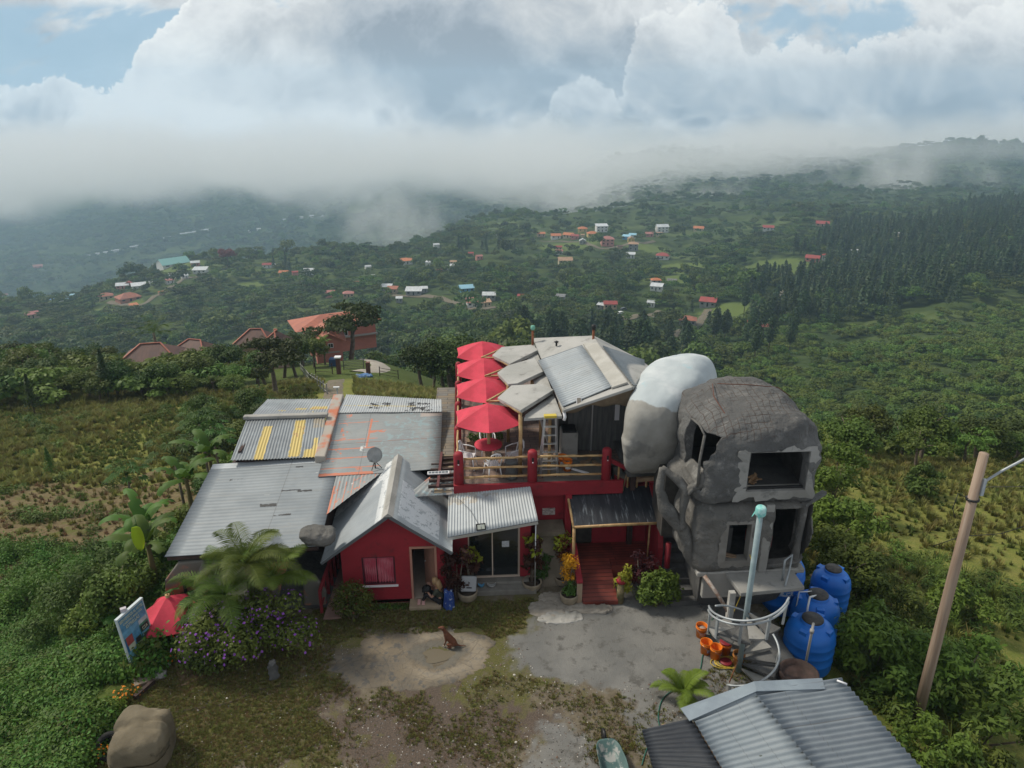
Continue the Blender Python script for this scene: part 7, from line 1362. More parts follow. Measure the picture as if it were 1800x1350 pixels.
# the bright hanging leaf
e = empty('hanging_banana_leaf', gy(240, 925, 18.2), 0, 'bright yellow green banana leaf hanging straight down', 'leaf'); V = []; n = 10
for i in range(n + 1):
    w = .17 * math.sin(math.pi * min(1, (i / n) * .86 + .14)) ** .5
    for s in (-1, 0, 1): V.append((s * w, -.05 * abs(s) , -.78 * i / n))
o = MB().add(V, [(i * 3 + s, i * 3 + s + 1, i * 3 + s + 4, i * 3 + s + 3) for i in range(n) for s in range(2)], sm=True).build('blade', leafmat('leaf_yellow', (.32, .44, .02), (.45, .55, .03), .05, .4), e); o.modifiers.new('s', 'SOLIDIFY').thickness = .006; MB().tube([(0, 0, .3), (0, .01, 0), (0, .01, -.78)], .008, 5).build('midrib', L_ban, e)
def papaya(x, y, z, h, label, seed, r=.75):
    rs_ = random.Random(seed); e = empty('papaya_tree', (x, y, z), 0, label, 'papaya tree', 'papaya trees left of the hall'); MB().tube([(0, 0, -.3), (.05, .02, h * .5), (0, 0, h)], [.07, .06, .045], 8).build('trunk', bark, e); b = MB()
    for k in range(15):
        a = k * 2.4; el_ = 1.1 - 1.3 * k / 15; tip = Vector((math.cos(a) * math.cos(el_), math.sin(a) * math.cos(el_), math.sin(el_))) * r * rs_.uniform(.8, 1.1) + Vector((0, 0, h)); b.tube([(0, 0, h), tip], .012, 4); o_ = Vector((math.cos(a), math.sin(a), -.35)).normalized()
        for j in range(9):
            an = (j - 4) * .55; s_ = Vector((-o_.y, o_.x, 0)).normalized(); d = (o_ * math.cos(an) + s_ * math.sin(an)); L_ = .34 * (1 - abs(j - 4) * .07); w = s_ * math.cos(an) * .05 - o_ * math.sin(an) * .05; b.add([tip, tip + d * L_ * .5 + w, tip + d * L_ + Vector((0, 0, -.05)), tip + d * L_ * .5 - w], [(0, 1, 2, 3)])
    o = b.build('leaves', L_ppl, e); a_ = o.data.attributes.new('lv', 'FLOAT', 'POINT'); a_.data.foreach_set('value', np.random.RandomState(seed).rand(len(o.data.vertices)) * .6); return e
for i, (px, py, D, h, lab, r) in enumerate(((350, 745, 30, 3.2, 'tall papaya tree behind the hall corner', .95), (305, 800, 26, 2.9, 'papaya tree with a round crown left of the hall', .95), (222, 835, 27, 1.9, 'small leaning papaya tree alone in the meadow', .7), (322, 1085, 17.0, .9, 'young papaya plant beside the low red umbrella', .7), (365, 1075, 16.6, .8, 'young papaya plant beside the purple bush', .6), (375, 770, 29, 2.2, 'papaya tree nearest the hall roof edge', .8))):
    c = gD(px, py, D); g0 = tz(c.x, c.y); papaya(c.x, c.y, g0, max(c.z - g0, h * .6), lab, 80 + i, r)
# standard trees ---------------------------------------------------------------
KIND = {}
def proto(kind, seed, R_, h, leafm, nleaf, size, flat=False, label='', squash=.85):
    e = empty('tree', (0, 0, -500), 0, label, 'tree'); bl = blobs_flat(seed, R_, h * .82, 15) if flat else blobs_round(seed, R_, h * .62, 17, squash, .5)
    crown_mesh('crown', leafm, seed, bl, nleaf, size, .6, .6, .45, -.6 if not flat else -.2, parent=e)
    o = trunk_mesh('trunk', seed, h, .035 * h, R_ * .7); COL.objects.link(o); o.parent = e; KIND[kind] = [e, False]; return e
proto('dark_round', 101, 2.1, 4.6, L_dark, 3400, .24); proto('mid_round', 102, 1.9, 4.2, L_mid, 3200, .23); proto('flat', 103, 2.6, 4.4, L_mid, 3200, .22, True); proto('dark_flat', 104, 2.5, 4.6, L_dark, 3200, .24, True)
proto('lite_round', 105, 1.5, 3.0, L_lite, 2600, .19); proto('olive_flat', 106, 1.9, 3.0, L_yel, 2400, .19, True)
def place(kind, x, y, s, label, group=None, cat='tree', name='tree', rz=0, z=None, sz=None):
    k = KIND[kind]; e = copy_tree(k[0]) if k[1] else k[0]; k[1] = True
    e.name = name; e.location = (x, y, (tz(x, y) if z is None else z) - .1); e.scale = (s, s, s * (sz or 1)); e.rotation_euler = (0, 0, rz); e['label'] = label; e['category'] = cat
    if group: e['group'] = group
    elif 'group' in e: del e['group']
    return e
def placep(kind, px, py, s, label, D0=24, **k): c = onground(px, py, D0=D0); return place(kind, c.x, c.y, s, label, **k)
rt = random.Random(12)
def conifer(x, y, h, label, seed=0, m=None):
    e = empty('conifer', (x, y, tz(x, y)), 0, label, 'conifer'); rs_ = np.random.RandomState(seed + 900); n = 900; z = rs_.uniform(.12, 1, n) ** .8; a = rs_.uniform(0, 6.28, n); r = (1.05 - z) * h * .26 * rs_.uniform(.2, 1, n); P = np.stack([r * np.cos(a), r * np.sin(a), z * h], -1); v, f = leaf_quads(P, np.stack([np.cos(a), np.sin(a), np.full(n, .8)], -1), .2 * h / 3, rs_, .3, .5)
    o = mesh_np('crown', v, f, m or L_mid, e); fattr(o, 'lv', np.repeat(rs_.uniform(0, .7, n), 4)); MB().tube([(0, 0, -.2), (0, 0, h * .95)], [.05, .015], 6).build('trunk', bark, e)
c = onground(92, 838, D0=24); conifer(c.x, c.y, 2.0, 'small green conifer standing alone on the bare meadow earth', 1)
c = onground(192, 705, D0=40); conifer(c.x, c.y, 5.0, 'dark thin pine with a bare lower trunk at the meadow edge', 2, L_pine)
c = onground(62, 730, D0=40); conifer(c.x, c.y, 3.8, 'slanting thin pine at the left edge of the meadow', 3, L_dark)
# woods: individual trees
GR1 = 'trees in the belt beyond the meadow'
k_lab = {'dark_round': 'dark green round tree', 'mid_round': 'mid green round tree', 'flat': 'flat topped green tree', 'dark_flat': 'dark flat topped tree', 'lite_round': 'bright green bushy tree', 'olive_flat': 'olive green flat topped bush'}
avoid = []
def free(x, y, r):
    for a, b_, c in avoid:
        if math.hypot(x - a, y - b_) < c + r * .55: return False
    avoid.append((x, y, r * .55)); return True
for q in ((600, 640), (640, 650), (590, 680), (640, 620), (575, 605), (600, 590), (460, 605), (280, 628), (340, 620)): p = gD(q[0], q[1], 95 if q[1] < 640 else 75)
road_pts = [gD(600, 735, 34), gD(592, 700, 44), gD(588, 672, 60), gD(600, 655, 74), gD(640, 650, 84), gD(650, 630, 95), gD(615, 618, 103)]
for a, b_ in zip(road_pts[:-1], road_pts[1:]):
    for i in range(6): q = a.lerp(b_, i / 6); avoid.append((q.x, q.y, 2.8))
def fill(n, D0, D1, a0_, a1_, kinds, s0, s1, place_name, group, seed, cat='tree', cond=None, maxn=999):
    r_ = random.Random(seed); k = 0
    for _ in range(n):
        D = math.sqrt(r_.uniform(D0 ** 2, D1 ** 2)); a = r_.uniform(a0_, a1_); x, y = xy(a * D, D); kd = r_.choice(kinds); s = r_.uniform(s0, s1)
        if cond and not cond(x, y, a, D): continue
        if not free(x, y, 2.3 * s) or k >= maxn: continue
        place(kd, x, y, s, k_lab[kd] + ' ' + place_name, group + ' (' + kd.replace('_', ' ') + ')', cat, 'tree' if cat == 'tree' else 'shrub', r_.uniform(0, 6.28), sz=r_.uniform(.8, 1.15)); k += 1
    return k
# the houses of the pink estate keep their ground free
for q in ((-.27, 106, 16), (-.235, 92, 7), (-.235, 84, 5), (-.20, 76, 7), (-.18, 92, 9), (-.43, 78, 9), (-.35, 82, 5), (-.22, 62, 5)): x, y = xy(q[0] * q[1], q[1]); avoid.append((x, y, q[2]))
N1 = fill(900, 62, 92, -.82, -.27, ['mid_round', 'dark_round', 'lite_round', 'flat', 'mid_round'], .5, 1.05, 'in the belt between the meadow and the brown roofs', GR1, 1, cond=lambda x, y, a, D: not (a > -.55 and D > 78) and nfbm(np.array(x / 9), np.array(y / 9)) > .33, maxn=95)
N2 = fill(500, 64, 120, -.17, .03, ['dark_round', 'dark_round', 'mid_round', 'dark_flat'], .9, 1.45, 'in the dark grove right of the driveway', 'grove right of the driveway', 2, maxn=42)
N3 = fill(260, 100, 124, -.46, -.15, ['dark_round', 'dark_flat', 'mid_round'], .8, 1.2, 'behind the brown and pink roofs', 'trees behind the pink estate', 3, maxn=16)
N4 = fill(500, 40, 60, .02, .78, ['lite_round', 'olive_flat', 'mid_round', 'dark_round'], .5, .95, 'on the brow beyond the grassy patch and the pods', 'trees on the right brow', 4, cond=lambda x, y, a, D: D > 43 + 3 * math.sin(a * 9), maxn=55)
N5 = fill(400, 19.5, 40, .40, .60, ['lite_round', 'lite_round', 'olive_flat'], .42, .75, 'on the slope right of the pods', 'bushes right of the pods', 5, 'bush', cond=lambda x, y, a, D: a < .45 + .10 * (D < 26) and not (D < 23 and x < 11.5), maxn=22)
N6 = fill(300, 25, 56, -.47, -.36, ['mid_round', 'lite_round', 'dark_round'], .35, .75, 'between the hall and the meadow', 'bushes behind the hall', 6, 'bush', cond=lambda x, y, a, D: x < -8.8 or y > 29, maxn=26)
N7 = fill(260, 17, 26, -.72, -.50, ['lite_round', 'mid_round'], .34, .60, 'on the slope left of the hall', 'bushes left of the hall', 7, 'bush', cond=lambda x, y, a, D: x < -9.9 and not (a < -.64 and D > 20), maxn=24)
print('trees', N1, N2, N3, N4, N5, N6, N7)
placep('dark_round', 640, 740, .6, 'round bush right behind the hall roof ridge', D0=26) if False else None
for a, D, s, kd in ((-.46, 74, .95, 'mid_round'), (-.41, 76, 1.0, 'dark_round'), (-.37, 74, .9, 'mid_round'), (-.33, 76, 1.0, 'dark_round'), (-.285, 84, .9, 'mid_round'), (-.30, 92, 1.1, 'dark_round')):
    x, y = xy(a * D, D); place(kd, x, y, s, k_lab[kd] + ' half hiding the brown roofs', 'trees half hiding the brown roofs (' + kd + ')', rz=D)
# notable ones
x, y = xy(-.232 * 99, 99); place('dark_flat', x, y, 2.0, 'big dark spreading tree standing before the large pink hall', None, 'tree', 'spreading_tree', .4)
x, y = xy(-.345 * 60, 60); place('dark_flat', x, y, 1.2, 'grey branched tree at the fence near the brown roof', None, 'tree', 'spreading_tree', 1.4)
x, y = xy(-.03 * 62, 62); place('lite_round', x, y, .55, 'small bright shrub on the grass behind the first umbrella post', None, 'shrub', 'shrub', 1)
p = onground(400, 468, D0=300); place('dark_round', p.x, p.y, 3.6, 'tree with dull red leaves on the far left ridge crest', None, 'tree', 'red_tree', 1)
for ch in bpy.data.objects['red_tree'].children:
    if ch.name.startswith('crown'):
        ch.data = ch.data.copy(); ch.data.materials[0] = leafmat('leaf_red_far', (.14, .015, .02), (.22, .03, .03), .1)
c = gD(270, 585, 97); palm(c.x, c.y, tz(c.x, c.y), max(c.z - tz(c.x, c.y), 4), 4.2, 14, 'coconut palm rising behind the left brown roof', 31, 'coconut_palm', wid=.9, r=.2)
c = gD(568, 605, 86); palm(c.x, c.y, tz(c.x, c.y), 3.0, 1.5, 12, 'small palm before the pink gabled cottage', 32, 'small_palm', wid=.4, r=.1)
# tall bare trunked pines in the valley right of centre
KP = []
def tallpine(x, y, h, seed):
    e = empty('tall_pine', (x, y, tz(x, y)), seed, 'tall pine with a bare trunk in the loose stand below the red roofs', 'pine', 'bare trunked pines in the valley')
    if not KP:
        rs_ = np.random.RandomState(77); n = 900; z = rs_.uniform(.38, 1, n); a = rs_.uniform(0, 6.28, n); r = (np.sin((z - .38) / .62 * 2.7 + .3)) * .17 * rs_.uniform(.2, 1, n); P = np.stack([r * np.cos(a), r * np.sin(a), z + rs_.uniform(-.02, .02, n)], -1); v, f = leaf_quads(P, np.stack([np.cos(a), np.sin(a), np.full(n, .8)], -1), .06, rs_, .5, .6)
        o = mesh_np('crown', v, f, L_pine, e); fattr(o, 'lv', np.repeat(rs_.uniform(0, .8, n), 4)); t_ = MB().tube([(0, 0, -.05), (0, 0, .95)], [.014, .004], 5).build('trunk', bark, e); KP.extend([o, t_])
    else:
        for q in KP: c_ = q.copy(); COL.objects.link(c_); c_.parent = e
    e.scale = (h, h, h); return e
r_ = random.Random(9)
for (a0_, a1_, D0, D1, n) in ((.13, .25, 255, 330, 24), (.36, .42, 330, 420, 12), (.0, .1, 240, 300, 14), (.27, .36, 300, 420, 8), (.33, .40, 230, 290, 5)):
    for _ in range(n):
        D = r_.uniform(D0, D1); a = r_.uniform(a0_, a1_); x, y = xy(a * D, D)
        if any(math.hypot(x - c[0], y - c[1]) < c[2] for c in CLEAR): continue
        tallpine(x, y, r_.uniform(13, 20), r_.uniform(0, 6))
# shrubs with big leaves in the right foreground
def leafy(px, py, D, r, h, label, seed, m=None, size=.20, n=None):
    c = gD(px, py, D); g0 = tz(c.x, c.y); rr_ = random.Random(seed); bl = [(rr_.uniform(-r, r) * .8, rr_.uniform(-r, r) * .7, h * (.35 + .6 * rr_.random()), r * rr_.uniform(.28, .42), .9) for _ in range(14)]
    return bush(c.x, c.y, g0, bl, n or int(2200 * r), size, m or L_lite, label, 'shrub', 'leafy_shrub', .38, seed, shell=.35, low=-.4)
L_br = leafmat('leaf_bright', (.055, .105, .012), (.17, .25, .035), .15)
leafy(1545, 1140, 16.6, 1.15, 2.1, 'broad leaved bright shrub overlapping the small blue tank', 201, L_br)
leafy(1600, 1160, 15.6, .9, 1.5, 'low leafy shrub left of the utility pole foot', 202)
leafy(1700, 1130, 16.0, 1.4, 2.2, 'large bright shrub right of the utility pole', 203, L_br)
leafy(1760, 1180, 14.5, 1.1, 1.6, 'leafy shrub at the right edge beside the large bright one', 204)
leafy(1650, 1290, 13.2, .9, 1.1, 'pale shrub around the utility pole foot', 205, L_br, .15)
leafy(1745, 1300, 12.6, .9, 1.0, 'low shrub at the bottom right corner of the place', 206)
leafy(1700, 1000, 20.5, 1.0, 1.2, 'small shrub on the grassy slope behind the pole', 207, L_br, .16)
leafy(1490, 905, 23.5, 1.3, 2.4, 'tall bright bush touching the dark pod', 208, L_br)
leafy(1520, 960, 20.5, 1.0, 1.4, 'loose green bush behind the small blue tank', 209)
leafy(1590, 1000, 20.0, .9, 1.1, 'grey green bush on the slope behind the tanks', 210, L_mid, .14)
leafy(1480, 800, 30, 1.5, 3.0, 'tallest bright bush behind the dark pod', 211, L_br)
leafy(1640, 780, 34, 1.0, 1.6, 'dark leafy bush beside the grassy patch', 212, L_mid, .2)
leafy(210, 1000, 20.0, 1.6, 1.9, 'dense green bush mass left of the hall corner', 221, L_mid, .13, 5200)
leafy(120, 1060, 18.8, 1.5, 1.3, 'dark tangled bush at the left of the slope', 222, L_mid, .12, 5000)
leafy(235, 1060, 19.0, .8, .9, 'dark leafy bush right behind the billboard', 223, L_dark, .13, 3200)
leafy(60, 1000, 21.0, 1.3, 1.2, 'feathery bright bush at the left picture edge', 224, L_vine, .12, 3600)
leafy(170, 920, 24.0, 1.3, 1.2, 'yellow green bush on the meadow edge', 225, L_vine, .12, 3000)

# ---- ground cover
X3 = rs.uniform(-22, -7.2, 26000); Y3 = rs.uniform(9, 30, 26000); xl_ = -8.75 + .12 * (Y3 - 13); m3 = (X3 < xl_ - .05) & (X3 / Y3 > -1.0)
mead = (Y3 > 24 + (nfbm(X3 / 3, Y3 / 3) - .5) * 6) & (X3 < -11); m3 &= ~((np.hypot(X3 - bs.x, Y3 - bs.y) < 1.5) & (Y3 < bs.y + .2)); m3 &= ~(mead & (rs.uniform(0, 1, 26000) > .06)) & ~((Y3 > 17.2) & (X3 > -8.9)); X3, Y3 = X3[m3], Y3[m3]
def clump(name, m, seed, r, h, n, size, aspect=.6): return crown_mesh(name, m, seed, [(0, 0, h * .3, r, h / r), (r * .5, .1 * r, h * .25, r * .6, h / r), (-r * .4, -.3 * r, h * .2, r * .6, h / r)], n, size, aspect, .5, .5, -.1)
vk = [clump('vine', L_vine, 700 + i, .34, .22 + .05 * i, 250, .062) for i in range(3)] + [clump('weed', L_mid, 710, .3, .3, 150, .10, .35)]
s3 = rs.uniform(.6, 1.3, len(X3)); lump = nfbm(X3 / 1.8, Y3 / 1.8); s3 *= .7 + lump
scatter('ground_cover', np.stack([X3, Y3, terrain(X3, Y3) - .02], -1), rs.uniform(0, 6.28, len(X3)), np.stack([s3, s3, s3 * (.6 + lump * 1.3)], -1), np.where(rs.uniform(0, 1, len(X3)) < .9, rs.randint(0, 3, len(X3)), 3), vk)
def tuft_mesh(name, m, seed, n=26, h=.35, spread=.16, w=.012):
    rs_ = np.random.RandomState(seed); V = []; Fc = []
    for k in range(n):
        a = rs_.uniform(0, 6.28); r0 = rs_.uniform(0, spread * .4); L_ = h * rs_.uniform(.5, 1.2); lean = rs_.uniform(.2, 1.0); d = np.array([math.cos(a), math.sin(a), 0]); s_ = np.array([-d[1], d[0], 0]) * w; b0 = d * r0; p1 = b0 + d * lean * L_ * .25 + np.array([0, 0, L_ * .6]); p2 = b0 + d * lean * L_ * .75 + np.array([0, 0, L_ * .85]); i0 = len(V)
        V += [b0 - s_, b0 + s_, p1 + s_ * .8, p1 - s_ * .8, p2, p2]; Fc += [(i0, i0 + 1, i0 + 2, i0 + 3), (i0 + 3, i0 + 2, i0 + 4, i0 + 5)]
    o = mesh_np(name, V, Fc, m, 'none'); fattr(o, 'lv', rs_.rand(len(V)) * .9); return o
L_gr = leafmat('grass_green', (.06, .09, .014), (.16, .20, .035), .25, nsc=3); L_grm = leafmat('grass_meadow', (.13, .145, .028), (.26, .235, .07), .3, nsc=3); L_grb = leafmat('grass_brown', (.17, .12, .055), (.28, .21, .10), .3, nsc=3)
gk = [tuft_mesh('tuft', L_grm, 1, 26, .15), tuft_mesh('tuft', L_gr, 2, 26, .14), tuft_mesh('tuft', L_grb, 3, 22, .12), tuft_mesh('tuft', L_grm, 4, 30, .26, .2)]
n = 60000; X4 = rs.uniform(-60, 48, n); Y4 = 8 + rs.power(1.6, n) * 62; X_4, D_4 = XD(X4, Y4); a4 = X_4 / D_4
m4 = (np.abs(a4) < .85) & (((X4 < -11) & (Y4 > 22)) | ((Y4 > 29) & (D_4 < 66) & (a4 < .1)) | ((X4 > 9.9) & (D_4 < 48) & (a4 > .2)))
roadd = np.full(n, 99.0)
for a, b_ in zip(road_pts[:-1], road_pts[1:]):
    ax, ay, bx, by = a.x, a.y, b_.x, b_.y; t_ = np.clip(((X4 - ax) * (bx - ax) + (Y4 - ay) * (by - ay)) / ((bx - ax) ** 2 + (by - ay) ** 2), 0, 1); roadd = np.minimum(roadd, np.hypot(X4 - ax - t_ * (bx - ax), Y4 - ay - t_ * (by - ay)))
m4 &= roadd > 1.5; X4, Y4, D_4 = X4[m4], Y4[m4], D_4[m4]
brown = (np.hypot((X4 + 22) / 9, (Y4 - 32) / 8) + (nfbm(X4 * .7, Y4 * .7, 5) - .5) * 1.2) < 1.0
kp = ~brown | (rs.uniform(0, 1, len(X4)) < .65); X4, Y4, D_4, brown = X4[kp], Y4[kp], D_4[kp], brown[kp]
w4 = np.where(brown, rs.choice([2, 2, 0, 1], len(X4)), rs.choice([0, 0, 1, 3, 3], len(X4))); lush = nfbm(X4 / 4, Y4 / 4) > .55; w4[lush & ~brown] = rs.choice([1, 1, 0], (lush & ~brown).sum())
s4 = rs.uniform(.7, 1.6, len(X4)) * (1 + D_4 / 90)
scatter('meadow_grass', np.stack([X4, Y4, terrain(X4, Y4) - .02], -1), rs.uniform(0, 6.28, len(X4)), s4, w4, gk)
# weeds on the right slope and round the meadow edges
n = 5200; X5 = rs.uniform(9.4, 34, n); Y5 = rs.uniform(8, 40, n); X_5, D_5 = XD(X5, Y5); m5 = (X_5 / D_5 < .84) & (X5 > 9.9 - .05 * (Y5 - 14)) & (nfbm(X5 / 2.2 + 9, Y5 / 2.2) > np.where(D_5 < 24, .42, .60)) & ~((D_5 > 26) & (D_5 < 43) & (X_5 / D_5 > .47)); X5, Y5 = X5[m5], Y5[m5]
wk = [clump('weed', L_mid, 720, .34, .42, 190, .12, .35), clump('weed', L_yel, 721, .3, .4, 170, .11, .3), clump('weed', L_lite, 722, .36, .5, 200, .13, .35), tuft_mesh('reed', L_gr, 9, 34, .8, .3, .014)]
scatter('slope_weeds', np.stack([X5, Y5, terrain(X5, Y5) - .03], -1), rs.uniform(0, 6.28, len(X5)), rs.uniform(.5, 1.35, len(X5)), rs.randint(0, 4, len(X5)), wk)
n = 900; X6 = rs.uniform(-46, -10, n); Y6 = rs.uniform(22, 60, n); m6 = nfbm(X6 / 3 + 9, Y6 / 3) > .6; X6, Y6 = X6[m6], Y6[m6]
scatter('meadow_weeds', np.stack([X6, Y6, terrain(X6, Y6) - .03], -1), rs.uniform(0, 6.28, len(X6)), rs.uniform(.6, 1.6, len(X6)), rs.randint(0, 3, len(X6)), [clump('weed', L_yel, 730, .4, .4, 170, .12, .35), clump('weed', L_mid, 731, .4, .45, 170, .12, .35), clump('weed', L_lite, 732, .4, .35, 170, .12, .35)])
# short lawn blades and pebbles in the yard
n = 95000; X7 = rs.uniform(-8.8, 9.6, n); Y7 = rs.uniform(9.5, 19, n)
def inell(x, y, cx, cy, rx, ry, rot=0): c, s = math.cos(rot), math.sin(rot); u = ((x - cx) * c + (y - cy) * s) / rx; v = (-(x - cx) * s + (y - cy) * c) / ry; return np.sqrt(u * u + v * v) + (nfbm(x * 1.1, y * 1.1) - .5) * .8
gm = (inell(X7, Y7, .3, 17.2, 2.4, 1.5, -.3) < .95) | (inell(X7, Y7, -6.3, 14.6, 2.6, 2.7, .3) < 1.0) | (inell(X7, Y7, -3.1, 17.6, 2.2, .9) < .95) | (nfbm(X7 * 1.4 + 3, Y7 * 1.4, 5) + rs.uniform(-.2, .2, n) > .62) | (X7 < -7.2)
gm &= ~((inell(X7, Y7, 3.9, 16.3, 2.9, 1.9) < 1.1) | (inell(X7, Y7, 5.6, 17.4, 2.8, 1.7) < 1.1)) & ~(inell(X7, Y7, cxy.x, cxy.y, 2.2, 1.1) < 1.0) & ~((Y7 > 18.35) & (X7 > -4.5)) & ~((X7 > 3) & (Y7 > 17.8)); 
X7, Y7 = X7[gm], Y7[gm]; lk = [tuft_mesh('blade', leafmat('lawn', (.10, .115, .024), (.22, .215, .06), .3, nsc=3), 11, 14, .055, .12, .006), tuft_mesh('blade', L_grb, 12, 12, .05, .12, .006), tuft_mesh('blade', L_gr, 13, 16, .10, .10, .007)]
scatter('lawn_grass', np.stack([X7, Y7, terrain(X7, Y7) - .004], -1), rs.uniform(0, 6.28, len(X7)), rs.uniform(.6, 1.3, len(X7)), rs.choice([0, 0, 0, 1, 1], len(X7)), lk)
n = 17000; X8 = rs.uniform(-8, 8, n); Y8 = rs.uniform(9.8, 17.8, n); pm8 = (nfbm(X8 * .8 + 5, Y8 * .8) > .46) & ~(inell(X8, Y8, 3.9, 16.3, 2.7, 1.8) < .9) | (inell(X8, Y8, -2.5, 12.8, 4, 1.4) < 1); pm8 &= ~((X8 > 5) & (Y8 > 15)); X8, Y8 = X8[pm8], Y8[pm8]
pk = []
for i in range(4):
    V, Fc = sphere_grid(3); V = [v.normalized() * (1 + .25 * mnoise.noise(v * 1.7 + Vector((i * 3, 0, 0)))) for v in V]; me = bpy.data.meshes.new('pebble'); me.from_pydata([(v.x, v.y * .8, v.z * .5) for v in V], [], Fc); me.materials.append([mat('pebble_white', (.50, .47, .42)), mat('pebble_grey', (.20, .19, .18)), mat('pebble_brown', (.15, .10, .075)), mat('pebble_dark', (.07, .065, .06))][i]); pk.append(bpy.data.objects.new('pebble', me))
sz8 = rs.uniform(.007, .018, len(X8)) * (1 + 1.2 * (rs.uniform(0, 1, len(X8)) > .96)); scatter('pebbles', np.stack([X8, Y8, terrain(X8, Y8) + .003], -1), rs.uniform(0, 6.28, len(X8)), sz8, rs.choice([0, 1, 1, 1, 2, 2, 2, 3, 3, 3], len(X8)), pk)
print('grass', len(X3), len(X4), len(X5), len(X7), len(X8))
# ================================================================ PINK ESTATE behind the ridge
def bld(name, c, rz, label, cat='house'): return empty(name, c, rz, label, cat)
def gable_house(e, W, Dp, h, rh, wm, rmat, ov=.6, axis='x', ridge=None):
    b = MB(); b.bb(-W / 2, W / 2, -Dp / 2, Dp / 2, -3, h)
    if axis == 'x': b.prism([(-W / 2, -Dp / 2, h), (-W / 2, Dp / 2, h), (-W / 2, 0, h + rh)], (W, 0, 0))
    else: b.prism([(-W / 2, -Dp / 2, h), (W / 2, -Dp / 2, h), (0, -Dp / 2, h + rh)], (0, Dp, 0))
    b.build('wall', wm, e); r = MB()
    if axis == 'x':
        k = rh / (Dp / 2); x, y = W / 2 + ov, Dp / 2 + ov
        for s in (-1, 1): r.prism([(-x, s * y, h - ov * k + .04), (x, s * y, h - ov * k + .04), (x, 0, h + rh + .04), (-x, 0, h + rh + .04)], (0, 0, .12))
        if ridge: MB().beam((-x, 0, h + rh + .2), (x, 0, h + rh + .2), .3, .12).build('ridge_cap', ridge, e)
    else:
        k = rh / (W / 2); x, y = W / 2 + ov, Dp / 2 + ov
        for s in (-1, 1): r.prism([(s * x, -y, h - ov * k + .04), (s * x, y, h - ov * k + .04), (0, y, h + rh + .04), (0, -y, h + rh + .04)], (0, 0, .12))
        if ridge: MB().beam((0, -y, h + rh + .2), (0, y, h + rh + .2), .3, .12).build('ridge_cap', ridge, e)
    r.build('roof', rmat, e)
rt_m = mat('estate_roof', (.40, .14, .09), .7, (.32, .115, .08), .5, col3=(.24, .10, .07), s3=2, lo3=.58, hi3=.7); cap_m = mat('ridge_pale', (.55, .34, .24), .7); pk_w = mat('estate_wall', (.46, .17, .13), .85, (.40, .15, .12), 1)
def win(e, x, y, z, w, h_, face='y', fm=None, doorlike=False):
    f = MB(); t_ = .08
    if face == 'y': f.bb(x - w / 2, x + w / 2, y - .05, y, z, z + t_); f.bb(x - w / 2, x + w / 2, y - .05, y, z + h_ - t_, z + h_); f.bb(x - w / 2, x - w / 2 + t_, y - .05, y, z + t_, z + h_ - t_); f.bb(x + w / 2 - t_, x + w / 2, y - .05, y, z + t_, z + h_ - t_); f.bb(x - .03, x + .03, y - .05, y, z + t_, z + h_ - t_)
    w_ = f.build('window', fm or M['white'], e)
    g = MB()
    if face == 'y': g.bb(x - w / 2 + t_, x + w / 2 - t_, y - .03, y + .01, z + t_, z + h_ - t_)
    g.build('pane', dk, w_)
D1_ = 97; c = gD(577, 610, D1_); g0 = tz(c.x, c.y)
e = bld('pink_cottage', (c.x, c.y, c.z), R(14), 'small pink gabled cottage with one white window at the head of the drive'); e.scale = (.74, .74, .74); gable_house(e, 4.6, 7.5, 2.5, 1.25, pk_w, rt_m, .8, 'y', cap_m); win(e, .25, -3.76, 1.0, .95, .85)
MB().bb(-1.3, 1.8, -3.80, -3.75, .0, .28).build('plinth', cm('plinth', (.30, .28, .26)), e)
c = gD(588, 578, 117)
e = bld('pink_hall', (c.x + 1, c.y, c.z - .6), R(22), 'large pink hall with a wide tiled roof beyond the dark spreading tree'); b = MB(); b.bb(-7.0, 6.4, -3.5, 3.5, -4, 3.9); b.build('wall', pk_w, e)
b = MB(); e.scale = (.80, .80, .62); A = [(-9.8, -4.8, 3.3), (7.4, -4.6, 4.0), (7.4, 4.6, 4.0), (-9.8, 4.6, 3.3)]; B = [(-3.8, 0, 5.5), (3.6, 0, 5.3)]; b.add(A + B, [(0, 1, 5, 4), (1, 2, 5), (2, 3, 4, 5), (3, 0, 4), (3, 2, 1, 0)]); b.build('roof', rt_m, e)
for x, z, w, h_ in ((-3.2, 2.6, 1.3, 1.2), (0, .3, 1.3, 2.2), (.3, 2.9, 1.3, 1.1), (3.6, 2.8, 1.2, 1.2), (-3.2, .4, 1.1, 2.0)): win(e, x, -3.51, z, w, h_)
MB().bb(-6.9, -5.4, -3.55, -3.5, 1.2, 2.9).build('window', M['white'], e)
MB().bb(-6.6, 6.6, -4.4, -3.52, .0, .25).build('terrace', cm('plinth', (.3, .28, .26)), e)
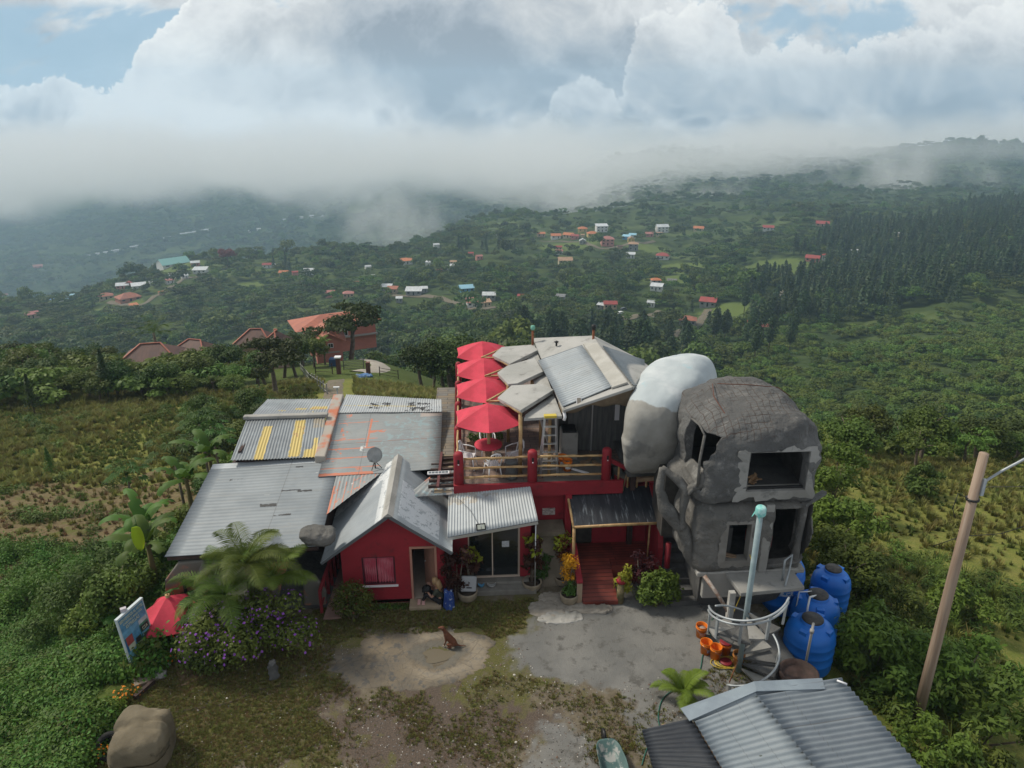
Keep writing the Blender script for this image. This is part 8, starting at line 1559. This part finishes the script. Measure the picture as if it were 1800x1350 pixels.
# brown roofed houses
br_m = mat('brown_tin', (.12, .062, .05), .7, (.085, .048, .042), .6, col3=(.17, .09, .06), s3=3, lo3=.6, hi3=.7, stretch=(5, 1, 1))
def brown(px, py, D, W, Dp, rz, label, hip=True):
    c = gD(px, py, D); e = bld('brown_roofed_house', (c.x, c.y, c.z), rz, label); MB().bb(-W / 2 + .6, W / 2 - .6, -Dp / 2 + .6, Dp / 2 - .6, -4, 0).build('wall', cm('wall_tanb', (.34, .24, .19)), e)
    b = MB(); g = W / 2 - Dp * .42; A = [(-W / 2, -Dp / 2, 0), (W / 2, -Dp / 2, 0), (W / 2, Dp / 2, 0), (-W / 2, Dp / 2, 0)]; B = [(-g, 0, 1.5), (g, 0, 1.5)]; b.add(A + B, [(0, 1, 5, 4), (1, 2, 5), (2, 3, 4, 5), (3, 0, 4), (3, 2, 1, 0)]); b.build('roof', br_m, e)
    for p, q in ((A[0], B[0]), (A[1], B[1]), (B[0], B[1])): MB().beam(Vector(p) + Vector((0, 0, .06)), Vector(q) + Vector((0, 0, .08)), .16, .1).build('ridge_cap', rt_m, e)
    return e
brown(268, 625, 84, 6.6, 5.2, R(8), 'left brown roofed house with pale orange ridges among the trees'); brown(345, 617, 90, 5.6, 4.6, R(-18), 'second brown roofed house joined behind the left one')
brown(452, 598, 92, 5.0, 4.2, R(-4), 'darker brown roof left of the pink cottage'); brown(487, 600, 88, 2.4, 3.4, R(-24), 'small faded orange roof touching the darker brown one')
# drive, gate, fence
b = MB(); Lp = []; 
for (px, py, D, w) in ((600, 735, 36, 1.3), (590, 700, 46, 1.3), (585, 672, 60, 1.3), (590, 652, 70, 1.4)): c = gD(px, py, D); Lp.append((Vector((c.x, c.y, 0)), w))
def ribbon(pts, m, name, lift=.05, sub=8):
    P_ = [p for p, w in pts]; Ws = [w for p, w in pts]; S = spl(P_, sub); V = []
    for i, p in enumerate(S):
        d = (S[min(i + 1, len(S) - 1)] - S[max(i - 1, 0)]).normalized(); n_ = Vector((-d.y, d.x, 0)); w = np.interp(i / sub, range(len(Ws)), Ws)
        for s in (-1, -.5, 0, .5, 1): q = p + n_ * w * s; V.append((q.x, q.y, tz(q.x, q.y) + lift - (.25 if abs(s) == 1 else 0)))
    return MB().add(V, [(i * 5 + s, i * 5 + s + 1, (i + 1) * 5 + s + 1, (i + 1) * 5 + s) for i in range(len(S) - 1) for s in range(4)], sm=True).build(name, m, None, kind='structure')
ribbon(Lp, mat('dirt_track', (.13, .105, .085), .95, (.19, .15, .11), 1.5, col3=(.09, .10, .04), s3=3, lo3=.5, hi3=.6), 'track')
dp = [(gD(628, 660, 78), 1.5), (gD(662, 652, 82), 1.6), (gD(668, 640, 88), 1.6), (gD(645, 628, 94), 1.5), (gD(615, 619, 101), 1.3)]
ribbon([(Vector((c.x, c.y, 0)), w) for c, w in dp], mat('drive_cement', (.27, .24, .20), .9, (.34, .31, .27), 1.2, col3=(.18, .15, .12), s3=3), 'driveway', .12)
ribbon([(gz(*q, 0), .05) for q in ((268, 1262), (330, 1248), (400, 1236), (450, 1215), (492, 1205))], M['soil'], 'trench', .014); ribbon([(gz(325, 1118, 0), .3), (gz(322, 1165, 0), .38), (gz(335, 1200, 0), .42)], mat('path_clay', (.17, .11, .075), .95, (.22, .15, .10), 2, col3=(.10, .09, .04), s3=5, lo3=.55, hi3=.65), 'path', .016)
for q_ in RW: ribbon([(Vector((c.x, c.y, 0)), 2.2) for c in q_], bpy.data.materials['drive_cement'] if q_ is RW[0] else bpy.data.materials['dirt_track'], 'road', .6, 16)
def fence(P_, label, h=1.3, rails=3, m=None, name='fence', pm=None, step=2.2, group=None):
    e = empty(name, (0, 0, 0), 0, label, 'fence', group); m = m or M['darkwood']
    for a, c in zip(P_[:-1], P_[1:]):
        n_ = max(1, int((c - a).length / step))
        for k in range(n_ + 1): q = a.lerp(c, k / n_); MB().beam((q.x, q.y, tz(q.x, q.y) - .2), (q.x, q.y, tz(q.x, q.y) + h), .09, .09).build('post', pm or m, e)
        for r in range(rails): z_ = h * (r + .6) / rails; b = MB(); b.beam((a.x, a.y, tz(a.x, a.y) + z_), (c.x, c.y, tz(c.x, c.y) + z_), .04, .05); b.build('rail', m, e)
    return e
fence([gD(555, 655, 78), gD(585, 660, 76)], 'wooden rail fence left of the brick gate post'); fence([gD(668, 664, 76), gD(700, 662, 78)], 'dark rail fence right of the open gate', 1.1)
fence([gD(605, 655, 80), gD(640, 652, 82)], 'slatted fence below the pink cottage', 1.2, 6, M['conc_dk'])
fence([gD(527, 632, 82), gD(545, 668, 68), gD(575, 690, 56)], 'pale wire fence along the track edge', 1.0, 2, M['conc'])
for px, py, D, h, lab in ((596, 656, 76, 1.9, 'brick gate post with a pale flat cap'), (648, 660, 76, 1.5, 'brown gate post without a cap, right of the drive')):
    c = gD(px, py, D); g0 = tz(c.x, c.y); e = empty('gate_post', (c.x, c.y, g0), 0, lab, 'gate post'); MB().bb(-.22, .22, -.22, .22, -.3, h).build('shaft', mat('brick_post', (.16, .07, .05), .9, (.10, .05, .04), 5), e)
    if h > 1.6: MB().bb(-.34, .34, -.34, .34, h, h + .14).build('cap', M['white'], e)
c = gD(565, 640, 84); MB().bb(-.6, .6, -.5, .5, -.2, 1.0).build('blue_booth', mat('booth_blue', (.03, .07, .16)), None, loc=(c.x + 1.6, c.y, tz(c.x, c.y)), label='dull blue box behind the brick gate post', cat='container')
c = onground(640, 663, D0=40); rock('blue_tarp_heap', c + Vector((0, 0, .1)), (.9, .5, .22), mat('tarp_blue', (.05, .13, .30), .5, (.10, .20, .38), 2), 'crumpled blue tarpaulin on the grass before the gate', 'tarpaulin', 61, .2, 2.5, 2.2, 12)
for px, D, h, lab in ((593, 34, 2.2, 'thin grey lamp post rising behind the hall roof ridge'),): c = gD(px, 690, D); g0 = tz(c.x, c.y); e = empty('lamp_post', (c.x, c.y, g0), 0, lab, 'lamp post'); H_ = gD(px, 682, D).z - g0; MB().tube([(0, 0, -.2), (0, 0, H_)], .03, 6).build('pole', M['galv'], e); MB().bb(-.18, .12, -.06, .06, H_, H_ + .06).build('lamp', M['white'], e)
for i, (px, py) in enumerate(((735, 704), (768, 706))): c = gD(px, py + 8, 29); MB().tube([(c.x, c.y, tz(c.x, c.y) - .2), (c.x, c.y, c.z + .25)], .06, 7).build('fence_post', M['darkwood'], None, label=['left dark post on the grass behind the hall roof', 'right dark post on the grass beside the shingled strip'][i], cat='post', group='dark posts behind the hall')
# ================================================================ PERSON AND DOG
skin = mat('skin', (.36, .20, .14), .55, (.32, .17, .12), 6); hair_b = mat('hair_blond', (.36, .24, .12), .6, (.26, .16, .08), 12, stretch=(1, 1, .2)); shirt = mat('shirt_olive', (.055, .06, .042), .85, (.04, .045, .032), 5); pant = mat('trousers_black', (.014, .014, .017), .85)
def skinmesh(name, joints, edges, root, m, parent, sub=2, loc=None):
    names = list(joints); me = bpy.data.meshes.new(name); me.from_pydata([joints[k][0] for k in names], [], [(names.index(a), names.index(b)) for a, b in edges]); o = bpy.data.objects.new(name, me); COL.objects.link(o)
    o.modifiers.new('skin', 'SKIN'); sl = me.skin_vertices[0].data if me.skin_vertices else None
    if sl is None:
        bm = bmesh.new(); bm.from_mesh(me); bm.verts.layers.skin.verify(); bm.to_mesh(me); bm.free(); sl = me.skin_vertices[0].data
    for i, k in enumerate(names): r = joints[k][1]; sl[i].radius = (r, r) if not isinstance(r, tuple) else r; sl[i].use_root = (k == root)
    s = o.modifiers.new('sub', 'SUBSURF'); s.levels = s.render_levels = sub
    dg = bpy.context.evaluated_depsgraph_get(); dg.update(); nm = bpy.data.meshes.new_from_object(o.evaluated_get(dg)); o.modifiers.clear(); o.data = nm; nm.materials.clear(); nm.materials.append(m); nm.polygons.foreach_set('use_smooth', [True] * len(nm.polygons)); o.parent = parent; return o
# seated on the hut step, facing left (-x): local +y is forward before turning
pe = empty('person', (-.94, 18.22, .10), R(72), 'person with long fair hair in dark clothes sitting on the hut step', 'person')
J = dict(pel=((0, 0, .12), .115), ab=((0, .03, .24), .105), ch=((0, .08, .40), .125), nk=((0, .12, .53), .05), nk2=((0, .15, .585), .045), hd0=((0, .17, .64), .07), hd=((0, .19, .70), .085), hd2=((0, .185, .76), .07),
 sl=((-.13, .09, .47), .055), el=((-.20, .20, .27), .038), wl=((-.10, .36, .36), .027), sr=((.13, .09, .47), .055), er=((.21, .20, .30), .038), wr=((.08, .33, .50), .027),
 hl=((-.09, .02, .10), .085), kl=((-.13, .40, .30), .058), al=((-.12, .52, -.04), .038), hr=((.09, .02, .10), .085), kr=((.13, .38, .22), .058), ar=((.14, .62, -.02), .038))
E_ = [('pel', 'ab'), ('ab', 'ch'), ('ch', 'nk'), ('nk', 'nk2'), ('nk2', 'hd0'), ('hd0', 'hd'), ('hd', 'hd2'), ('ch', 'sl'), ('sl', 'el'), ('el', 'wl'), ('ch', 'sr'), ('sr', 'er'), ('er', 'wr'), ('pel', 'hl'), ('hl', 'kl'), ('kl', 'al'), ('pel', 'hr'), ('hr', 'kr'), ('kr', 'ar')]
body = skinmesh('body', J, E_, 'pel', skin, pe)
J2 = {k: (v[0], (v[1] + .012) if not isinstance(v[1], tuple) else v[1]) for k, v in J.items() if k in ('pel', 'ab', 'ch', 'sl', 'sr')}; J2['nk'] = ((0, .10, .50), .07); J2['el2'] = ((-.18, .16, .33), .052); J2['er2'] = ((.185, .16, .35), .052)
skinmesh('shirt', J2, [('pel', 'ab'), ('ab', 'ch'), ('ch', 'nk'), ('ch', 'sl'), ('sl', 'el2'), ('ch', 'sr'), ('sr', 'er2')], 'pel', shirt, pe)
J3 = {k: (v[0], v[1] + .012) for k, v in J.items() if k in ('pel', 'hl', 'kl', 'hr', 'kr')}; J3['al'] = ((-.12, .515, .03), .05); J3['ar'] = ((.14, .60, .03), .05)
skinmesh('trousers', J3, [('pel', 'hl'), ('hl', 'kl'), ('kl', 'al'), ('pel', 'hr'), ('hr', 'kr'), ('kr', 'ar')], 'pel', pant, pe)
hb = MB(); V, Fc = sphere_grid(8)
hb.add([Vector((v.normalized().x * .105, v.normalized().y * .11 + .165, v.normalized().z * .12 + .73)) if not (v.normalized().y > .55 and v.normalized().z < .45) else Vector((v.normalized().x * .08, .20, v.normalized().z * .09 + .72)) for v in V], Fc, sm=True); hb.tube([(0, .10, .74), (0, .05, .62), (0, .0, .48), (.01, -.03, .38)], [.09, .095, .085, .04], 9)
hb.build('hair', hair_b, pe)
b = MB(); b.lathe([(.012, 0), (.012, .012)], (-.03, .268, .71), 8); b.lathe([(.012, 0), (.012, .012)], (.03, .268, .71), 8); b.build('eyes', M['black'], pe); MB().tube([(0, .262, .705), (0, .292, .675), (0, .27, .665)], [.008, .014, .008], 6).build('nose', skin, pe); MB().tube([(-.022, .268, .638), (.022, .268, .638)], .006, 5).build('mouth', mat('lips', (.30, .09, .08)), pe)
def hand(name, w, d, up_, parent, s=1):
    d = Vector(d).normalized(); up_ = Vector(up_).normalized(); si = d.cross(up_).normalized(); w = Vector(w); b = MB(); b.tube([w, w + d * .04, w + d * .075], [.024, .034, .032], 8)
    for i, (o_, L_) in enumerate(((-.026, .060), (-.009, .070), (.009, .066), (.025, .052))): p = w + d * .072 + si * o_; b.tube([p, p + d * L_ * .5 - up_ * .006, p + d * L_ * .85 - up_ * .028], [.0095, .009, .0075], 6)
    p = w + d * .025 - si * .028 * s; b.tube([p, p - si * .03 * s + d * .02 - up_ * .01, p - si * .038 * s + d * .05 - up_ * .02], [.011, .010, .008], 6); return b.build(name, skin, parent)
hand('hand', (-.10, .36, .36), (.5, .8, .1), (0, 0, 1), pe); hand('hand', (.08, .33, .50), (-.4, .5, .7), (0, -1, .3), pe, -1)
for s, k in ((-1, 'al'), (1, 'ar')): p = Vector(J[k][0]); b = MB(); b.tube([p + Vector((0, -.04, -.02)), p + Vector((0, .08, -.035)), p + Vector((0, .17, -.05))], [.035, .036, .022], 8); b.build('foot', skin, pe); MB().box(p + Vector((0, .07, -.068)), (.09, .25, .02)).build('sandal', mat('sandal', (.20, .10, .07)), pe, bevel=.008)
bg = rock('black_bundle', (0, 0, 0), (.12, .11, .12), M['black'], 'black furry bundle held in the arms of the seated person', 'bundle', 71, .05, 2.5, 2.4, 10); bg.location = Vector((-.94, 18.22, .10)) + Matrix.Rotation(R(72), 3, 'Z') @ Vector((-.02, .42, .40))
b = MB(); V = []; n = 26
for j in range(9):
    for i in range(n): a = math.pi * 2 * i / n; r = .13 + .05 * j / 8 + .025 * math.sin(a * 7 + j * .4); V.append((r * math.cos(a) * .9, r * math.sin(a) * 1.1, .62 * (1 - j / 8)))
b.add(V, [(j * n + i, j * n + (i + 1) % n, (j + 1) * n + (i + 1) % n, (j + 1) * n + i) for j in range(8) for i in range(n)] + [tuple(range(n))], sm=True); b.build('blue_cloth', mat('cloth_blue', (.02, .05, .22), .8, (.03, .08, .30), 4, col3=(.45, .50, .58), s3=9, lo3=.58, hi3=.62), None, loc=(-.70, 18.12, 0), label='blue and white patterned cloth draped beside the seated person', cat='cloth')
# dog sitting, seen from behind right, looking up to the left
fur = mat('fur_red_brown', (.13, .045, .020), .8, (.09, .03, .014), 5, bump=.006, bscale=40, col3=(.17, .07, .035), s3=9, lo3=.58, hi3=.68)
dp_ = gz(792, 1138, 0); dg_ = empty('dog', (dp_.x + .02, dp_.y + .02, .035), R(72), 'reddish brown short haired dog sitting on the bare rock', 'dog'); dg_.scale = (.88, .88, .88)
JD = dict(rump=((0, -.10, .13), .105), loin=((0, .00, .25), .10), chest=((0, .13, .38), .105), wither=((0, .17, .47), .075), neck=((0, .21, .55), .058), skull=((0, .25, .635), .072), brow=((0, .30, .64), .058), muz=((0, .38, .61), .034), nose=((0, .415, .615), .022),
 hipL=((-.09, -.06, .13), .075), knL=((-.125, .10, .13), .048), hkL=((-.12, -.05, .03), .026), ftL=((-.12, .10, .018), .022), hipR=((.09, -.06, .13), .075), knR=((.125, .10, .13), .048), hkR=((.12, -.05, .03), .026), ftR=((.12, .10, .018), .022),
 shL=((-.065, .16, .34), .045), ebL=((-.07, .14, .22), .030), wrL=((-.07, .19, .09), .020), paL=((-.07, .22, .02), .022), shR=((.065, .16, .34), .045), ebR=((.07, .14, .22), .030), wrR=((.07, .19, .09), .020), paR=((.07, .22, .02), .022),
 t1=((0, -.20, .08), .028), t2=((.05, -.33, .03), .018), t3=((.10, -.45, .02), .010))
skinmesh('body', JD, [('rump', 'loin'), ('loin', 'chest'), ('chest', 'wither'), ('wither', 'neck'), ('neck', 'skull'), ('skull', 'brow'), ('brow', 'muz'), ('muz', 'nose'), ('rump', 'hipL'), ('hipL', 'knL'), ('knL', 'hkL'), ('hkL', 'ftL'), ('rump', 'hipR'), ('hipR', 'knR'), ('knR', 'hkR'), ('hkR', 'ftR'), ('chest', 'shL'), ('shL', 'ebL'), ('ebL', 'wrL'), ('wrL', 'paL'), ('chest', 'shR'), ('shR', 'ebR'), ('ebR', 'wrR'), ('wrR', 'paR'), ('rump', 't1'), ('t1', 't2'), ('t2', 't3')], 'rump', fur, dg_)
for s in (-1, 1): MB().prism([(s * .035, .225, .67), (s * .075, .235, .655), (s * .085, .25, .585), (s * .055, .26, .60)], (0, .02, 0)).build('ear', fur, dg_, bevel=.006); MB().lathe([(.008, 0), (.008, .008)], (s * .03, .335, .645), 8).build('eye', M['black'], dg_); MB().lathe([(.024, 0), (.026, .015), (.01, .03)], (s * .07, .225, .008), 10).build('paw', mat('fur_pale', (.50, .42, .34)) if not bpy.data.materials.get('fur_pale') else bpy.data.materials['fur_pale'], dg_)
MB().lathe([(.014, 0), (.014, .015)], (0, .432, .61), 8).build('nose', M['black'], dg_)
# ================================================================ AIR
def vol_box(name, x0, x1, y0, y1, z0, z1, label=None):
    b = bmesh.new(); bmesh.ops.create_cube(b, size=1.0)
    for v in b.verts: v.co = ((x0 + x1) / 2 + v.co.x * (x1 - x0), (y0 + y1) / 2 + v.co.y * (y1 - y0), (z0 + z1) / 2 + v.co.z * (z1 - z0))
    me = bpy.data.meshes.new(name); b.to_mesh(me); o = bpy.data.objects.new(name, me); COL.objects.link(o); tag(o, label, kind='stuff'); return o
haze = vol_box('haze', -4750, 5050, -100, 3300, min(float(GZ.min()), -400) - 1, 130)
m = bpy.data.materials.new('haze_air'); m.use_nodes = True; t = m.node_tree; t.nodes.clear(); om = t.nodes.new('ShaderNodeOutputMaterial')
pvn = nd(t, 'ShaderNodeVolumePrincipled', {'Color': (.53, .75, .96, 1), 'Density': .00026, 'Anisotropy': .2}); t.links.new(pvn.outputs[0], om.inputs['Volume'])
haze.data.materials.append(m)

def cloudmat(name, build, step):
    m = bpy.data.materials.new(name); m.use_nodes = True; t = m.node_tree; t.nodes.clear(); om = t.nodes.new('ShaderNodeOutputMaterial')
    co = t.nodes.new('ShaderNodeTexCoord').outputs['Object']; s = nd(t, 'ShaderNodeSeparateXYZ', {0: co})
    dens = build(t, co, s.outputs[0], s.outputs[1], s.outputs[2])
    v = nd(t, 'ShaderNodeVolumePrincipled', {'Color': (1, 1, 1, 1), 'Density': dens, 'Anisotropy': 0.0}); t.links.new(v.outputs[0], om.inputs['Volume'])
    m.cycles.volume_step_rate = step; return m
def bank(t, co, x, y, z):
    n = nd(t, 'ShaderNodeTexNoise', {'Vector': nd(t, 'ShaderNodeMapping', {0: co, 3: (1, 1, .8)}).outputs[0], 'Scale': .0021, 'Detail': 7, 'Roughness': .64}).outputs[0]
    a = mth(t, 'DIVIDE', x, y); g = mth(t, 'EXPONENT', mth(t, 'MULTIPLY', mth(t, 'POWER', mth(t, 'DIVIDE', mth(t, 'SUBTRACT', a, .20), .12), 2), -1))
    sl = mth(t, 'ADD', sstep(t, a, .25, .50, .112, .080), mth(t, 'MULTIPLY', g, .034))
    k = mth(t, 'DIVIDE', mth(t, 'ADD', z, mth(t, 'MULTIPLY', y, sl)), mth(t, 'MULTIPLY', y, .034))
    k0 = mth(t, 'ADD', mth(t, 'DIVIDE', mth(t, 'ADD', z, mth(t, 'MULTIPLY', y, .072)), mth(t, 'MULTIPLY', y, .034)), mth(t, 'MULTIPLY', mth(t, 'SUBTRACT', n, .5), -7.0))
    d = sstep(t, mth(t, 'ADD', k, mth(t, 'MULTIPLY', mth(t, 'SUBTRACT', n, .5), 8.0)), 0.2, 1.0)
    f = mth(t, 'MULTIPLY', sstep(t, y, 1180, 1420), sstep(t, k0, .3, 1.5, 1, 0))
    return mth(t, 'MULTIPLY', mth(t, 'MULTIPLY', d, f), .0042)
mb = vol_box('cloud_bank', -2900, 3300, 1170, 3000, -400, 60)  # bank of low cloud over the far ridges, standing inside the haze box
mb.data.materials.append(cloudmat('cloud_bank_mat', bank, 1.0))
def wisps(cx, cy, cz, rx, ry, rz, dens, sc, lo, hi):
    def f(t, co, x, y, z):
        d = mth(t, 'ADD', mth(t, 'POWER', mth(t, 'DIVIDE', mth(t, 'SUBTRACT', x, cx), rx), 2), mth(t, 'ADD', mth(t, 'POWER', mth(t, 'DIVIDE', mth(t, 'SUBTRACT', y, cy), ry), 2), mth(t, 'POWER', mth(t, 'DIVIDE', mth(t, 'SUBTRACT', z, cz), rz), 2)))
        n = nd(t, 'ShaderNodeTexNoise', {'Vector': nd(t, 'ShaderNodeMapping', {0: co, 3: (1, 1, .55)}).outputs[0], 'Scale': sc, 'Detail': 4.0, 'Roughness': .6, 'Distortion': .4}).outputs[0]
        return mth(t, 'MULTIPLY', sstep(t, mth(t, 'SUBTRACT', n, mth(t, 'MULTIPLY', d, .22)), lo, hi), dens)
    return f
def wisp_obj(px, py, D, rx, ry, rz, dens, sc=.014, lo=.36, hi=.66):
    c = gD(px, py, D); o = vol_box('mist', c.x - rx * 1.3, c.x + rx * 1.3, c.y - ry * 1.3, c.y + ry * 1.3, c.z - rz * 1.3, c.z + rz * 1.3)  # small wisp of low cloud, also inside the haze box
    o.data.materials.append(cloudmat('cloud_wisp_mat', wisps(c.x, c.y, c.z, rx, ry, rz, dens, sc, lo, hi), 1.0))
wisp_obj(700, 395, 1000, 110, 90, 62, .010)
wisp_obj(1010, 372, 1150, 190, 80, 60, .010)
wisp_obj(1190, 365, 1180, 150, 90, 60, .016)
wisp_obj(1560, 315, 1250, 260, 90, 50, .010)
